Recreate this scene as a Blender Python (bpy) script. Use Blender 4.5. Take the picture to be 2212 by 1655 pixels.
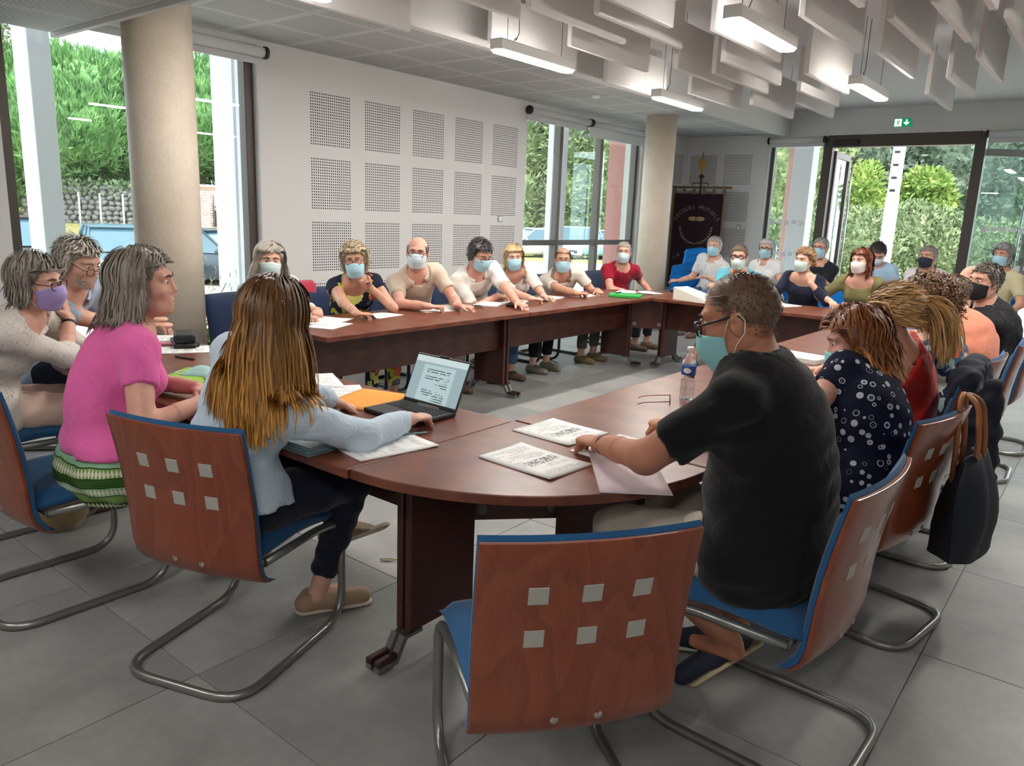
import bpy, bmesh, math, random
import numpy as np
from mathutils import Vector, Matrix

for o in list(bpy.data.objects):
    bpy.data.objects.remove(o)
SC = bpy.context.scene
COL = SC.collection
rng = np.random.default_rng(7)
random.seed(7)
PI = math.pi

# ---------------------------------------------------------------- camera
CAMH = 1.51
FPX, PIT, ROL, YAW = 1646.0, .2171, .0389, .6672
def _camrot():
    cp, sp = math.cos(PIT), math.sin(PIT)
    m = np.array([[1, 0, 0], [0, -sp, -cp], [0, cp, -sp]])
    cr, sr = math.cos(ROL), math.sin(ROL)
    m = np.array([[cr, -sr, 0], [sr, cr, 0], [0, 0, 1]]) @ m
    ct, st = math.cos(YAW), math.sin(YAW)
    return m @ np.array([[ct, st, 0], [-st, ct, 0], [0, 0, 1]])
CR = _camrot()
cam_d = bpy.data.cameras.new('camera')
cam = bpy.data.objects.new('camera', cam_d)
COL.objects.link(cam)
mw = Matrix([[CR[0][i], -CR[1][i], -CR[2][i], (0, 0, CAMH)[i]] for i in range(3)] + [[0, 0, 0, 1]])
cam.matrix_world = mw
cam_d.sensor_width = 36
cam_d.lens = FPX / 2212 * 36
cam_d.clip_end = 500
cam_d.clip_start = .02
SC.camera = cam

# ---------------------------------------------------------------- sky, sun, exposure
W = bpy.data.worlds.new('world')
SC.world = W
W.use_nodes = True
wn = W.node_tree.nodes; wl = W.node_tree.links
for n in list(wn): wn.remove(n)
wo = wn.new('ShaderNodeOutputWorld'); bg = wn.new('ShaderNodeBackground')
sky = wn.new('ShaderNodeTexSky'); sky.sky_type = 'NISHITA'
sky.sun_disc = False; sky.sun_elevation = math.radians(52); sky.sun_rotation = math.radians(150)
sky.air_density = 1.0; sky.dust_density = 3.0; sky.ozone_density = 1.0
wmix = wn.new('ShaderNodeMix'); wmix.data_type = 'RGBA'; wmix.inputs[0].default_value = .72
wmix.inputs[7].default_value = (9.0, 9.6, 10.2, 1)
wl.new(sky.outputs[0], wmix.inputs[6]); wl.new(wmix.outputs[2], bg.inputs[0])
bg.inputs[1].default_value = .37
wl.new(bg.outputs[0], wo.inputs[0])
sun_d = bpy.data.lights.new('sun', 'SUN'); sun_d.energy = 1.9; sun_d.angle = .06; sun_d.color = (1, .95, .86)
sun = bpy.data.objects.new('sun', sun_d); COL.objects.link(sun)
sun.rotation_euler = Vector((-.35, .55, -1.0)).to_track_quat('-Z', 'Y').to_euler()
vs = SC.view_settings
vs.view_transform = 'Standard'; vs.look = 'None'; vs.gamma = 1; vs.use_curve_mapping = False
vs.exposure = .72
SC.cycles.max_bounces = 8
SC.cycles.diffuse_bounces = 5
SC.cycles.transparent_max_bounces = 12
SC.cycles.sample_clamp_indirect = 6

# ---------------------------------------------------------------- helpers
def lin(c):
    return tuple(((x / 255) / 12.92 if x / 255 <= .04045 else ((x / 255 + .055) / 1.055) ** 2.4) for x in c) + (1.0,)

MATS = {}
class NT:
    """tiny node-tree helper"""
    def __init__(s, name):
        s.m = bpy.data.materials.new(name); s.m.use_nodes = True
        s.t = s.m.node_tree; s.n = s.t.nodes; s.l = s.t.links
        s.b = s.n['Principled BSDF']
    def new(s, t, **kw):
        n = s.n.new(t)
        for k, v in kw.items(): setattr(n, k, v)
        return n
    def link(s, a, b): s.l.new(a, b)
    def coord(s, scale=(1, 1, 1), kind='Object', rot=(0, 0, 0), loc=(0, 0, 0)):
        tc = s.new('ShaderNodeTexCoord'); mp = s.new('ShaderNodeMapping')
        mp.inputs['Scale'].default_value = scale; mp.inputs['Rotation'].default_value = rot; mp.inputs['Location'].default_value = loc
        s.link(tc.outputs[kind], mp.inputs[0]); return mp.outputs[0]
    def noise(s, co, scale=5, detail=4, rough=.5, dist=0):
        n = s.new('ShaderNodeTexNoise'); n.inputs['Scale'].default_value = scale; n.inputs['Detail'].default_value = detail
        n.inputs['Roughness'].default_value = rough; n.inputs['Distortion'].default_value = dist
        if co is not None: s.link(co, n.inputs['Vector'])
        return n.outputs['Fac']
    def ramp(s, fac, stops, interp='LINEAR'):
        r = s.new('ShaderNodeValToRGB'); e = r.color_ramp.elements; r.color_ramp.interpolation = interp
        while len(e) < len(stops): e.new(.5)
        for i, (p, c) in enumerate(stops): e[i].position = p; e[i].color = c if len(c) == 4 else lin(c)
        s.link(fac, r.inputs[0]); return r.outputs[0]
    def mix(s, fac, a, b, mode='MIX'):
        n = s.new('ShaderNodeMix', data_type='RGBA', blend_type=mode)
        for v, i in ((fac, 0), (a, 6), (b, 7)):
            if isinstance(v, (int, float)): n.inputs[i].default_value = v
            elif isinstance(v, tuple): n.inputs[i].default_value = v if len(v) == 4 else lin(v)
            else: s.link(v, n.inputs[i])
        return n.outputs[2]
    def math(s, op, a, b=None):
        n = s.new('ShaderNodeMath', operation=op)
        for v, i in ((a, 0), (b, 1)):
            if v is None: continue
            if isinstance(v, (int, float)): n.inputs[i].default_value = v
            else: s.link(v, n.inputs[i])
        return n.outputs[0]
    def bump(s, h, strength=.2, dist=.01):
        n = s.new('ShaderNodeBump'); n.inputs['Strength'].default_value = strength; n.inputs['Distance'].default_value = dist
        s.link(h, n.inputs['Height']); s.link(n.outputs[0], s.b.inputs['Normal'])
    def col(s, c):
        if isinstance(c, tuple): s.b.inputs['Base Color'].default_value = c if len(c) == 4 else lin(c)
        else: s.link(c, s.b.inputs['Base Color'])
    def rough(s, r): s.b.inputs['Roughness'].default_value = r
    def spec(s, v): s.b.inputs['Specular IOR Level'].default_value = v

def mat(name, c, rough=.6, metal=0, spec=.5, var=0, vscale=6, bump=0, bscale=60, bdist=.004, alpha=None, sheen=0):
    if name in MATS: return MATS[name]
    t = NT(name); t.rough(rough); t.b.inputs['Metallic'].default_value = metal; t.spec(spec)
    co = None
    if var or bump: co = t.coord()
    if var:
        f = t.noise(co, vscale, 3)
        cc = lin(c) if len(c) == 3 else c
        lo = tuple(v * (1 - var) for v in cc[:3]) + (1,); hi = tuple(min(1, v * (1 + var)) for v in cc[:3]) + (1,)
        t.col(t.ramp(f, [(.3, lo), (.7, hi)]))
    else: t.col(c)
    if bump: t.bump(t.noise(co, bscale, 3), bump, bdist)
    if sheen: t.b.inputs['Sheen Weight'].default_value = sheen
    if alpha is not None: t.b.inputs['Alpha'].default_value = alpha
    MATS[name] = t.m
    return t.m

def emis(name, c, st):
    if name in MATS: return MATS[name]
    t = NT(name); t.b.inputs['Emission Color'].default_value = lin(c); t.b.inputs['Emission Strength'].default_value = st
    t.col(c); MATS[name] = t.m
    return t.m

def link(name, me, m=None, parent=None, loc=(0, 0, 0), rot=(0, 0, 0)):
    o = bpy.data.objects.new(name, me); COL.objects.link(o)
    if m is not None and me is not None:
        if isinstance(m, (list, tuple)):
            for x in m: me.materials.append(x)
        else: me.materials.append(m)
    if parent is not None: o.parent = parent
    o.location = loc; o.rotation_euler = rot
    return o

def tag(o, label=None, cat=None, group=None, kind=None):
    if label: o['label'] = label
    if cat: o['category'] = cat
    if group: o['group'] = group
    if kind: o['kind'] = kind
    return o

def empty(name, loc=(0, 0, 0), rz=0, label=None, cat=None, group=None, kind=None):
    o = bpy.data.objects.new(name, None); COL.objects.link(o); o.empty_display_size = .1
    o.location = loc; o.rotation_euler = (0, 0, rz)
    return tag(o, label, cat, group, kind)

def mesh_np(name, V, Fq, smooth=True):
    """V (n,3) array, Fq (m,4) or (m,3) int array"""
    me = bpy.data.meshes.new(name)
    V = np.asarray(V, np.float32); Fq = np.asarray(Fq, np.int32)
    k = Fq.shape[1]
    me.vertices.add(len(V)); me.vertices.foreach_set('co', V.ravel())
    me.loops.add(Fq.size); me.loops.foreach_set('vertex_index', Fq.ravel())
    me.polygons.add(len(Fq)); me.polygons.foreach_set('loop_start', np.arange(0, Fq.size, k, dtype=np.int32))
    me.polygons.foreach_set('loop_total', np.full(len(Fq), k, np.int32))
    if smooth: me.polygons.foreach_set('use_smooth', np.ones(len(Fq), bool))
    me.update(calc_edges=True); me.validate()
    return me

class MB:
    """mesh builder: boxes, tubes, lathes, prisms gathered in one bmesh"""
    def __init__(s): s.b = bmesh.new()
    def box(s, c, d, rz=0, bev=0, rot=None, seg=1):
        r = bmesh.ops.create_cube(s.b, size=1)
        vs_ = r['verts']
        M = Matrix.Translation(c) @ (rot.to_4x4() if rot is not None else Matrix.Rotation(rz, 4, 'Z')) @ Matrix.Diagonal((*d, 1))
        bmesh.ops.transform(s.b, matrix=M, verts=vs_)
        if bev:
            es = list({e for v in vs_ for e in v.link_edges})
            bmesh.ops.bevel(s.b, geom=es, offset=bev, segments=seg, affect='EDGES', profile=.5)
        return s
    def bb(s, x0, x1, y0, y1, z0, z1, bev=0, seg=1):
        return s.box(((x0 + x1) / 2, (y0 + y1) / 2, (z0 + z1) / 2), (abs(x1 - x0), abs(y1 - y0), abs(z1 - z0)), 0, bev, None, seg)
    def tube(s, pts, r, n=8, caps=True, radii=None):
        pts = [Vector(p) for p in pts]; rings = []
        up = Vector((0, 0, 1)); prev = None
        for i, p in enumerate(pts):
            if i == 0: t = pts[1] - p
            elif i == len(pts) - 1: t = p - pts[i - 1]
            else: t = (pts[i + 1] - p).normalized() + (p - pts[i - 1]).normalized()
            t.normalize()
            if prev is None:
                a = t.cross(up)
                if a.length < .05: a = t.cross(Vector((1, 0, 0)))
                a.normalize()
            else:
                a = prev - t * prev.dot(t); a.normalize()
            prev = a; b = t.cross(a); rr = radii[i] if radii else r
            rings.append([s.b.verts.new(p + (a * math.cos(2 * PI * k / n) + b * math.sin(2 * PI * k / n)) * rr) for k in range(n)])
        for i in range(len(rings) - 1):
            for k in range(n):
                f = s.b.faces.new((rings[i][k], rings[i][(k + 1) % n], rings[i + 1][(k + 1) % n], rings[i + 1][k])); f.smooth = True
        if caps:
            s.b.faces.new(rings[0][::-1]); s.b.faces.new(rings[-1])
        return s
    def lathe(s, prof, c=(0, 0, 0), n=24, M=None, smooth=True):
        rings = []
        c = Vector(c)
        for r, z in prof:
            ring = []
            for k in range(n):
                v = Vector((r * math.cos(2 * PI * k / n), r * math.sin(2 * PI * k / n), z))
                if M is not None: v = M @ v
                ring.append(s.b.verts.new(v + c))
            rings.append(ring)
        for i in range(len(rings) - 1):
            for k in range(n):
                f = s.b.faces.new((rings[i][k], rings[i][(k + 1) % n], rings[i + 1][(k + 1) % n], rings[i + 1][k])); f.smooth = smooth
        if prof[0][0] > 1e-5: s.b.faces.new(rings[0][::-1])
        if prof[-1][0] > 1e-5: s.b.faces.new(rings[-1])
        return s
    def prism(s, poly, z0, z1, M=None):
        lo = [Vector((x, y, z0)) for x, y in poly]; hi = [Vector((x, y, z1)) for x, y in poly]
        if M is not None: lo = [M @ v for v in lo]; hi = [M @ v for v in hi]
        a = [s.b.verts.new(v) for v in lo]; b = [s.b.verts.new(v) for v in hi]
        n = len(a)
        s.b.faces.new(a[::-1]); s.b.faces.new(b)
        for i in range(n): s.b.faces.new((a[i], a[(i + 1) % n], b[(i + 1) % n], b[i]))
        return s
    def grid(s, P, thick=None, smooth=True):
        """P: rows of points"""
        vs_ = [[s.b.verts.new(p) for p in r] for r in P]
        for i in range(len(vs_) - 1):
            for j in range(len(vs_[0]) - 1):
                f = s.b.faces.new((vs_[i][j], vs_[i][j + 1], vs_[i + 1][j + 1], vs_[i + 1][j])); f.smooth = smooth
        return s
    def ball(s, c, r, n=12, m=8, rot=None):
        r = (r, r, r) if isinstance(r, (int, float)) else r
        q = bmesh.ops.create_uvsphere(s.b, u_segments=n, v_segments=m, radius=1)
        M = Matrix.Translation(c) @ (rot.to_4x4() if rot is not None else Matrix()) @ Matrix.Diagonal((*r, 1))
        bmesh.ops.transform(s.b, matrix=M, verts=q['verts'])
        for v in q['verts']:
            for f in v.link_faces: f.smooth = True
        return s
    def mesh(s, name='mesh'):
        me = bpy.data.meshes.new(name)
        bmesh.ops.recalc_face_normals(s.b, faces=s.b.faces)
        s.b.to_mesh(me); s.b.free(); return me
    def build(s, name, m=None, parent=None, loc=(0, 0, 0), rz=0):
        return link(name, s.mesh(name), m, parent, loc, (0, 0, rz))

def copy_tree(o, parent=None):
    c = o.copy(); COL.objects.link(c); c.parent = parent
    for ch in list(o.children): copy_tree(ch, c)
    return c

def fillet(pts, r, n=5):
    """round the corners of a polyline"""
    pts = [Vector(p) for p in pts]; out = [pts[0]]
    for i in range(1, len(pts) - 1):
        p = pts[i]; a = pts[i - 1] - p; b = pts[i + 1] - p
        rr = min(r[i] if isinstance(r, (list, tuple)) else r, a.length * .49, b.length * .49)
        A = p + a.normalized() * rr; B = p + b.normalized() * rr
        for k in range(n + 1):
            t = k / n
            out.append(A * (1 - t) ** 2 + p * 2 * t * (1 - t) + B * t * t)
    out.append(pts[-1]); return out

def structure(name, mb, m, parent=None):
    o = mb.build(name, m, parent)
    if parent is None: o['kind'] = 'structure'
    return o

def px(u_, v_, **k):
    """point seen at photo pixel (u_, v_) of the 2212x1655 frame on a plane x=, y= or z= (used to lay the room out once)"""
    v = CR.T @ np.array([(u_ - 1106) / FPX, (v_ - 827.5) / FPX, 1.0])
    c = np.array([0, 0, CAMH])
    (ax, val), = k.items()
    i = 'xyz'.index(ax)
    return c + v * ((val - c[i]) / v[i])
# ================================================================ room shell
LX, FY = -6.08, 12.28            # left wall, far wall
ZC, ZR, ZL = 2.88, 3.22, 2.62    # ceiling strip, recess, low soffit
RX, BY = 3.6, -3.2               # walls behind / beside the camera

def m_wall():
    t = NT('white_paint'); co = t.coord()
    t.col(t.ramp(t.noise(co, 1.5, 2), [(.3, (208, 207, 206)), (.7, (216, 215, 213))])); t.rough(.85); t.spec(.2)
    t.bump(t.noise(co, 220, 2), .05, .002)
    return t.m
WALL = m_wall()

def m_perf(name, axes, u0, pu, v0, pv, w, nb_u, nb_v, base=(212, 211, 210)):
    """wall with square blocks of small square holes; axes = which object axes are u and v; u0/v0 first block start"""
    t = NT(name); tc = t.new('ShaderNodeTexCoord'); sp = t.new('ShaderNodeSeparateXYZ')
    t.link(tc.outputs['Object'], sp.inputs[0])
    hole = .025
    def one(axis, s0, pitch, n):
        a = t.math('SUBTRACT', sp.outputs[axis], s0)
        inr = t.math('MULTIPLY', t.math('GREATER_THAN', a, 0), t.math('LESS_THAN', a, pitch * n))
        m = t.math('MODULO', a, pitch)
        blk = t.math('LESS_THAN', m, w)
        h = t.math('LESS_THAN', t.math('MODULO', m, hole), .0125)
        return t.math('MULTIPLY', inr, t.math('MULTIPLY', blk, h))
    f = t.math('MULTIPLY', one(axes[0], u0, pu, nb_u), one(axes[1], v0, pv, nb_v))
    t.col(t.mix(f, base, (44, 42, 42))); t.rough(.85); t.spec(.2)
    return t.m

# ---- left wall with two tall windows
W1 = (2.04, 4.03); W2 = (7.82, 10.72); WH = 2.84
perfL = m_perf('perforated_board', ('Y', 'Z'), 4.57, .652, 2.53 - 4 * .584 + .134, .584, .4625, 5, 4)
wl_ = MB()
wl_.bb(LX - .3, LX, BY, W1[0], 0, 3.4).bb(LX - .3, LX, W1[1], W2[0], 0, 3.4).bb(LX - .3, LX, W2[1], FY + .3, 0, 3.4)
wl_.bb(LX - .3, LX, W1[0], W1[1], WH, 3.4).bb(LX - .3, LX, W2[0], W2[1], WH, 3.4)
wall_left = structure('wall_left', wl_, WALL)
pl_ = MB().bb(LX + .0002, LX + .0012, W1[1], W2[0], .02, ZC - .02)
structure('perforated_board', pl_, perfL, wall_left)
perfF = m_perf('perforated_board_far', ('X', 'Z'), -6.02, .60, 2.58 - 4 * .584 + .134, .584, .4625, 2, 4)
perfN = m_perf('perforated_board_corner', ('Y', 'Z'), 11.05, .60, 2.58 - 4 * .584 + .134, .584, .4625, 2, 4)
structure('perforated_board', MB().bb(LX + .0002, LX + .0012, 10.8, FY, .02, ZC - .02), perfN, wall_left)

# ---- far wall with glazed front
D0, D1 = -3.80, -1.80            # door opening
W3 = (-4.68, -3.88); W4 = (-1.74, 1.6); DH = 2.84
wf = MB()
wf.bb(LX - .3, W3[0], FY, FY + .3, 0, 3.4).bb(W3[0], W4[1], FY, FY + .3, DH, 3.4).bb(W4[1], RX + .2, FY, FY + .3, 0, 3.4)
wall_far = structure('wall_far', wf, WALL)
structure('perforated_board', MB().bb(LX, -4.74, FY - .0012, FY - .0002, .02, ZC - .02), perfF, wall_far)
structure('wall_right', MB().bb(RX, RX + .2, BY, FY, 0, 3.4), WALL)
structure('wall_back', MB().bb(LX, RX, BY - .2, BY, 0, 3.4), WALL)

# ---- ceiling: recess, perforated strip along the window wall, low soffit near the camera
ce = MB().bb(LX, RX, BY, FY, ZR, ZR + .15)
ceiling = structure('ceiling', ce, mat('ceiling_paint', (205, 205, 207), .9, spec=.2))
structure('trim_1', MB().bb(-4.44, -4.40, 2.44, FY, ZC - .035, ZR), WALL)
structure('trim_2', MB().bb(LX, RX, 2.40, 2.44, ZL - .03, ZR), WALL)
def m_tile():
    t = NT('perforated_ceiling_tile'); tc = t.new('ShaderNodeTexCoord'); sp = t.new('ShaderNodeSeparateXYZ')
    t.link(tc.outputs['Object'], sp.inputs[0])
    def ax(a):
        v = t.math('ABSOLUTE', sp.outputs[a])
        return t.math('MULTIPLY', t.math('LESS_THAN', v, .268), t.math('LESS_THAN', t.math('MODULO', t.math('ADD', sp.outputs[a], 10), .022), .0105))
    f = t.math('MULTIPLY', ax('X'), ax('Y'))
    t.col(t.mix(f, (198, 199, 200), (70, 70, 72))); t.rough(.9); t.spec(.2)
    return t.m
TILE = m_tile()
tm = MB().box((0, 0, .0075), (.594, .594, .015), bev=.003).mesh('ceiling_tile'); tm.materials.append(TILE)
strip = structure('ceiling_strip', MB().bb(LX, -4.44, 2.44, FY, ZC + .012, ZC + .05), mat('tile_gap', (150, 150, 152), .9))
soffit = structure('ceiling_soffit', MB().bb(LX, RX, BY, 2.40, ZL + .012, ZL + .05), MATS['tile_gap'])
for i in range(3):
    for j in range(17):
        y = 2.81 + .6 * j - .0
        if y > FY - .2: continue
        x = -5.765 + .593 * i
        x = (-5.775, -5.18, -4.59)[i]
        if i == 2 and False: continue
        o = link('ceiling_tile', tm, None, strip, (x, y, ZC))
        if i == 2: o.scale = (.5, 1, 1); o.location.x = -4.735
for i in range(9):
    for j in range(6):
        link('ceiling_tile', tm, None, soffit, (-5.775 + .6 * i, 2.10 - .6 * j, ZL))
structure('trim_3', MB().bb(-4.585, -4.44, 2.44, FY, ZC - .004, ZC + .02), WALL)

# ---- floor of 90 cm tiles
def m_floor():
    t = NT('concrete_tile'); oi = t.new('ShaderNodeObjectInfo')
    tc = t.new('ShaderNodeTexCoord'); va = t.new('ShaderNodeVectorMath', operation='ADD')
    sc_ = t.new('ShaderNodeVectorMath', operation='SCALE'); sc_.inputs['Scale'].default_value = 37.0
    cx_ = t.new('ShaderNodeCombineXYZ')
    t.link(oi.outputs['Random'], cx_.inputs[0]); t.link(oi.outputs['Random'], cx_.inputs[1])
    t.link(cx_.outputs[0], sc_.inputs[0]); t.link(sc_.outputs[0], va.inputs[1]); t.link(tc.outputs['Object'], va.inputs[0])
    n1 = t.noise(va.outputs[0], 2.2, 5, .6, .6); n2 = t.noise(va.outputs[0], 22, 4, .6)
    c = t.ramp(n1, [(.25, (130, 132, 131)), (.5, (154, 155, 153)), (.78, (180, 179, 175))])
    c = t.mix(.25, c, t.ramp(n2, [(.3, (134, 135, 134)), (.7, (174, 174, 171))]))
    br = t.ramp(oi.outputs['Random'], [(0, (216, 216, 216)), (1, (255, 255, 255))])
    t.col(t.mix(1.0, c, br, 'MULTIPLY'))
    rr = t.ramp(n2, [(.3, (.36, .36, .36, 1)), (.7, (.46, .46, .46, 1))])
    t.link(rr, t.b.inputs['Roughness']); t.spec(.45)
    t.bump(n2, .03, .002)
    return t.m
FLOOR = m_floor()
fl = MB().bb(LX - .05, RX, BY, FY + .02, -.06, -.006)
floor = structure('floor', fl, mat('tile_joint', (112, 113, 111), .8))
ft = MB().box((0, 0, -.004), (.8965, .8965, .008), bev=.0012).mesh('floor_tile'); ft.materials.append(FLOOR)
for i in range(-4, 8):
    for j in range(-5, 13):
        x = -3.0565 + .45 + .9 * i; y = 1.1333 + .45 + .9 * j
        if LX - .45 < x < RX and BY < y < FY + .3:
            o = link('floor_tile', ft, None, floor, (x, y, 0))
            if x - .45 < LX: pass

# ---- columns
def m_conc():
    t = NT('bare_concrete'); co = t.coord()
    a = t.noise(co, 3, 5, .6); b = t.noise(co, 60, 3)
    c = t.ramp(a, [(.25, (198, 182, 164)), (.55, (212, 199, 182)), (.8, (220, 210, 196))])
    t.col(t.mix(.2, c, t.ramp(b, [(.35, (192, 178, 160)), (.65, (222, 214, 200))]))); t.rough(.55); t.spec(.3)
    t.bump(b, .06, .003)
    return t.m
CONC = m_conc()
c1 = MB().lathe([(.215, 0), (.215, ZC + .2)], (0, 0, 0), 48).build('column', CONC, None, (-5.19, 2.70, 0))
tag(c1, 'wide round concrete column by the near window, behind the grey-haired woman', 'column', kind='structure')
c2 = MB().lathe([(.205, 0), (.205, ZC + .2)], (0, 0, 0), 48).build('column', CONC, None, (-5.19, 9.62, 0))
tag(c2, 'round concrete column between the red-shirted man and the blue chairs', 'column', kind='structure')

# ---- glazing
FRM = mat('bronze_aluminium', (92, 86, 82), .42, .3)
FRMD = mat('dark_bronze', (78, 70, 65), .45, .3)
def m_glass():
    t = NT('window_glass'); n = t.n; n.remove(t.b)
    tr = n.new('ShaderNodeBsdfTransparent'); tr.inputs[0].default_value = (.90, .95, .94, 1)
    gl = n.new('ShaderNodeBsdfGlossy'); gl.inputs['Roughness'].default_value = .0; gl.inputs[0].default_value = (.95, 1, 1, 1)
    lw = n.new('ShaderNodeLayerWeight'); lw.inputs[0].default_value = .5
    fr = t.math('ADD', t.math('MULTIPLY', t.math('POWER', lw.outputs['Facing'], 4.0), .75), .045)
    mx = n.new('ShaderNodeMixShader'); t.l.new(fr, mx.inputs[0]); t.l.new(tr.outputs[0], mx.inputs[1]); t.l.new(gl.outputs[0], mx.inputs[2])
    t.l.new(mx.outputs[0], n['Material Output'].inputs[0])
    return t.m
GLASS = m_glass()
BLIND = mat('blind_fabric', (205, 206, 208), .8); BLK = mat('black_plastic', (26, 26, 27), .45)
def frame_rect(mb, ax, p, d, a0, a1, z0, z1, w):
    """frame of bars in the plane ax=p (depth d)"""
    def b(u0, u1, v0, v1):
        if ax == 'x': mb.bb(p - d / 2, p + d / 2, u0, u1, v0, v1, .004)
        else: mb.bb(u0, u1, p - d / 2, p + d / 2, v0, v1, .004)
    b(a0, a0 + w, z0, z1); b(a1 - w, a1, z0, z1); b(a0 + w, a1 - w, z1 - w, z1); b(a0 + w, a1 - w, z0, z0 + w)
    return b
def window(n, ax, p, a0, a1, z0, z1, w, bars=(), trans=(), fm=FRM):
    root = empty('window_%d' % n, (0, 0, 0), kind='structure')
    mb = MB(); b = frame_rect(mb, ax, p, .10, a0, a1, z0, z1, w); mb.build('window_frame', fm, root)
    us = [a0 + w] + [v for q in bars for v in (q - .035, q + .035)] + [a1 - w]
    for q in bars:
        m2 = MB()
        if ax == 'x': m2.bb(p - .06, p + .05, q - .035, q + .035, z0 + w, z1 - w, .004)
        else: m2.bb(q - .035, q + .035, p - .05, p + .06, z0 + w, z1 - w, .004)
        m2.build('mullion', fm, root)
    zs = [z0 + w] + [v for q in trans for v in (q - .035, q + .035)] + [z1 - w]
    for q in trans:
        m2 = MB()
        if ax == 'x': m2.bb(p - .055, p + .045, a0 + w, a1 - w, q - .035, q + .035, .004)
        else: m2.bb(a0 + w, a1 - w, p - .045, p + .055, q - .035, q + .035, .004)
        m2.build('transom', fm, root)
    for i in range(0, len(us), 2):
        for j in range(0, len(zs), 2):
            m2 = MB()
            if ax == 'x': m2.bb(p - .004, p + .004, us[i] - .01, us[i + 1] + .01, zs[j] - .01, zs[j + 1] + .01)
            else: m2.bb(us[i] - .01, us[i + 1] + .01, p - .004, p + .004, zs[j] - .01, zs[j + 1] + .01)
            m2.build('pane', GLASS, root)
    return root
window(1, 'x', LX - .12, W1[0], W1[1], 0, WH, .085, fm=FRMD)
window(2, 'x', LX - .12, W2[0], W2[1], 0, WH, .06, (8.68, 9.69), (1.16,))
w3 = window(3, 'y', FY + .12, W3[0], W3[1] + .06, 0, DH, .055)
w4 = window(4, 'y', FY + .12, W4[0] - .06, W4[1], 0, DH, .055, (.0,))
# little white safety squares on the glass
SQ = mat('white_film', (235, 238, 240), .6)
for root, a, b, z in ((w3, -4.60, -3.95, 1.52), (w3, -4.60, -3.95, 1.02), (w4, -1.66, -.1, 1.52), (w4, -1.66, -.1, 1.02)):
    k = int((b - a) / .115)
    mb = MB()
    for i in range(k): mb.bb(a + i * .115, a + i * .115 + .075, FY + .113, FY + .1155, z + (.02 if i % 2 else 0), z + .075)
    mb.build('safety_marking', SQ, root)
# splayed white reveal beside window 3
structure('reveal', MB().bb(W3[0] - .012, W3[0], FY - .02, FY + .29, 0, DH), WALL, wall_far)

def blind(ax, p, a0, a1, z, drop, label):
    root = empty('roller_blind', (0, 0, 0), label=label, cat='blind')
    M = Matrix.Rotation(PI / 2, 3, 'Y') if ax == 'y' else Matrix.Rotation(-PI / 2, 3, 'X')
    c = (p, a0, z) if ax == 'x' else (a0, p, z)
    MB().lathe([(.042, .02), (.042, a1 - a0 - .02)], c, 20, M).build('roll', BLIND, root)
    for e in (a0 - .012, a1 - .012):
        c2 = (p, e, z) if ax == 'x' else (e, p, z)
        MB().lathe([(.001, 0), (.052, .001), (.052, .026), (.001, .027)], c2, 20, M).build('end_cap', BLK, root)
    mb = MB()
    if ax == 'x': mb.bb(p - .044, p - .041, a0 + .02, a1 - .02, z - drop, z); mb.bb(p - .052, p - .034, a0 + .02, a1 - .02, z - drop - .022, z - drop)
    else: mb.bb(a0 + .02, a1 - .02, p + .041, p + .044, z - drop, z); mb.bb(a0 + .02, a1 - .02, p + .034, p + .052, z - drop - .022, z - drop)
    mb.build('fabric', BLIND, root)
    return root
blind('x', LX + .06, 2.0, 4.07, 2.775, .07, 'rolled-up pale roller blind over the near window by the wide column')
blind('x', LX + .06, 7.78, 9.14, 2.775, .09, 'rolled-up pale roller blind over the mullioned window, next to the perforated wall')
blind('x', LX + .06, 9.18, 10.72, 2.775, .15, 'rolled-up pale roller blind over the mullioned window, next to the far column')
blind('y', FY - .06, -4.69, -3.84, 2.79, .07, 'short rolled-up roller blind left of the glazed door')
blind('y', FY - .06, -1.74, 1.6, 2.80, .09, 'rolled-up roller blind right of the glazed door')

# ---- glazed double door, both leaves open outwards
dr = empty('door_1', (0, 0, 0), kind='structure')
mb = MB(); mb.bb(D0 - .06, D0 + .07, FY - .01, FY + .16, 0, DH, .006).bb(D1 - .07, D1 + .06, FY - .01, FY + .16, 0, DH, .006).bb(D0, D1, FY - .012, FY + .16, DH - .16, DH + .01, .006)
mb.build('door_frame', FRMD, dr)
MB().bb(-3.72, -3.36, FY - .05, FY - .01, 2.70, 2.78, .008).build('door_closer', BLK, dr)
def leaf(hx, ang, sgn):
    lf = empty('door_leaf', (hx, FY + .14, 0), ang); lf.parent = dr
    w_ = .95
    fr_ = MB(); frame_rect(fr_, 'y', 0, .06, 0 if sgn > 0 else -w_, w_ if sgn > 0 else 0, .02, DH - .2, .095)
    fr_.build('leaf_frame', FRM, lf)
    a0, a1 = (.09, w_ - .09) if sgn > 0 else (-w_ + .09, -.09)
    MB().bb(a0, a1, -.004, .004, .11, DH - .29).build('pane', GLASS, lf)
    hx_ = a1 - .02 if sgn > 0 else a0 + .02
    MB().tube([(hx_, -.09, .35), (hx_, -.09, 2.5)], .016, 10).build('pull_bar', mat('steel', (190, 192, 195), .25, 1), lf)
    return lf
leaf(D0 + .07, math.radians(93), 1)
leaf(D1 - .07, math.radians(-142), -1)

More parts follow.
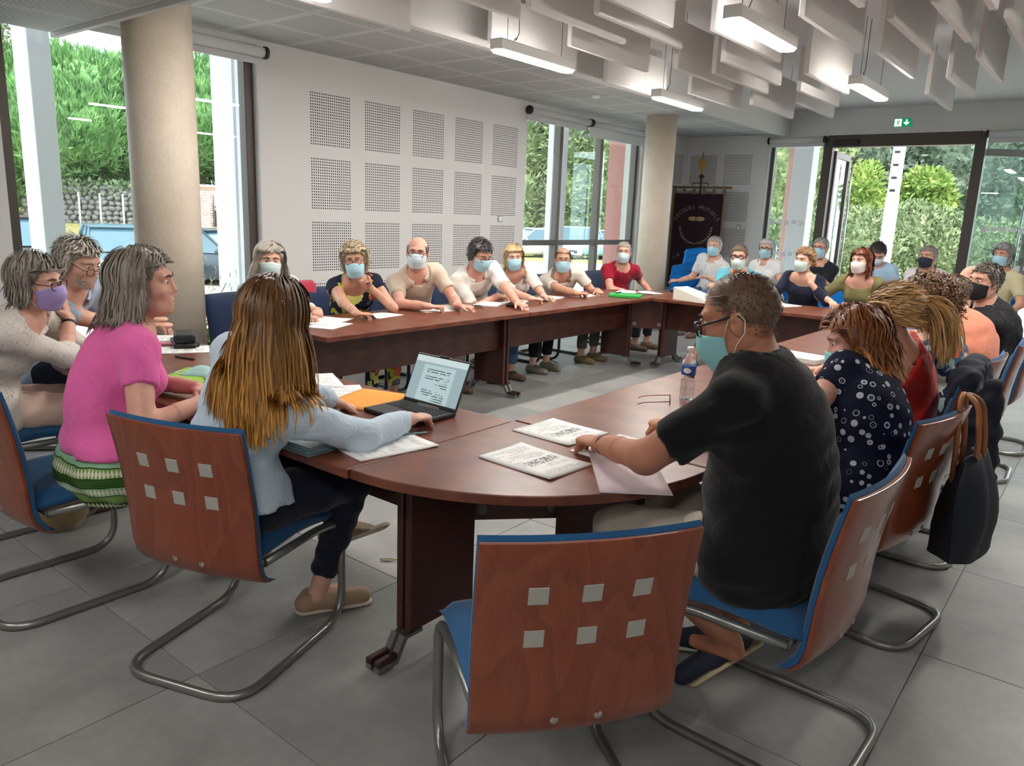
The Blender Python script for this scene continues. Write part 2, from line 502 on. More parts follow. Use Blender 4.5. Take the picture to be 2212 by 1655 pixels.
# ---- exit sign
es = empty('exit_sign', (-2.81, FY - .012, 2.995), label='green and white emergency exit sign above the glazed door', cat='sign')
GRN = emis('exit_green', (0, 140, 92), .45); WHT = emis('exit_white', (235, 245, 240), .7)
MB().bb(-.115, .115, -.004, .012, -.055, .055, .003).build('panel', GRN, es)
MB().bb(-.105, -.012, -.0052, -.004, -.05, .05).build('pictogram_field', WHT, es)
mb = MB()   # running figure
def _st(pts, w):
    for (x0, z0), (x1, z1) in zip(pts, pts[1:]):
        L = math.hypot(x1 - x0, z1 - z0); a = math.atan2(z1 - z0, x1 - x0)
        mb.box(((x0 + x1) / 2, -.006, (z0 + z1) / 2), (L + w * .6, .0012, w), rot=Matrix.Rotation(-a, 3, 'Y'))
_st([(-.055, .02), (-.062, -.008)], .013); _st([(-.06, -.006), (-.045, -.02), (-.05, -.042)], .008); _st([(-.064, -.006), (-.074, -.028), (-.092, -.03)], .008)
_st([(-.056, .017), (-.038, .012), (-.03, .022)], .007); _st([(-.058, .017), (-.075, .014), (-.08, 0)], .007)
mb.ball((-.05, -.006, .034), (.008, .001, .008), 10, 6)
mb.build('running_figure', GRN, es)
mb = MB(); mb.prism([(.05, -.038), (.09, .0), (.076, .01), (.06, -.006), (.06, .04), (.04, .04), (.04, -.006), (.024, .01), (.01, .0)], -.0056, -.004, Matrix(((1, 0, 0), (0, 0, 1), (0, 1, 0))))
mb.build('arrow', WHT, es)

# ---- wall switches, smoke detector
SW = mat('switch_plate', (222, 224, 226), .4)
def switch(loc, ax, label):
    s_ = empty('wall_switch', loc, label=label, cat='switch')
    if ax == 'x':
        MB().bb(0.004, .014, -.042, .042, -.042, .042, .004).build('plate', mat('switch_rim', (160, 164, 170), .4), s_)
        MB().bb(.013, .018, -.026, .026, -.030, .022, .002).build('rocker', SW, s_)
    else:
        MB().bb(-.042, .042, -.014, -.004, -.042, .042, .004).build('plate', MATS['switch_rim'], s_)
        MB().bb(-.026, .026, -.018, -.013, -.030, .022, .002).build('rocker', SW, s_)
switch((LX, 7.35, 1.46), 'x', 'small wall switch between the hole blocks beside the mullioned window')
switch((-5.07, FY, 1.45), 'y', 'small wall switch on the far wall right of the dark banner')
sd = empty('smoke_detector', (-5.05, 7.75, ZC), label='small white smoke detector on the perforated ceiling', cat='detector')
MB().lathe([(.05, 0), (.05, -.012), (.032, -.035), (.001, -.037)], (0, 0, 0), 20).build('body', mat('detector_white', (225, 225, 222), .5), sd)

nth0 = ('first', 'second', 'third', 'fourth')
# ---- pendant bar lights
LENS = emis('lamp_lens', (255, 250, 242), 80.0); LAMPB = mat('lamp_body', (214, 212, 209), .5)
WIRE = mat('wire', (60, 60, 60), .5, .5)
def lamp(x, y0, y1, z, label):
    r = empty('pendant_light', (x, (y0 + y1) / 2, z), label=label, cat='lamp', group='pendant bar lights')
    L = y1 - y0
    MB().bb(-.056, .056, -L / 2, L / 2, .012, .09, .006).build('body', LAMPB, r)
    h = [(-.032, -L / 2 + .03)]
    poly = [(math.cos(a) * .052, L / 2 - .045 + math.sin(a) * .044) for a in np.linspace(0, PI, 9)] + [(math.cos(a) * .052, -L / 2 + .045 + math.sin(a) * .044) for a in np.linspace(PI, 2 * PI, 9)]
    MB().prism(poly, 0, .0115).build('lens', LENS, r)
    for s in (-1, 1):
        MB().tube([(0, s * L * .36, .088), (0, s * L * .36, ZR - z)], .0022, 5).build('wire', WIRE, r)
    MB().tube([(.0, -L * .3, .09), (.01, -L * .27, .13), (-.01, -L * .24, .12), (.0, -L * .22, .17), (0, -L * .22, ZR - z)], .003, 5).build('cable', WIRE, r)
LZ = 2.655
lamp(-3.80, 2.05, 3.0, LZ, 'glowing bar lamp at the top edge, nearest over the perforated strip')
lamp(-3.80, 4.48, 5.43, LZ, 'glowing bar lamp above the perforated wall blocks')
lamp(-3.80, 6.88, 7.84, LZ, 'glowing bar lamp in front of the far column top')
lamp(-2.02, 4.48, 5.45, LZ, 'largest glowing bar lamp among the white baffles')
lamp(-2.00, 6.95, 7.86, LZ, 'glowing bar lamp near the exit sign')
lamp(-2.02, 2.0, 2.95, LZ, 'added unseen bar lamp above the camera side of the table ring')  # this and the next two: out of view, added for more interior light
lamp(.2, 4.48, 5.45, LZ, 'added unseen bar lamp over the right-hand chairs, towards the table')
lamp(.2, 6.95, 7.86, LZ, 'added unseen bar lamp over the right-hand chairs, towards the door')

# unseen fill panels added to the low soffit to brighten the room
PNL = emis('fill_panel_glow', (255, 250, 244), 15.0)
for i, (x, y) in enumerate(((-3.4, -.6), (-1.6, -.6), (.2, -.6), (2.0, -.6))):
    r = empty('fill_light_panel', (x, y, ZL - .012), label='added fill light panel, unseen in the soffit behind the camera, %s from the window' % nth0[i], cat='lamp', group='added fill light panels')
    MB().bb(-.3, .3, -.3, .3, 0, .011).build('frame', LAMPB, r); MB().bb(-.28, .28, -.28, .28, -.003, 0).build('diffuser', PNL, r)
# ---- hanging acoustic baffles
BAF = mat('baffle_felt', (214, 211, 209), .95, spec=.1)
bm_ = MB().box((0, 0, .19), (.045, 1.18, .38), bev=.006).mesh('panel'); bm_.materials.append(BAF)
bw_ = MB().tube([(0, 0, .37), (0, 0, .62)], .002, 5).mesh('wire'); bw_.materials.append(WIRE)
br_ = random.Random(4)
rows = [-4.12 + .30 * i for i in range(19)]
near_lamps = {-3.80: [(2.0, 3.05), (4.4, 5.5), (6.8, 7.9)], -2.01: [(1.9, 3.0), (4.4, 5.5), (6.9, 7.9)], .2: [(4.4, 5.5), (6.9, 7.9)]}
BP = []
for i, x in enumerate(rows):
    y = 2.75 + (.0, .95, .45, 1.35)[i % 4]
    while y + 1.18 < 9.7:
        zb = (2.72, 2.80, 2.77, 2.70)[(i + len(BP)) % 4] + br_.uniform(-.02, .02)
        ok = True
        for lx, spans in near_lamps.items():
            if abs(x - lx) < .09:
                for a, b in spans:
                    if y < b and y + 1.18 > a: zb = None
        if y + 1.18 > 9.0 and br_.random() < .5: break
        if zb is not None: BP.append((x, y + .59, zb))
        y += 1.18 + (.62, .85, .5)[(i + len(BP)) % 3]
def nth(k): return ('first', 'second', 'third', 'fourth', 'fifth', 'sixth', 'seventh', 'eighth')[min(k, 7)]
rowcount = {}
ORD = 'first second third fourth fifth sixth seventh eighth ninth tenth eleventh twelfth thirteenth fourteenth fifteenth sixteenth seventeenth eighteenth nineteenth'.split()
for x, y, zb in BP:
    k = rowcount.get(x, 0); rowcount[x] = k + 1; i = rows.index(x)
    r = empty('acoustic_baffle', (x, y, zb), label='hanging white baffle, %s from the camera in the %s row from the window' % (nth(k), ORD[i]), cat='baffle', group='hanging acoustic baffles')
    link('panel', bm_, None, r)
    for s in (-1, 1):
        w_ = link('wire', bw_, None, r, (0, s * .45, 0)); w_.scale = (1, 1, (ZR - zb) / .62) if False else (1, 1, 1)
        w_.location.z = ZR - zb - .62
# ================================================================ outside the windows
GZ = -.62
def at(x, y, dep):
    """point at photo pixel and camera depth"""
    v = CR.T @ np.array([(x - 1106) / FPX, (y - 827.5) / FPX, 1.0])
    return np.array([0, 0, CAMH]) + v * dep
def onground(x, dep, z=GZ):
    p = at(x, 500, dep); return (p[0], p[1], z)

def m_ground():
    t = NT('pale_gravel'); co = t.coord()
    a = t.noise(co, .35, 4); b = t.noise(co, 14, 4)
    c = t.ramp(a, [(.35, (196, 188, 172)), (.6, (216, 210, 196))])
    t.col(t.mix(.3, c, t.ramp(b, [(.3, (160, 152, 136)), (.7, (230, 226, 216))]))); t.rough(.95); t.spec(.1); return t.m
def m_grass():
    t = NT('dry_grass'); co = t.coord()
    a = t.noise(co, .5, 4); b = t.noise(co, 9, 4)
    c = t.ramp(a, [(.35, (150, 132, 92)), (.55, (140, 142, 86)), (.75, (112, 134, 70))])
    t.col(t.mix(.35, c, t.ramp(b, [(.3, (96, 98, 60)), (.7, (190, 172, 128))]))); t.rough(.95); t.spec(.1)
    t.bump(b, .5, .05); return t.m
GRAV, GRASS = m_ground(), m_grass()
mb = MB()
mb.bb(-70, LX - .3, -30, 80, GZ - .2, GZ).bb(LX - .3, 60, FY + .3, 80, GZ - .2, GZ)
structure('ground', mb, GRAV)

def m_leaf(name, stops, scale=2.0):
    t = NT(name); co = t.coord()
    a = t.noise(co, scale, 3, .6); b = t.noise(co, scale * 9, 2)
    c = t.ramp(a, stops)
    t.col(t.mix(.35, c, t.ramp(b, [(.3, stops[0][1]), (.7, stops[-1][1])])))
    t.rough(.7); t.spec(.2); t.b.inputs['Subsurface Weight'].default_value = 0
    return t.m
PINE = m_leaf('pine_needles', [(.3, (58, 96, 54)), (.5, (98, 142, 80)), (.72, (150, 188, 120))], 1.1)
CYP = m_leaf('cypress_leaf', [(.3, (76, 94, 66)), (.5, (118, 136, 92)), (.72, (168, 178, 128))], 1.3)
OAK = m_leaf('oak_leaf', [(.3, (54, 74, 62)), (.5, (88, 108, 90)), (.72, (130, 144, 120))], .9)
BRT = m_leaf('bright_leaf', [(.3, (72, 108, 56)), (.5, (112, 146, 74)), (.75, (164, 174, 92))], .8)
HED = m_leaf('hedge_leaf', [(.3, (70, 90, 64)), (.5, (106, 126, 88)), (.72, (150, 162, 122))], 1.3)
BARK = mat('bark', (112, 96, 82), .9, var=.25, vscale=8, bump=.4, bscale=20)
def cards(P, D, L, Wd, R):
    """flat leaves: centre P, long direction D, size L x Wd"""
    n = len(P); D = D / (np.linalg.norm(D, axis=1, keepdims=True) + 1e-9)
    S = np.cross(D, R.normal(size=(n, 3))); S /= np.linalg.norm(S, axis=1, keepdims=True) + 1e-9
    L = np.broadcast_to(L, (n,))[:, None]; Wd = np.broadcast_to(Wd, (n,))[:, None]
    V = np.stack([P - S * Wd * .25, P + D * L * .45 - S * Wd * .5, P + D * L, P + D * L * .45 + S * Wd * .5], 1).reshape(-1, 3)
    return V, np.arange(4 * n).reshape(n, 4)
def shell_pts(R, c, r, n, lo=.72):
    d = R.normal(size=(n, 3)); d /= np.linalg.norm(d, axis=1, keepdims=True)
    k = R.uniform(lo, 1.05, n)[:, None]
    return np.array(c) + d * k * np.array(r), d
def blob_mesh(R, c, r, n=10):
    """rough inner mass of a crown"""
    V = []; F = []
    for i in range(n + 1):
        for j in range(2 * n):
            th = PI * i / n; ph = PI * j / n
            k = .78 + R.uniform(-.08, .08)
            V.append((c[0] + r[0] * k * math.sin(th) * math.cos(ph), c[1] + r[1] * k * math.sin(th) * math.sin(ph), c[2] + r[2] * k * math.cos(th)))
    for i in range(n):
        for j in range(2 * n):
            F.append((i * 2 * n + j, i * 2 * n + (j + 1) % (2 * n), (i + 1) * 2 * n + (j + 1) % (2 * n), (i + 1) * 2 * n + j))
    return np.array(V), np.array(F)
def tree(name, loc, crowns, m, label, trunk=None, leaf=(.2, .12), dens=120, seed=0, pine=False, cat='tree', group=None, up=.3):
    R = np.random.default_rng(seed)
    root = empty(name, loc, label=label, cat=cat, group=group)
    Vs, Fs, off = [], [], 0
    for c, r in crowns:
        area = 4 * PI * ((r[0] * r[1]) ** 1.6 / 3 + (r[0] * r[2]) ** 1.6 / 3 + (r[1] * r[2]) ** 1.6 / 3) ** (1 / 1.6)
        n = int(min(11000, area * dens))
        if pine:
            k = 6; q, d = shell_pts(R, c, r, n // k, .8)
            q = np.repeat(q, k, 0); d = np.repeat(d, k, 0) * .5 + R.normal(size=(len(q), 3)) * .28 + np.array([0, 0, .75])
        else:
            q, d = shell_pts(R, c, r, n); d = d * .6 + R.normal(size=(n, 3)) * .6 + np.array([0, 0, up])
        v, f = cards(q, d, leaf[0] * R.uniform(.7, 1.3, len(q)), leaf[1], R)
        Vs.append(v); Fs.append(f + off); off += len(v)
        v, f = blob_mesh(R, c, r); Vs.append(v); Fs.append(f + off); off += len(v)
    link('foliage', mesh_np('foliage', np.concatenate(Vs), np.concatenate(Fs), False), m, root)
    if trunk:
        mb = MB()
        for pts, r0 in trunk: mb.tube(pts, r0, 8, radii=[r0 * (1 - .55 * i / (len(pts) - 1)) for i in range(len(pts))])
        mb.build('trunk', BARK, root)
    return root
# umbrella pines behind the stone wall (near window)
def pine(x, dep, h, s, seed, label):
    g = onground(x, dep, .8)
    cr = [((0, 0, h), (2.6 * s, 2.6 * s, 1.3 * s)), ((1.6 * s, -.8 * s, h - .9 * s), (2.0 * s, 2.0 * s, 1.1 * s)), ((-1.7 * s, .8 * s, h - .7 * s), (2.1 * s, 2.0 * s, 1.1 * s)), ((.3 * s, 1.5 * s, h - 1.6 * s), (2.0 * s, 1.8 * s, 1.0 * s)), ((-.6 * s, -1.5 * s, h - 1.9 * s), (2.1 * s, 1.6 * s, 1.0 * s))]
    tr = [([(0, 0, 0), (.15, .1, h * .35), (-.1, 0, h * .75)], .2), ([(.1, .05, h * .3), (1.2 * s, -.6 * s, h * .62)], .09), ([(.1, .05, h * .28), (-1.2 * s, .7 * s, h * .6)], .09), ([(.1, .1, h * .25), (.6, .3, h * .3), (1.6, .6, h * .38)], .05), ([(.1, .1, h * .2), (-.8, -.4, h * .27), (-1.9, -.8, h * .3)], .05)]
    tree('pine_tree', g, cr, PINE, label, tr, (.34, .055), 190, seed, True, group='pines behind the stone wall')
pine(160, 27, 3.9, 1.25, 1, 'bright green pine seen left of the wide column, through the near window')
pine(235, 33, 4.7, 1.3, 2, 'taller green pine behind the first, just left of the wide column')
pine(430, 29, 4.4, 1.25, 3, 'green pine seen right of the wide column, above the brick pillar')
pine(60, 36, 5.2, 1.2, 4, 'pine standing behind the white post of the near window')
cyp = [((0, 0, z), (r, r, 1.5)) for z, r in ((1.2, .95), (3.2, 1.05), (5.4, 1.0), (7.6, .8), (9.6, .55))]
tree('cypress_tree', onground(-12, 25, .4), [((0, 0, z), (r * 1.05, r * 1.05, 1.6)) for z, r in ((2.8, .8), (5, 1.0), (7, .9), (9, .7))], CYP, 'grey-green cypress at the far left edge of the near window', [([(0, 0, 0), (0, 0, 4)], .15)], (.3, .1), 90, 11)
tree('oleander_bush', onground(150, 29, .9), [((0, 0, 1.6), (1.9, 1.2, 1.3)), ((1.6, 0, 1.3), (1.4, 1, 1.0))], OAK, 'dark oleander bush behind the stone wall under the pines', None, (.28, .07), 110, 12, cat='bush')
# cypress screen behind the mullioned window
for i, xx in enumerate((1120, 1165, 1205, 1248, 1292, 1332, 1372)):
    g = onground(xx, 47 + (i % 2) * 1.5)
    tree('cypress_tree', g, [((0, 0, z), (r * 1.25, r * 1.25, 1.9)) for z, r in ((1.4, .95), (3.6, 1.05), (6, 1.0), (8.4, .85), (10.8 + (i % 3) * .5, .6))], CYP, 'tall cypress of the screen behind the parked cars, %s from the left' % nth(i), None, (.42, .14), 50, 20 + i, group='cypress screen')
tree('broad_tree', onground(1160, 58), [((0, 0, 12), (6, 6, 3.2)), ((-3, 0, 10), (4, 4, 3))], OAK, 'dark broad-leaved tree towering over the cypress screen', None, (.5, .3), 28, 40)
# wooded slope beyond the door
for i, (xx, dep, z, r, m) in enumerate(((1690, 42, 4.6, (3.2, 3.2, 5.2), CYP), (1760, 46, 5.5, (3.0, 3.0, 5.5), OAK), (1840, 44, 6.0, (3.6, 3.6, 5.0), OAK), (1905, 50, 9.5, (5, 5, 5.0), OAK), (1985, 46, 8.2, (4.6, 4.6, 5.2), OAK), (2050, 42, 5.6, (3.4, 3.4, 4.6), OAK), (2120, 48, 9.0, (5.2, 5.2, 5.0), OAK), (2200, 46, 7.0, (5, 5, 5.5), OAK), (2290, 44, 6.5, (5, 5, 5.5), OAK), (1960, 62, 14, (8, 8, 6), OAK), (2130, 64, 15, (8, 8, 6), OAK), (1800, 62, 12.5, (7, 7, 6), OAK))):
    tree('slope_tree', onground(xx, dep), [((0, 0, z), r), ((r[0] * .6, 0, z - r[2] * .45), (r[0] * .75, r[1] * .75, r[2] * .6)), ((-r[0] * .6, .5, z - r[2] * .5), (r[0] * .75, r[1] * .75, r[2] * .6))], m, 'grey-green tree of the wooded slope beyond the door, %s counted from the left' % ORD[i], [([(0, 0, 0), (0, 0, z)], .25)], (.42, .24), 26, 50 + i, group='trees on the wooded slope')
tree('acacia_tree', onground(1985, 33), [((0, 0, 3.9), (.95, .95, .8)), ((.5, 0, 3.3), (.7, .7, .8)), ((-.5, 0, 3.2), (.7, .7, .8))], BRT, 'bright yellow-green tree behind the white pole, seen through the door', [([(0, 0, 0), (0, 0, 3)], .1)], (.3, .14), 110, 71)
tree('acacia_tree', onground(1858, 33), [((0, 0, 3.9), (.6, .6, 1.0)), ((.3, 0, 3.0), (.6, .6, .8))], BRT, 'bright yellow-green tree beside the open door leaf', [([(0, 0, 0), (0, 0, 3)], .1)], (.3, .14), 110, 72)
for i, (xx, r) in enumerate(((1690, 1.1), (1770, 1.2), (1850, 1.3), (1905, 1.25), (1965, 1.5), (2030, 1.4), (2095, 1.1), (2180, 1.1), (2270, 1.2))):
    tree('hedge_bush', onground(xx, 29 + (i % 2)), [((0, 0, 1.25), (1.5, 1.0, r * 1.25)), ((.9, .2, 1.0), (1.0, .9, r))], HED, 'clipped hedge bush beyond the drive, %s from the left' % nth(i) if i < 8 else 'clipped hedge bush beyond the drive, at the right frame edge', None, (.2, .11), 150, 80 + i, cat='bush', group='hedge beyond the drive')
tree('hedge_bush', onground(1010, 60), [((0, 0, 3), (9, 3, 4))], HED, 'distant hedge behind the solid perforated wall', None, (.5, .3), 12, 95, cat='bush')

# grass strips
def patch(pts, m, name, z=GZ + .01):
    mb = MB(); mb.prism(pts, z - .03, z); structure(name, mb, m)
a, b = onground(1560, 24), onground(2330, 24); c, d = onground(2330, 31), onground(1560, 31)
patch([(p[0], p[1]) for p in (a, b, c, d)], GRASS, 'grass_verge')
a, b = onground(1560, 17.2), onground(2230, 17.0); c, d = onground(2230, 19.5), onground(1560, 20)
patch([(p[0], p[1]) for p in (a, b, c, d)], GRASS, 'grass_verge')
a, b = onground(1090, 36), onground(1420, 36); c, d = onground(1420, 60), onground(1090, 60)
patch([(p[0], p[1]) for p in (a, b, c, d)], GRASS, 'grass_verge')
# dry bank rising to the stone wall
mb = MB(); P = []
for dep, z in ((20.8, GZ), (22.4, .05), (24.0, .70), (29, .95), (44, 1.4)):
    P.append([Vector(onground(x, dep, z)) for x in range(-260, 620, 60)])
mb.grid(P); structure('grass_bank', mb, GRASS)
# dry stone wall: separate stones in front of a dark core
STO = m_leaf('field_stone', [(.3, (72, 72, 74)), (.5, (104, 102, 100)), (.7, (132, 128, 122))], 3)
sw = empty('stone_wall', onground(215, 24.3, .50), label='dry stone wall with ivy on top behind the parked cars', cat='wall')
ax_ = np.array(onground(330, 24.0)) - np.array(onground(110, 24.8)); Lw = np.linalg.norm(ax_[:2]); an = math.atan2(ax_[1], ax_[0])
sw.rotation_euler = (0, 0, an)
MB().bb(-Lw / 2 - .8, Lw / 2 + .8, -.1, .3, -.3, 1.38).build('core', mat('wall_core', (70, 68, 64), .95), sw)
R = np.random.default_rng(5); sm = []
for k in range(5):
    b_ = MB().ball((0, 0, 0), (.135, .08, .085), 7, 5)
    for v in b_.b.verts: v.co *= 1 + R.uniform(-.18, .18)
    me = b_.mesh('stone'); me.materials.append(STO); sm.append(me)
zz = .1; row = 0
while zz < 1.42:
    x = -Lw / 2 - .7 + R.uniform(0, .2)
    while x < Lw / 2 + .7:
        if zz < 1.42 - .12 * math.sin(x * .8):
            link('stone', sm[R.integers(5)], None, sw, (x, -.12 + R.uniform(-.02, .02), zz + R.uniform(-.03, .03)), (R.uniform(-.3, .3), R.uniform(-.5, .5), R.uniform(-.3, .3)))
        x += R.uniform(.21, .29)
    zz += .155; row += 1
R2 = np.random.default_rng(6); q = np.stack([R2.uniform(-Lw / 2 - .8, Lw / 2 + .8, 900), R2.uniform(-.25, .3, 900), R2.uniform(1.15, 1.55, 900)], 1)
v, f = cards(q, R2.normal(size=(900, 3)) + np.array([0, -.3, .2]), .16, .12, R2)
link('ivy', mesh_np('ivy', v, f, False), HED, sw)['kind'] = 'stuff'
# wire fence posts in front of it
for i, xx in enumerate((137, 176, 221, 270)):
    g = onground(xx, 22.6, .12)
    MB().tube([(0, 0, 0), (0, 0, 1.55)], .03, 8).build('fence_post', mat('galvanised', (170, 172, 174), .5, .6), None, g)
    tag(bpy.context.scene.objects[-1] if False else COL.objects[-1], 'thin grey fence post before the stone wall, %s from the left' % nth(i), 'post', 'posts before the stone wall')
# stone house with clay roof tiles
hs = empty('stone_house', onground(20, 34, -.15), an + .15, 'stone house with a clay tile roof at the far left', 'house')
MB().bb(-4.5, 3.4, 0, 5, 0, 5.2).build('wall', m_leaf('house_stone', [(.3, (150, 128, 100)), (.5, (190, 168, 136)), (.7, (206, 190, 164))], 3), hs)
rf = empty('roof', (0, 0, 0)); rf.parent = hs
CLAY = mat('clay_tile', (176, 118, 92), .85, var=.3, vscale=3)
tmh = MB(); 
P = [[Vector((.105 * math.cos(a), y, .06 * math.sin(a))) for a in np.linspace(0, PI, 6)] for y in (0, .42)]
tmh.grid(P); tmh = tmh.mesh('roof_tile'); tmh.materials.append(CLAY)
MB().prism([(-.5, 5.15), (3, 7.0), (3, 6.9), (-.5, 5.05)], -4.7, 3.6, Matrix(((0, 0, 1), (1, 0, 0), (0, 1, 0)))).build('roof_deck', mat('roof_deck', (120, 84, 68), .9), rf)
for i in range(30):
    for j in range(7):
        link('roof_tile', tmh, None, rf, (-4.55 + .27 * i, -.45 + .36 * j, 5.16 + .19 * j), (.485, 0, 0))
rd = empty('garage_door', onground(72, 33, .95), an, 'dark red plank door left of the stone wall', 'door')
PLK = mat('red_planks', (112, 66, 62), .8, var=.15)
for i in range(6): MB().bb(-1.05 + .35 * i, -.715 + .35 * i, -.03, .03, 0, 1.4, .008).build('plank', PLK, rd)
# brick gate pillar and iron gate
bp = empty('brick_pillar', onground(443, 25), an + .2, 'pale pink brick gate pillar right of the wide column', 'pillar')
BR = [mat('brick_%s' % k, c, .9) for k, c in (('pale', (226, 196, 184)), ('rose', (214, 172, 158)), ('cream', (236, 218, 208)))]
MB().bb(-.26, .26, -.26, .26, 0, 2.55).build('core', mat('mortar', (222, 214, 206), .95), bp)
bmesh_ = []
for m in BR:
    me = MB().box((0, 0, 0), (.165, .03, .062), bev=.006).mesh('brick'); me.materials.append(m); bmesh_.append(me)
rb = random.Random(3)
for r_ in range(32):
    for sd_ in range(4):
        for k in range(3):
            u = -.18 + .18 * k + (.03 if r_ % 2 else -.03)
            p_ = ((u, -.275), (.275, u), (-u, .275), (-.275, -u))[sd_]
            if sd_ == 2: continue
            link('brick', rb.choice(bmesh_), None, bp, (p_[0], p_[1], .05 + r_ * .078), (0, 0, sd_ * PI / 2))
MB().bb(-.34, .34, -.34, .34, 2.55, 2.62).bb(-.4, .4, -.4, .4, 2.62, 2.70).build('cap', BR[1], bp)
gt = empty('iron_gate', onground(475, 25), an + .2, 'iron gate with spear heads and dark red infill panels', 'gate')
for i in range(9):
    x = -.35 + .19 * i
    MB().tube([(x, 0, .2), (x, 0, 2.25), (x, 0, 2.42)], .018, 6, radii=[.018, .018, .002]).build('bar', mat('grey_iron', (120, 124, 130), .5, .5), gt)
MB().bb(-.5, 1.5, -.02, .02, .3, .36).bb(-.5, 1.5, -.02, .02, 1.98, 2.04).build('rail', MATS['grey_iron'], gt)
MB().bb(-.5, 1.5, .05, .07, .2, 1.9).build('infill_panel', mat('infill_red', (104, 58, 66), .7), gt)

# white posts of the canopy just outside
POST = mat('post_white', (196, 196, 202), .55)
def post(xpx, xw, w, d, label, h=4.5, m=POST):
    p = at(xpx, 400, 1); k = (xw - 0) / p[0] if False else None
    v = CR.T @ np.array([(xpx - 1106) / FPX, (330 - 827.5) / FPX, 1.0]); t_ = xw / v[0]
    o = MB().box((0, 0, h / 2 + GZ), (w, d, h), bev=.006).build('canopy_post', m, None, (xw, v[1] * t_, 0))
    tag(o, label, 'post', 'white canopy posts')
    return o
post(88, -7.6, .32, .18, 'white square canopy post outside the near window, left of the pine')
post(498, -7.9, .42, .16, 'white square canopy post outside the near window, right of the brick pillar')
post(540, -7.0, .30, .10, 'white canopy post close to the near window frame, before the perforated wall')
post(1205, -7.9, .30, .17, 'white canopy post outside the mullioned window')
def posty(xpx, yw, w, d, label, m=POST, h=4.5):
    v = CR.T @ np.array([(xpx - 1106) / FPX, (420 - 827.5) / FPX, 1.0]); t_ = yw / v[1]
    o = MB().box((0, 0, h / 2 + GZ), (w, d, h), bev=.006).build('canopy_post', m, None, (v[0] * t_, yw, 0))
    return tag(o, label, 'post', 'white canopy posts')
PNK = mat('pink_render', (206, 168, 160), .85, var=.08)
posty(1733, 14.6, .34, .34, 'pale canopy post outside, left of the door frame')
posty(1712, 14.9, .22, .22, 'pinkish post behind the pale post left of the door', PNK)
# red brick pier right of the mullioned window
v = CR.T @ np.array([(1362 - 1106) / FPX, (400 - 827.5) / FPX, 1.0]); t_ = -7.4 / v[0]
rp = MB().bb(-.35, .35, -.25, .55, GZ, 4.5).build('brick_pier', None, None, (-7.4, v[1] * t_, 0))
def m_brickfine():
    t = NT('red_brick'); b = t.new('ShaderNodeTexBrick'); b.inputs['Scale'].default_value = 1
    t.link(t.coord((14, 14, 14), rot=(0, 0, 0)), b.inputs['Vector'])
    b.inputs['Color1'].default_value = lin((176, 116, 110)); b.inputs['Color2'].default_value = lin((186, 128, 122)); b.inputs['Mortar'].default_value = lin((170, 122, 116))
    t.link(b.outputs['Color'], t.b.inputs['Base Color']); t.rough(.9); return t.m
rp.data.materials.append(m_brickfine()); tag(rp, 'dusty red brick pier right of the mullioned window, behind the far column', 'pier')
# flat canopy carried by the posts
structure('trim_4', MB().bb(-8.3, LX - .3, -3, FY + 3.2, 3.55, 3.75).bb(LX - .3, 4, FY + .3, FY + 3.2, 3.55, 3.75), mat('canopy_grey', (190, 190, 194), .8))
# lamp mast and slim pole beyond the door
def mast(xpx, dep, r, h, label):
    g = onground(xpx, dep); root = empty('mast', g, label=label, cat='mast')
    MB().tube([(0, 0, 0), (0, 0, h * .62)], r, 14).build('lower_tube', mat('mast_white', (224, 228, 234), .5), root)
    MB().tube([(0, 0, h * .62), (0, 0, h)], r * .92, 14).build('upper_tube', mat('mast_upper', (206, 212, 220), .5), root)
    for k in range(6):
        MB().box((0, -r * .95, h * .65 + k * .28), (r * .8, .03, .05)).build('step_bolt', BLK, root)
mast(1918, 17.5, .14, 4.6, 'thick white mast with step bolts seen through the door')
mast(2087, 21, .08, 5.2, 'slim white pole beside the right door post')
# low mesh barrier and pale fence panel
bf = empty('mesh_fence', onground(1672, 22), .1, 'pale mesh fence panel behind the window left of the door', 'fence')
MSH = mat('fence_pale', (214, 212, 206), .7)
for i in range(16): MB().tube([(-1.4 + .19 * i, 0, 0), (-1.4 + .19 * i, 0, 1.55)], .014, 5).build('upright', MSH, bf)
for k in range(7): MB().tube([(-1.45, 0, .1 + .23 * k), (1.5, 0, .1 + .23 * k)], .012, 5).build('rail', MSH, bf)
MB().bb(.05, .12, -.03, .03, 0, 1.7).build('post', mat('fence_green', (56, 84, 76), .6), bf)
gb = empty('crowd_barrier', onground(1945, 16.5), .25, 'thin rusty barrier hoop on the drive beyond the door', 'barrier')
MB().tube(fillet([(-1.1, 0, 0), (-1.1, 0, .95), (1.1, 0, .95), (1.1, 0, 0)], .15), .012, 6).build('hoop', mat('rusty', (186, 150, 134), .7), gb)
MB().tube([(-1.1, 0, .45), (1.1, 0, .45)], .010, 6).build('rail', MATS['rusty'], gb)
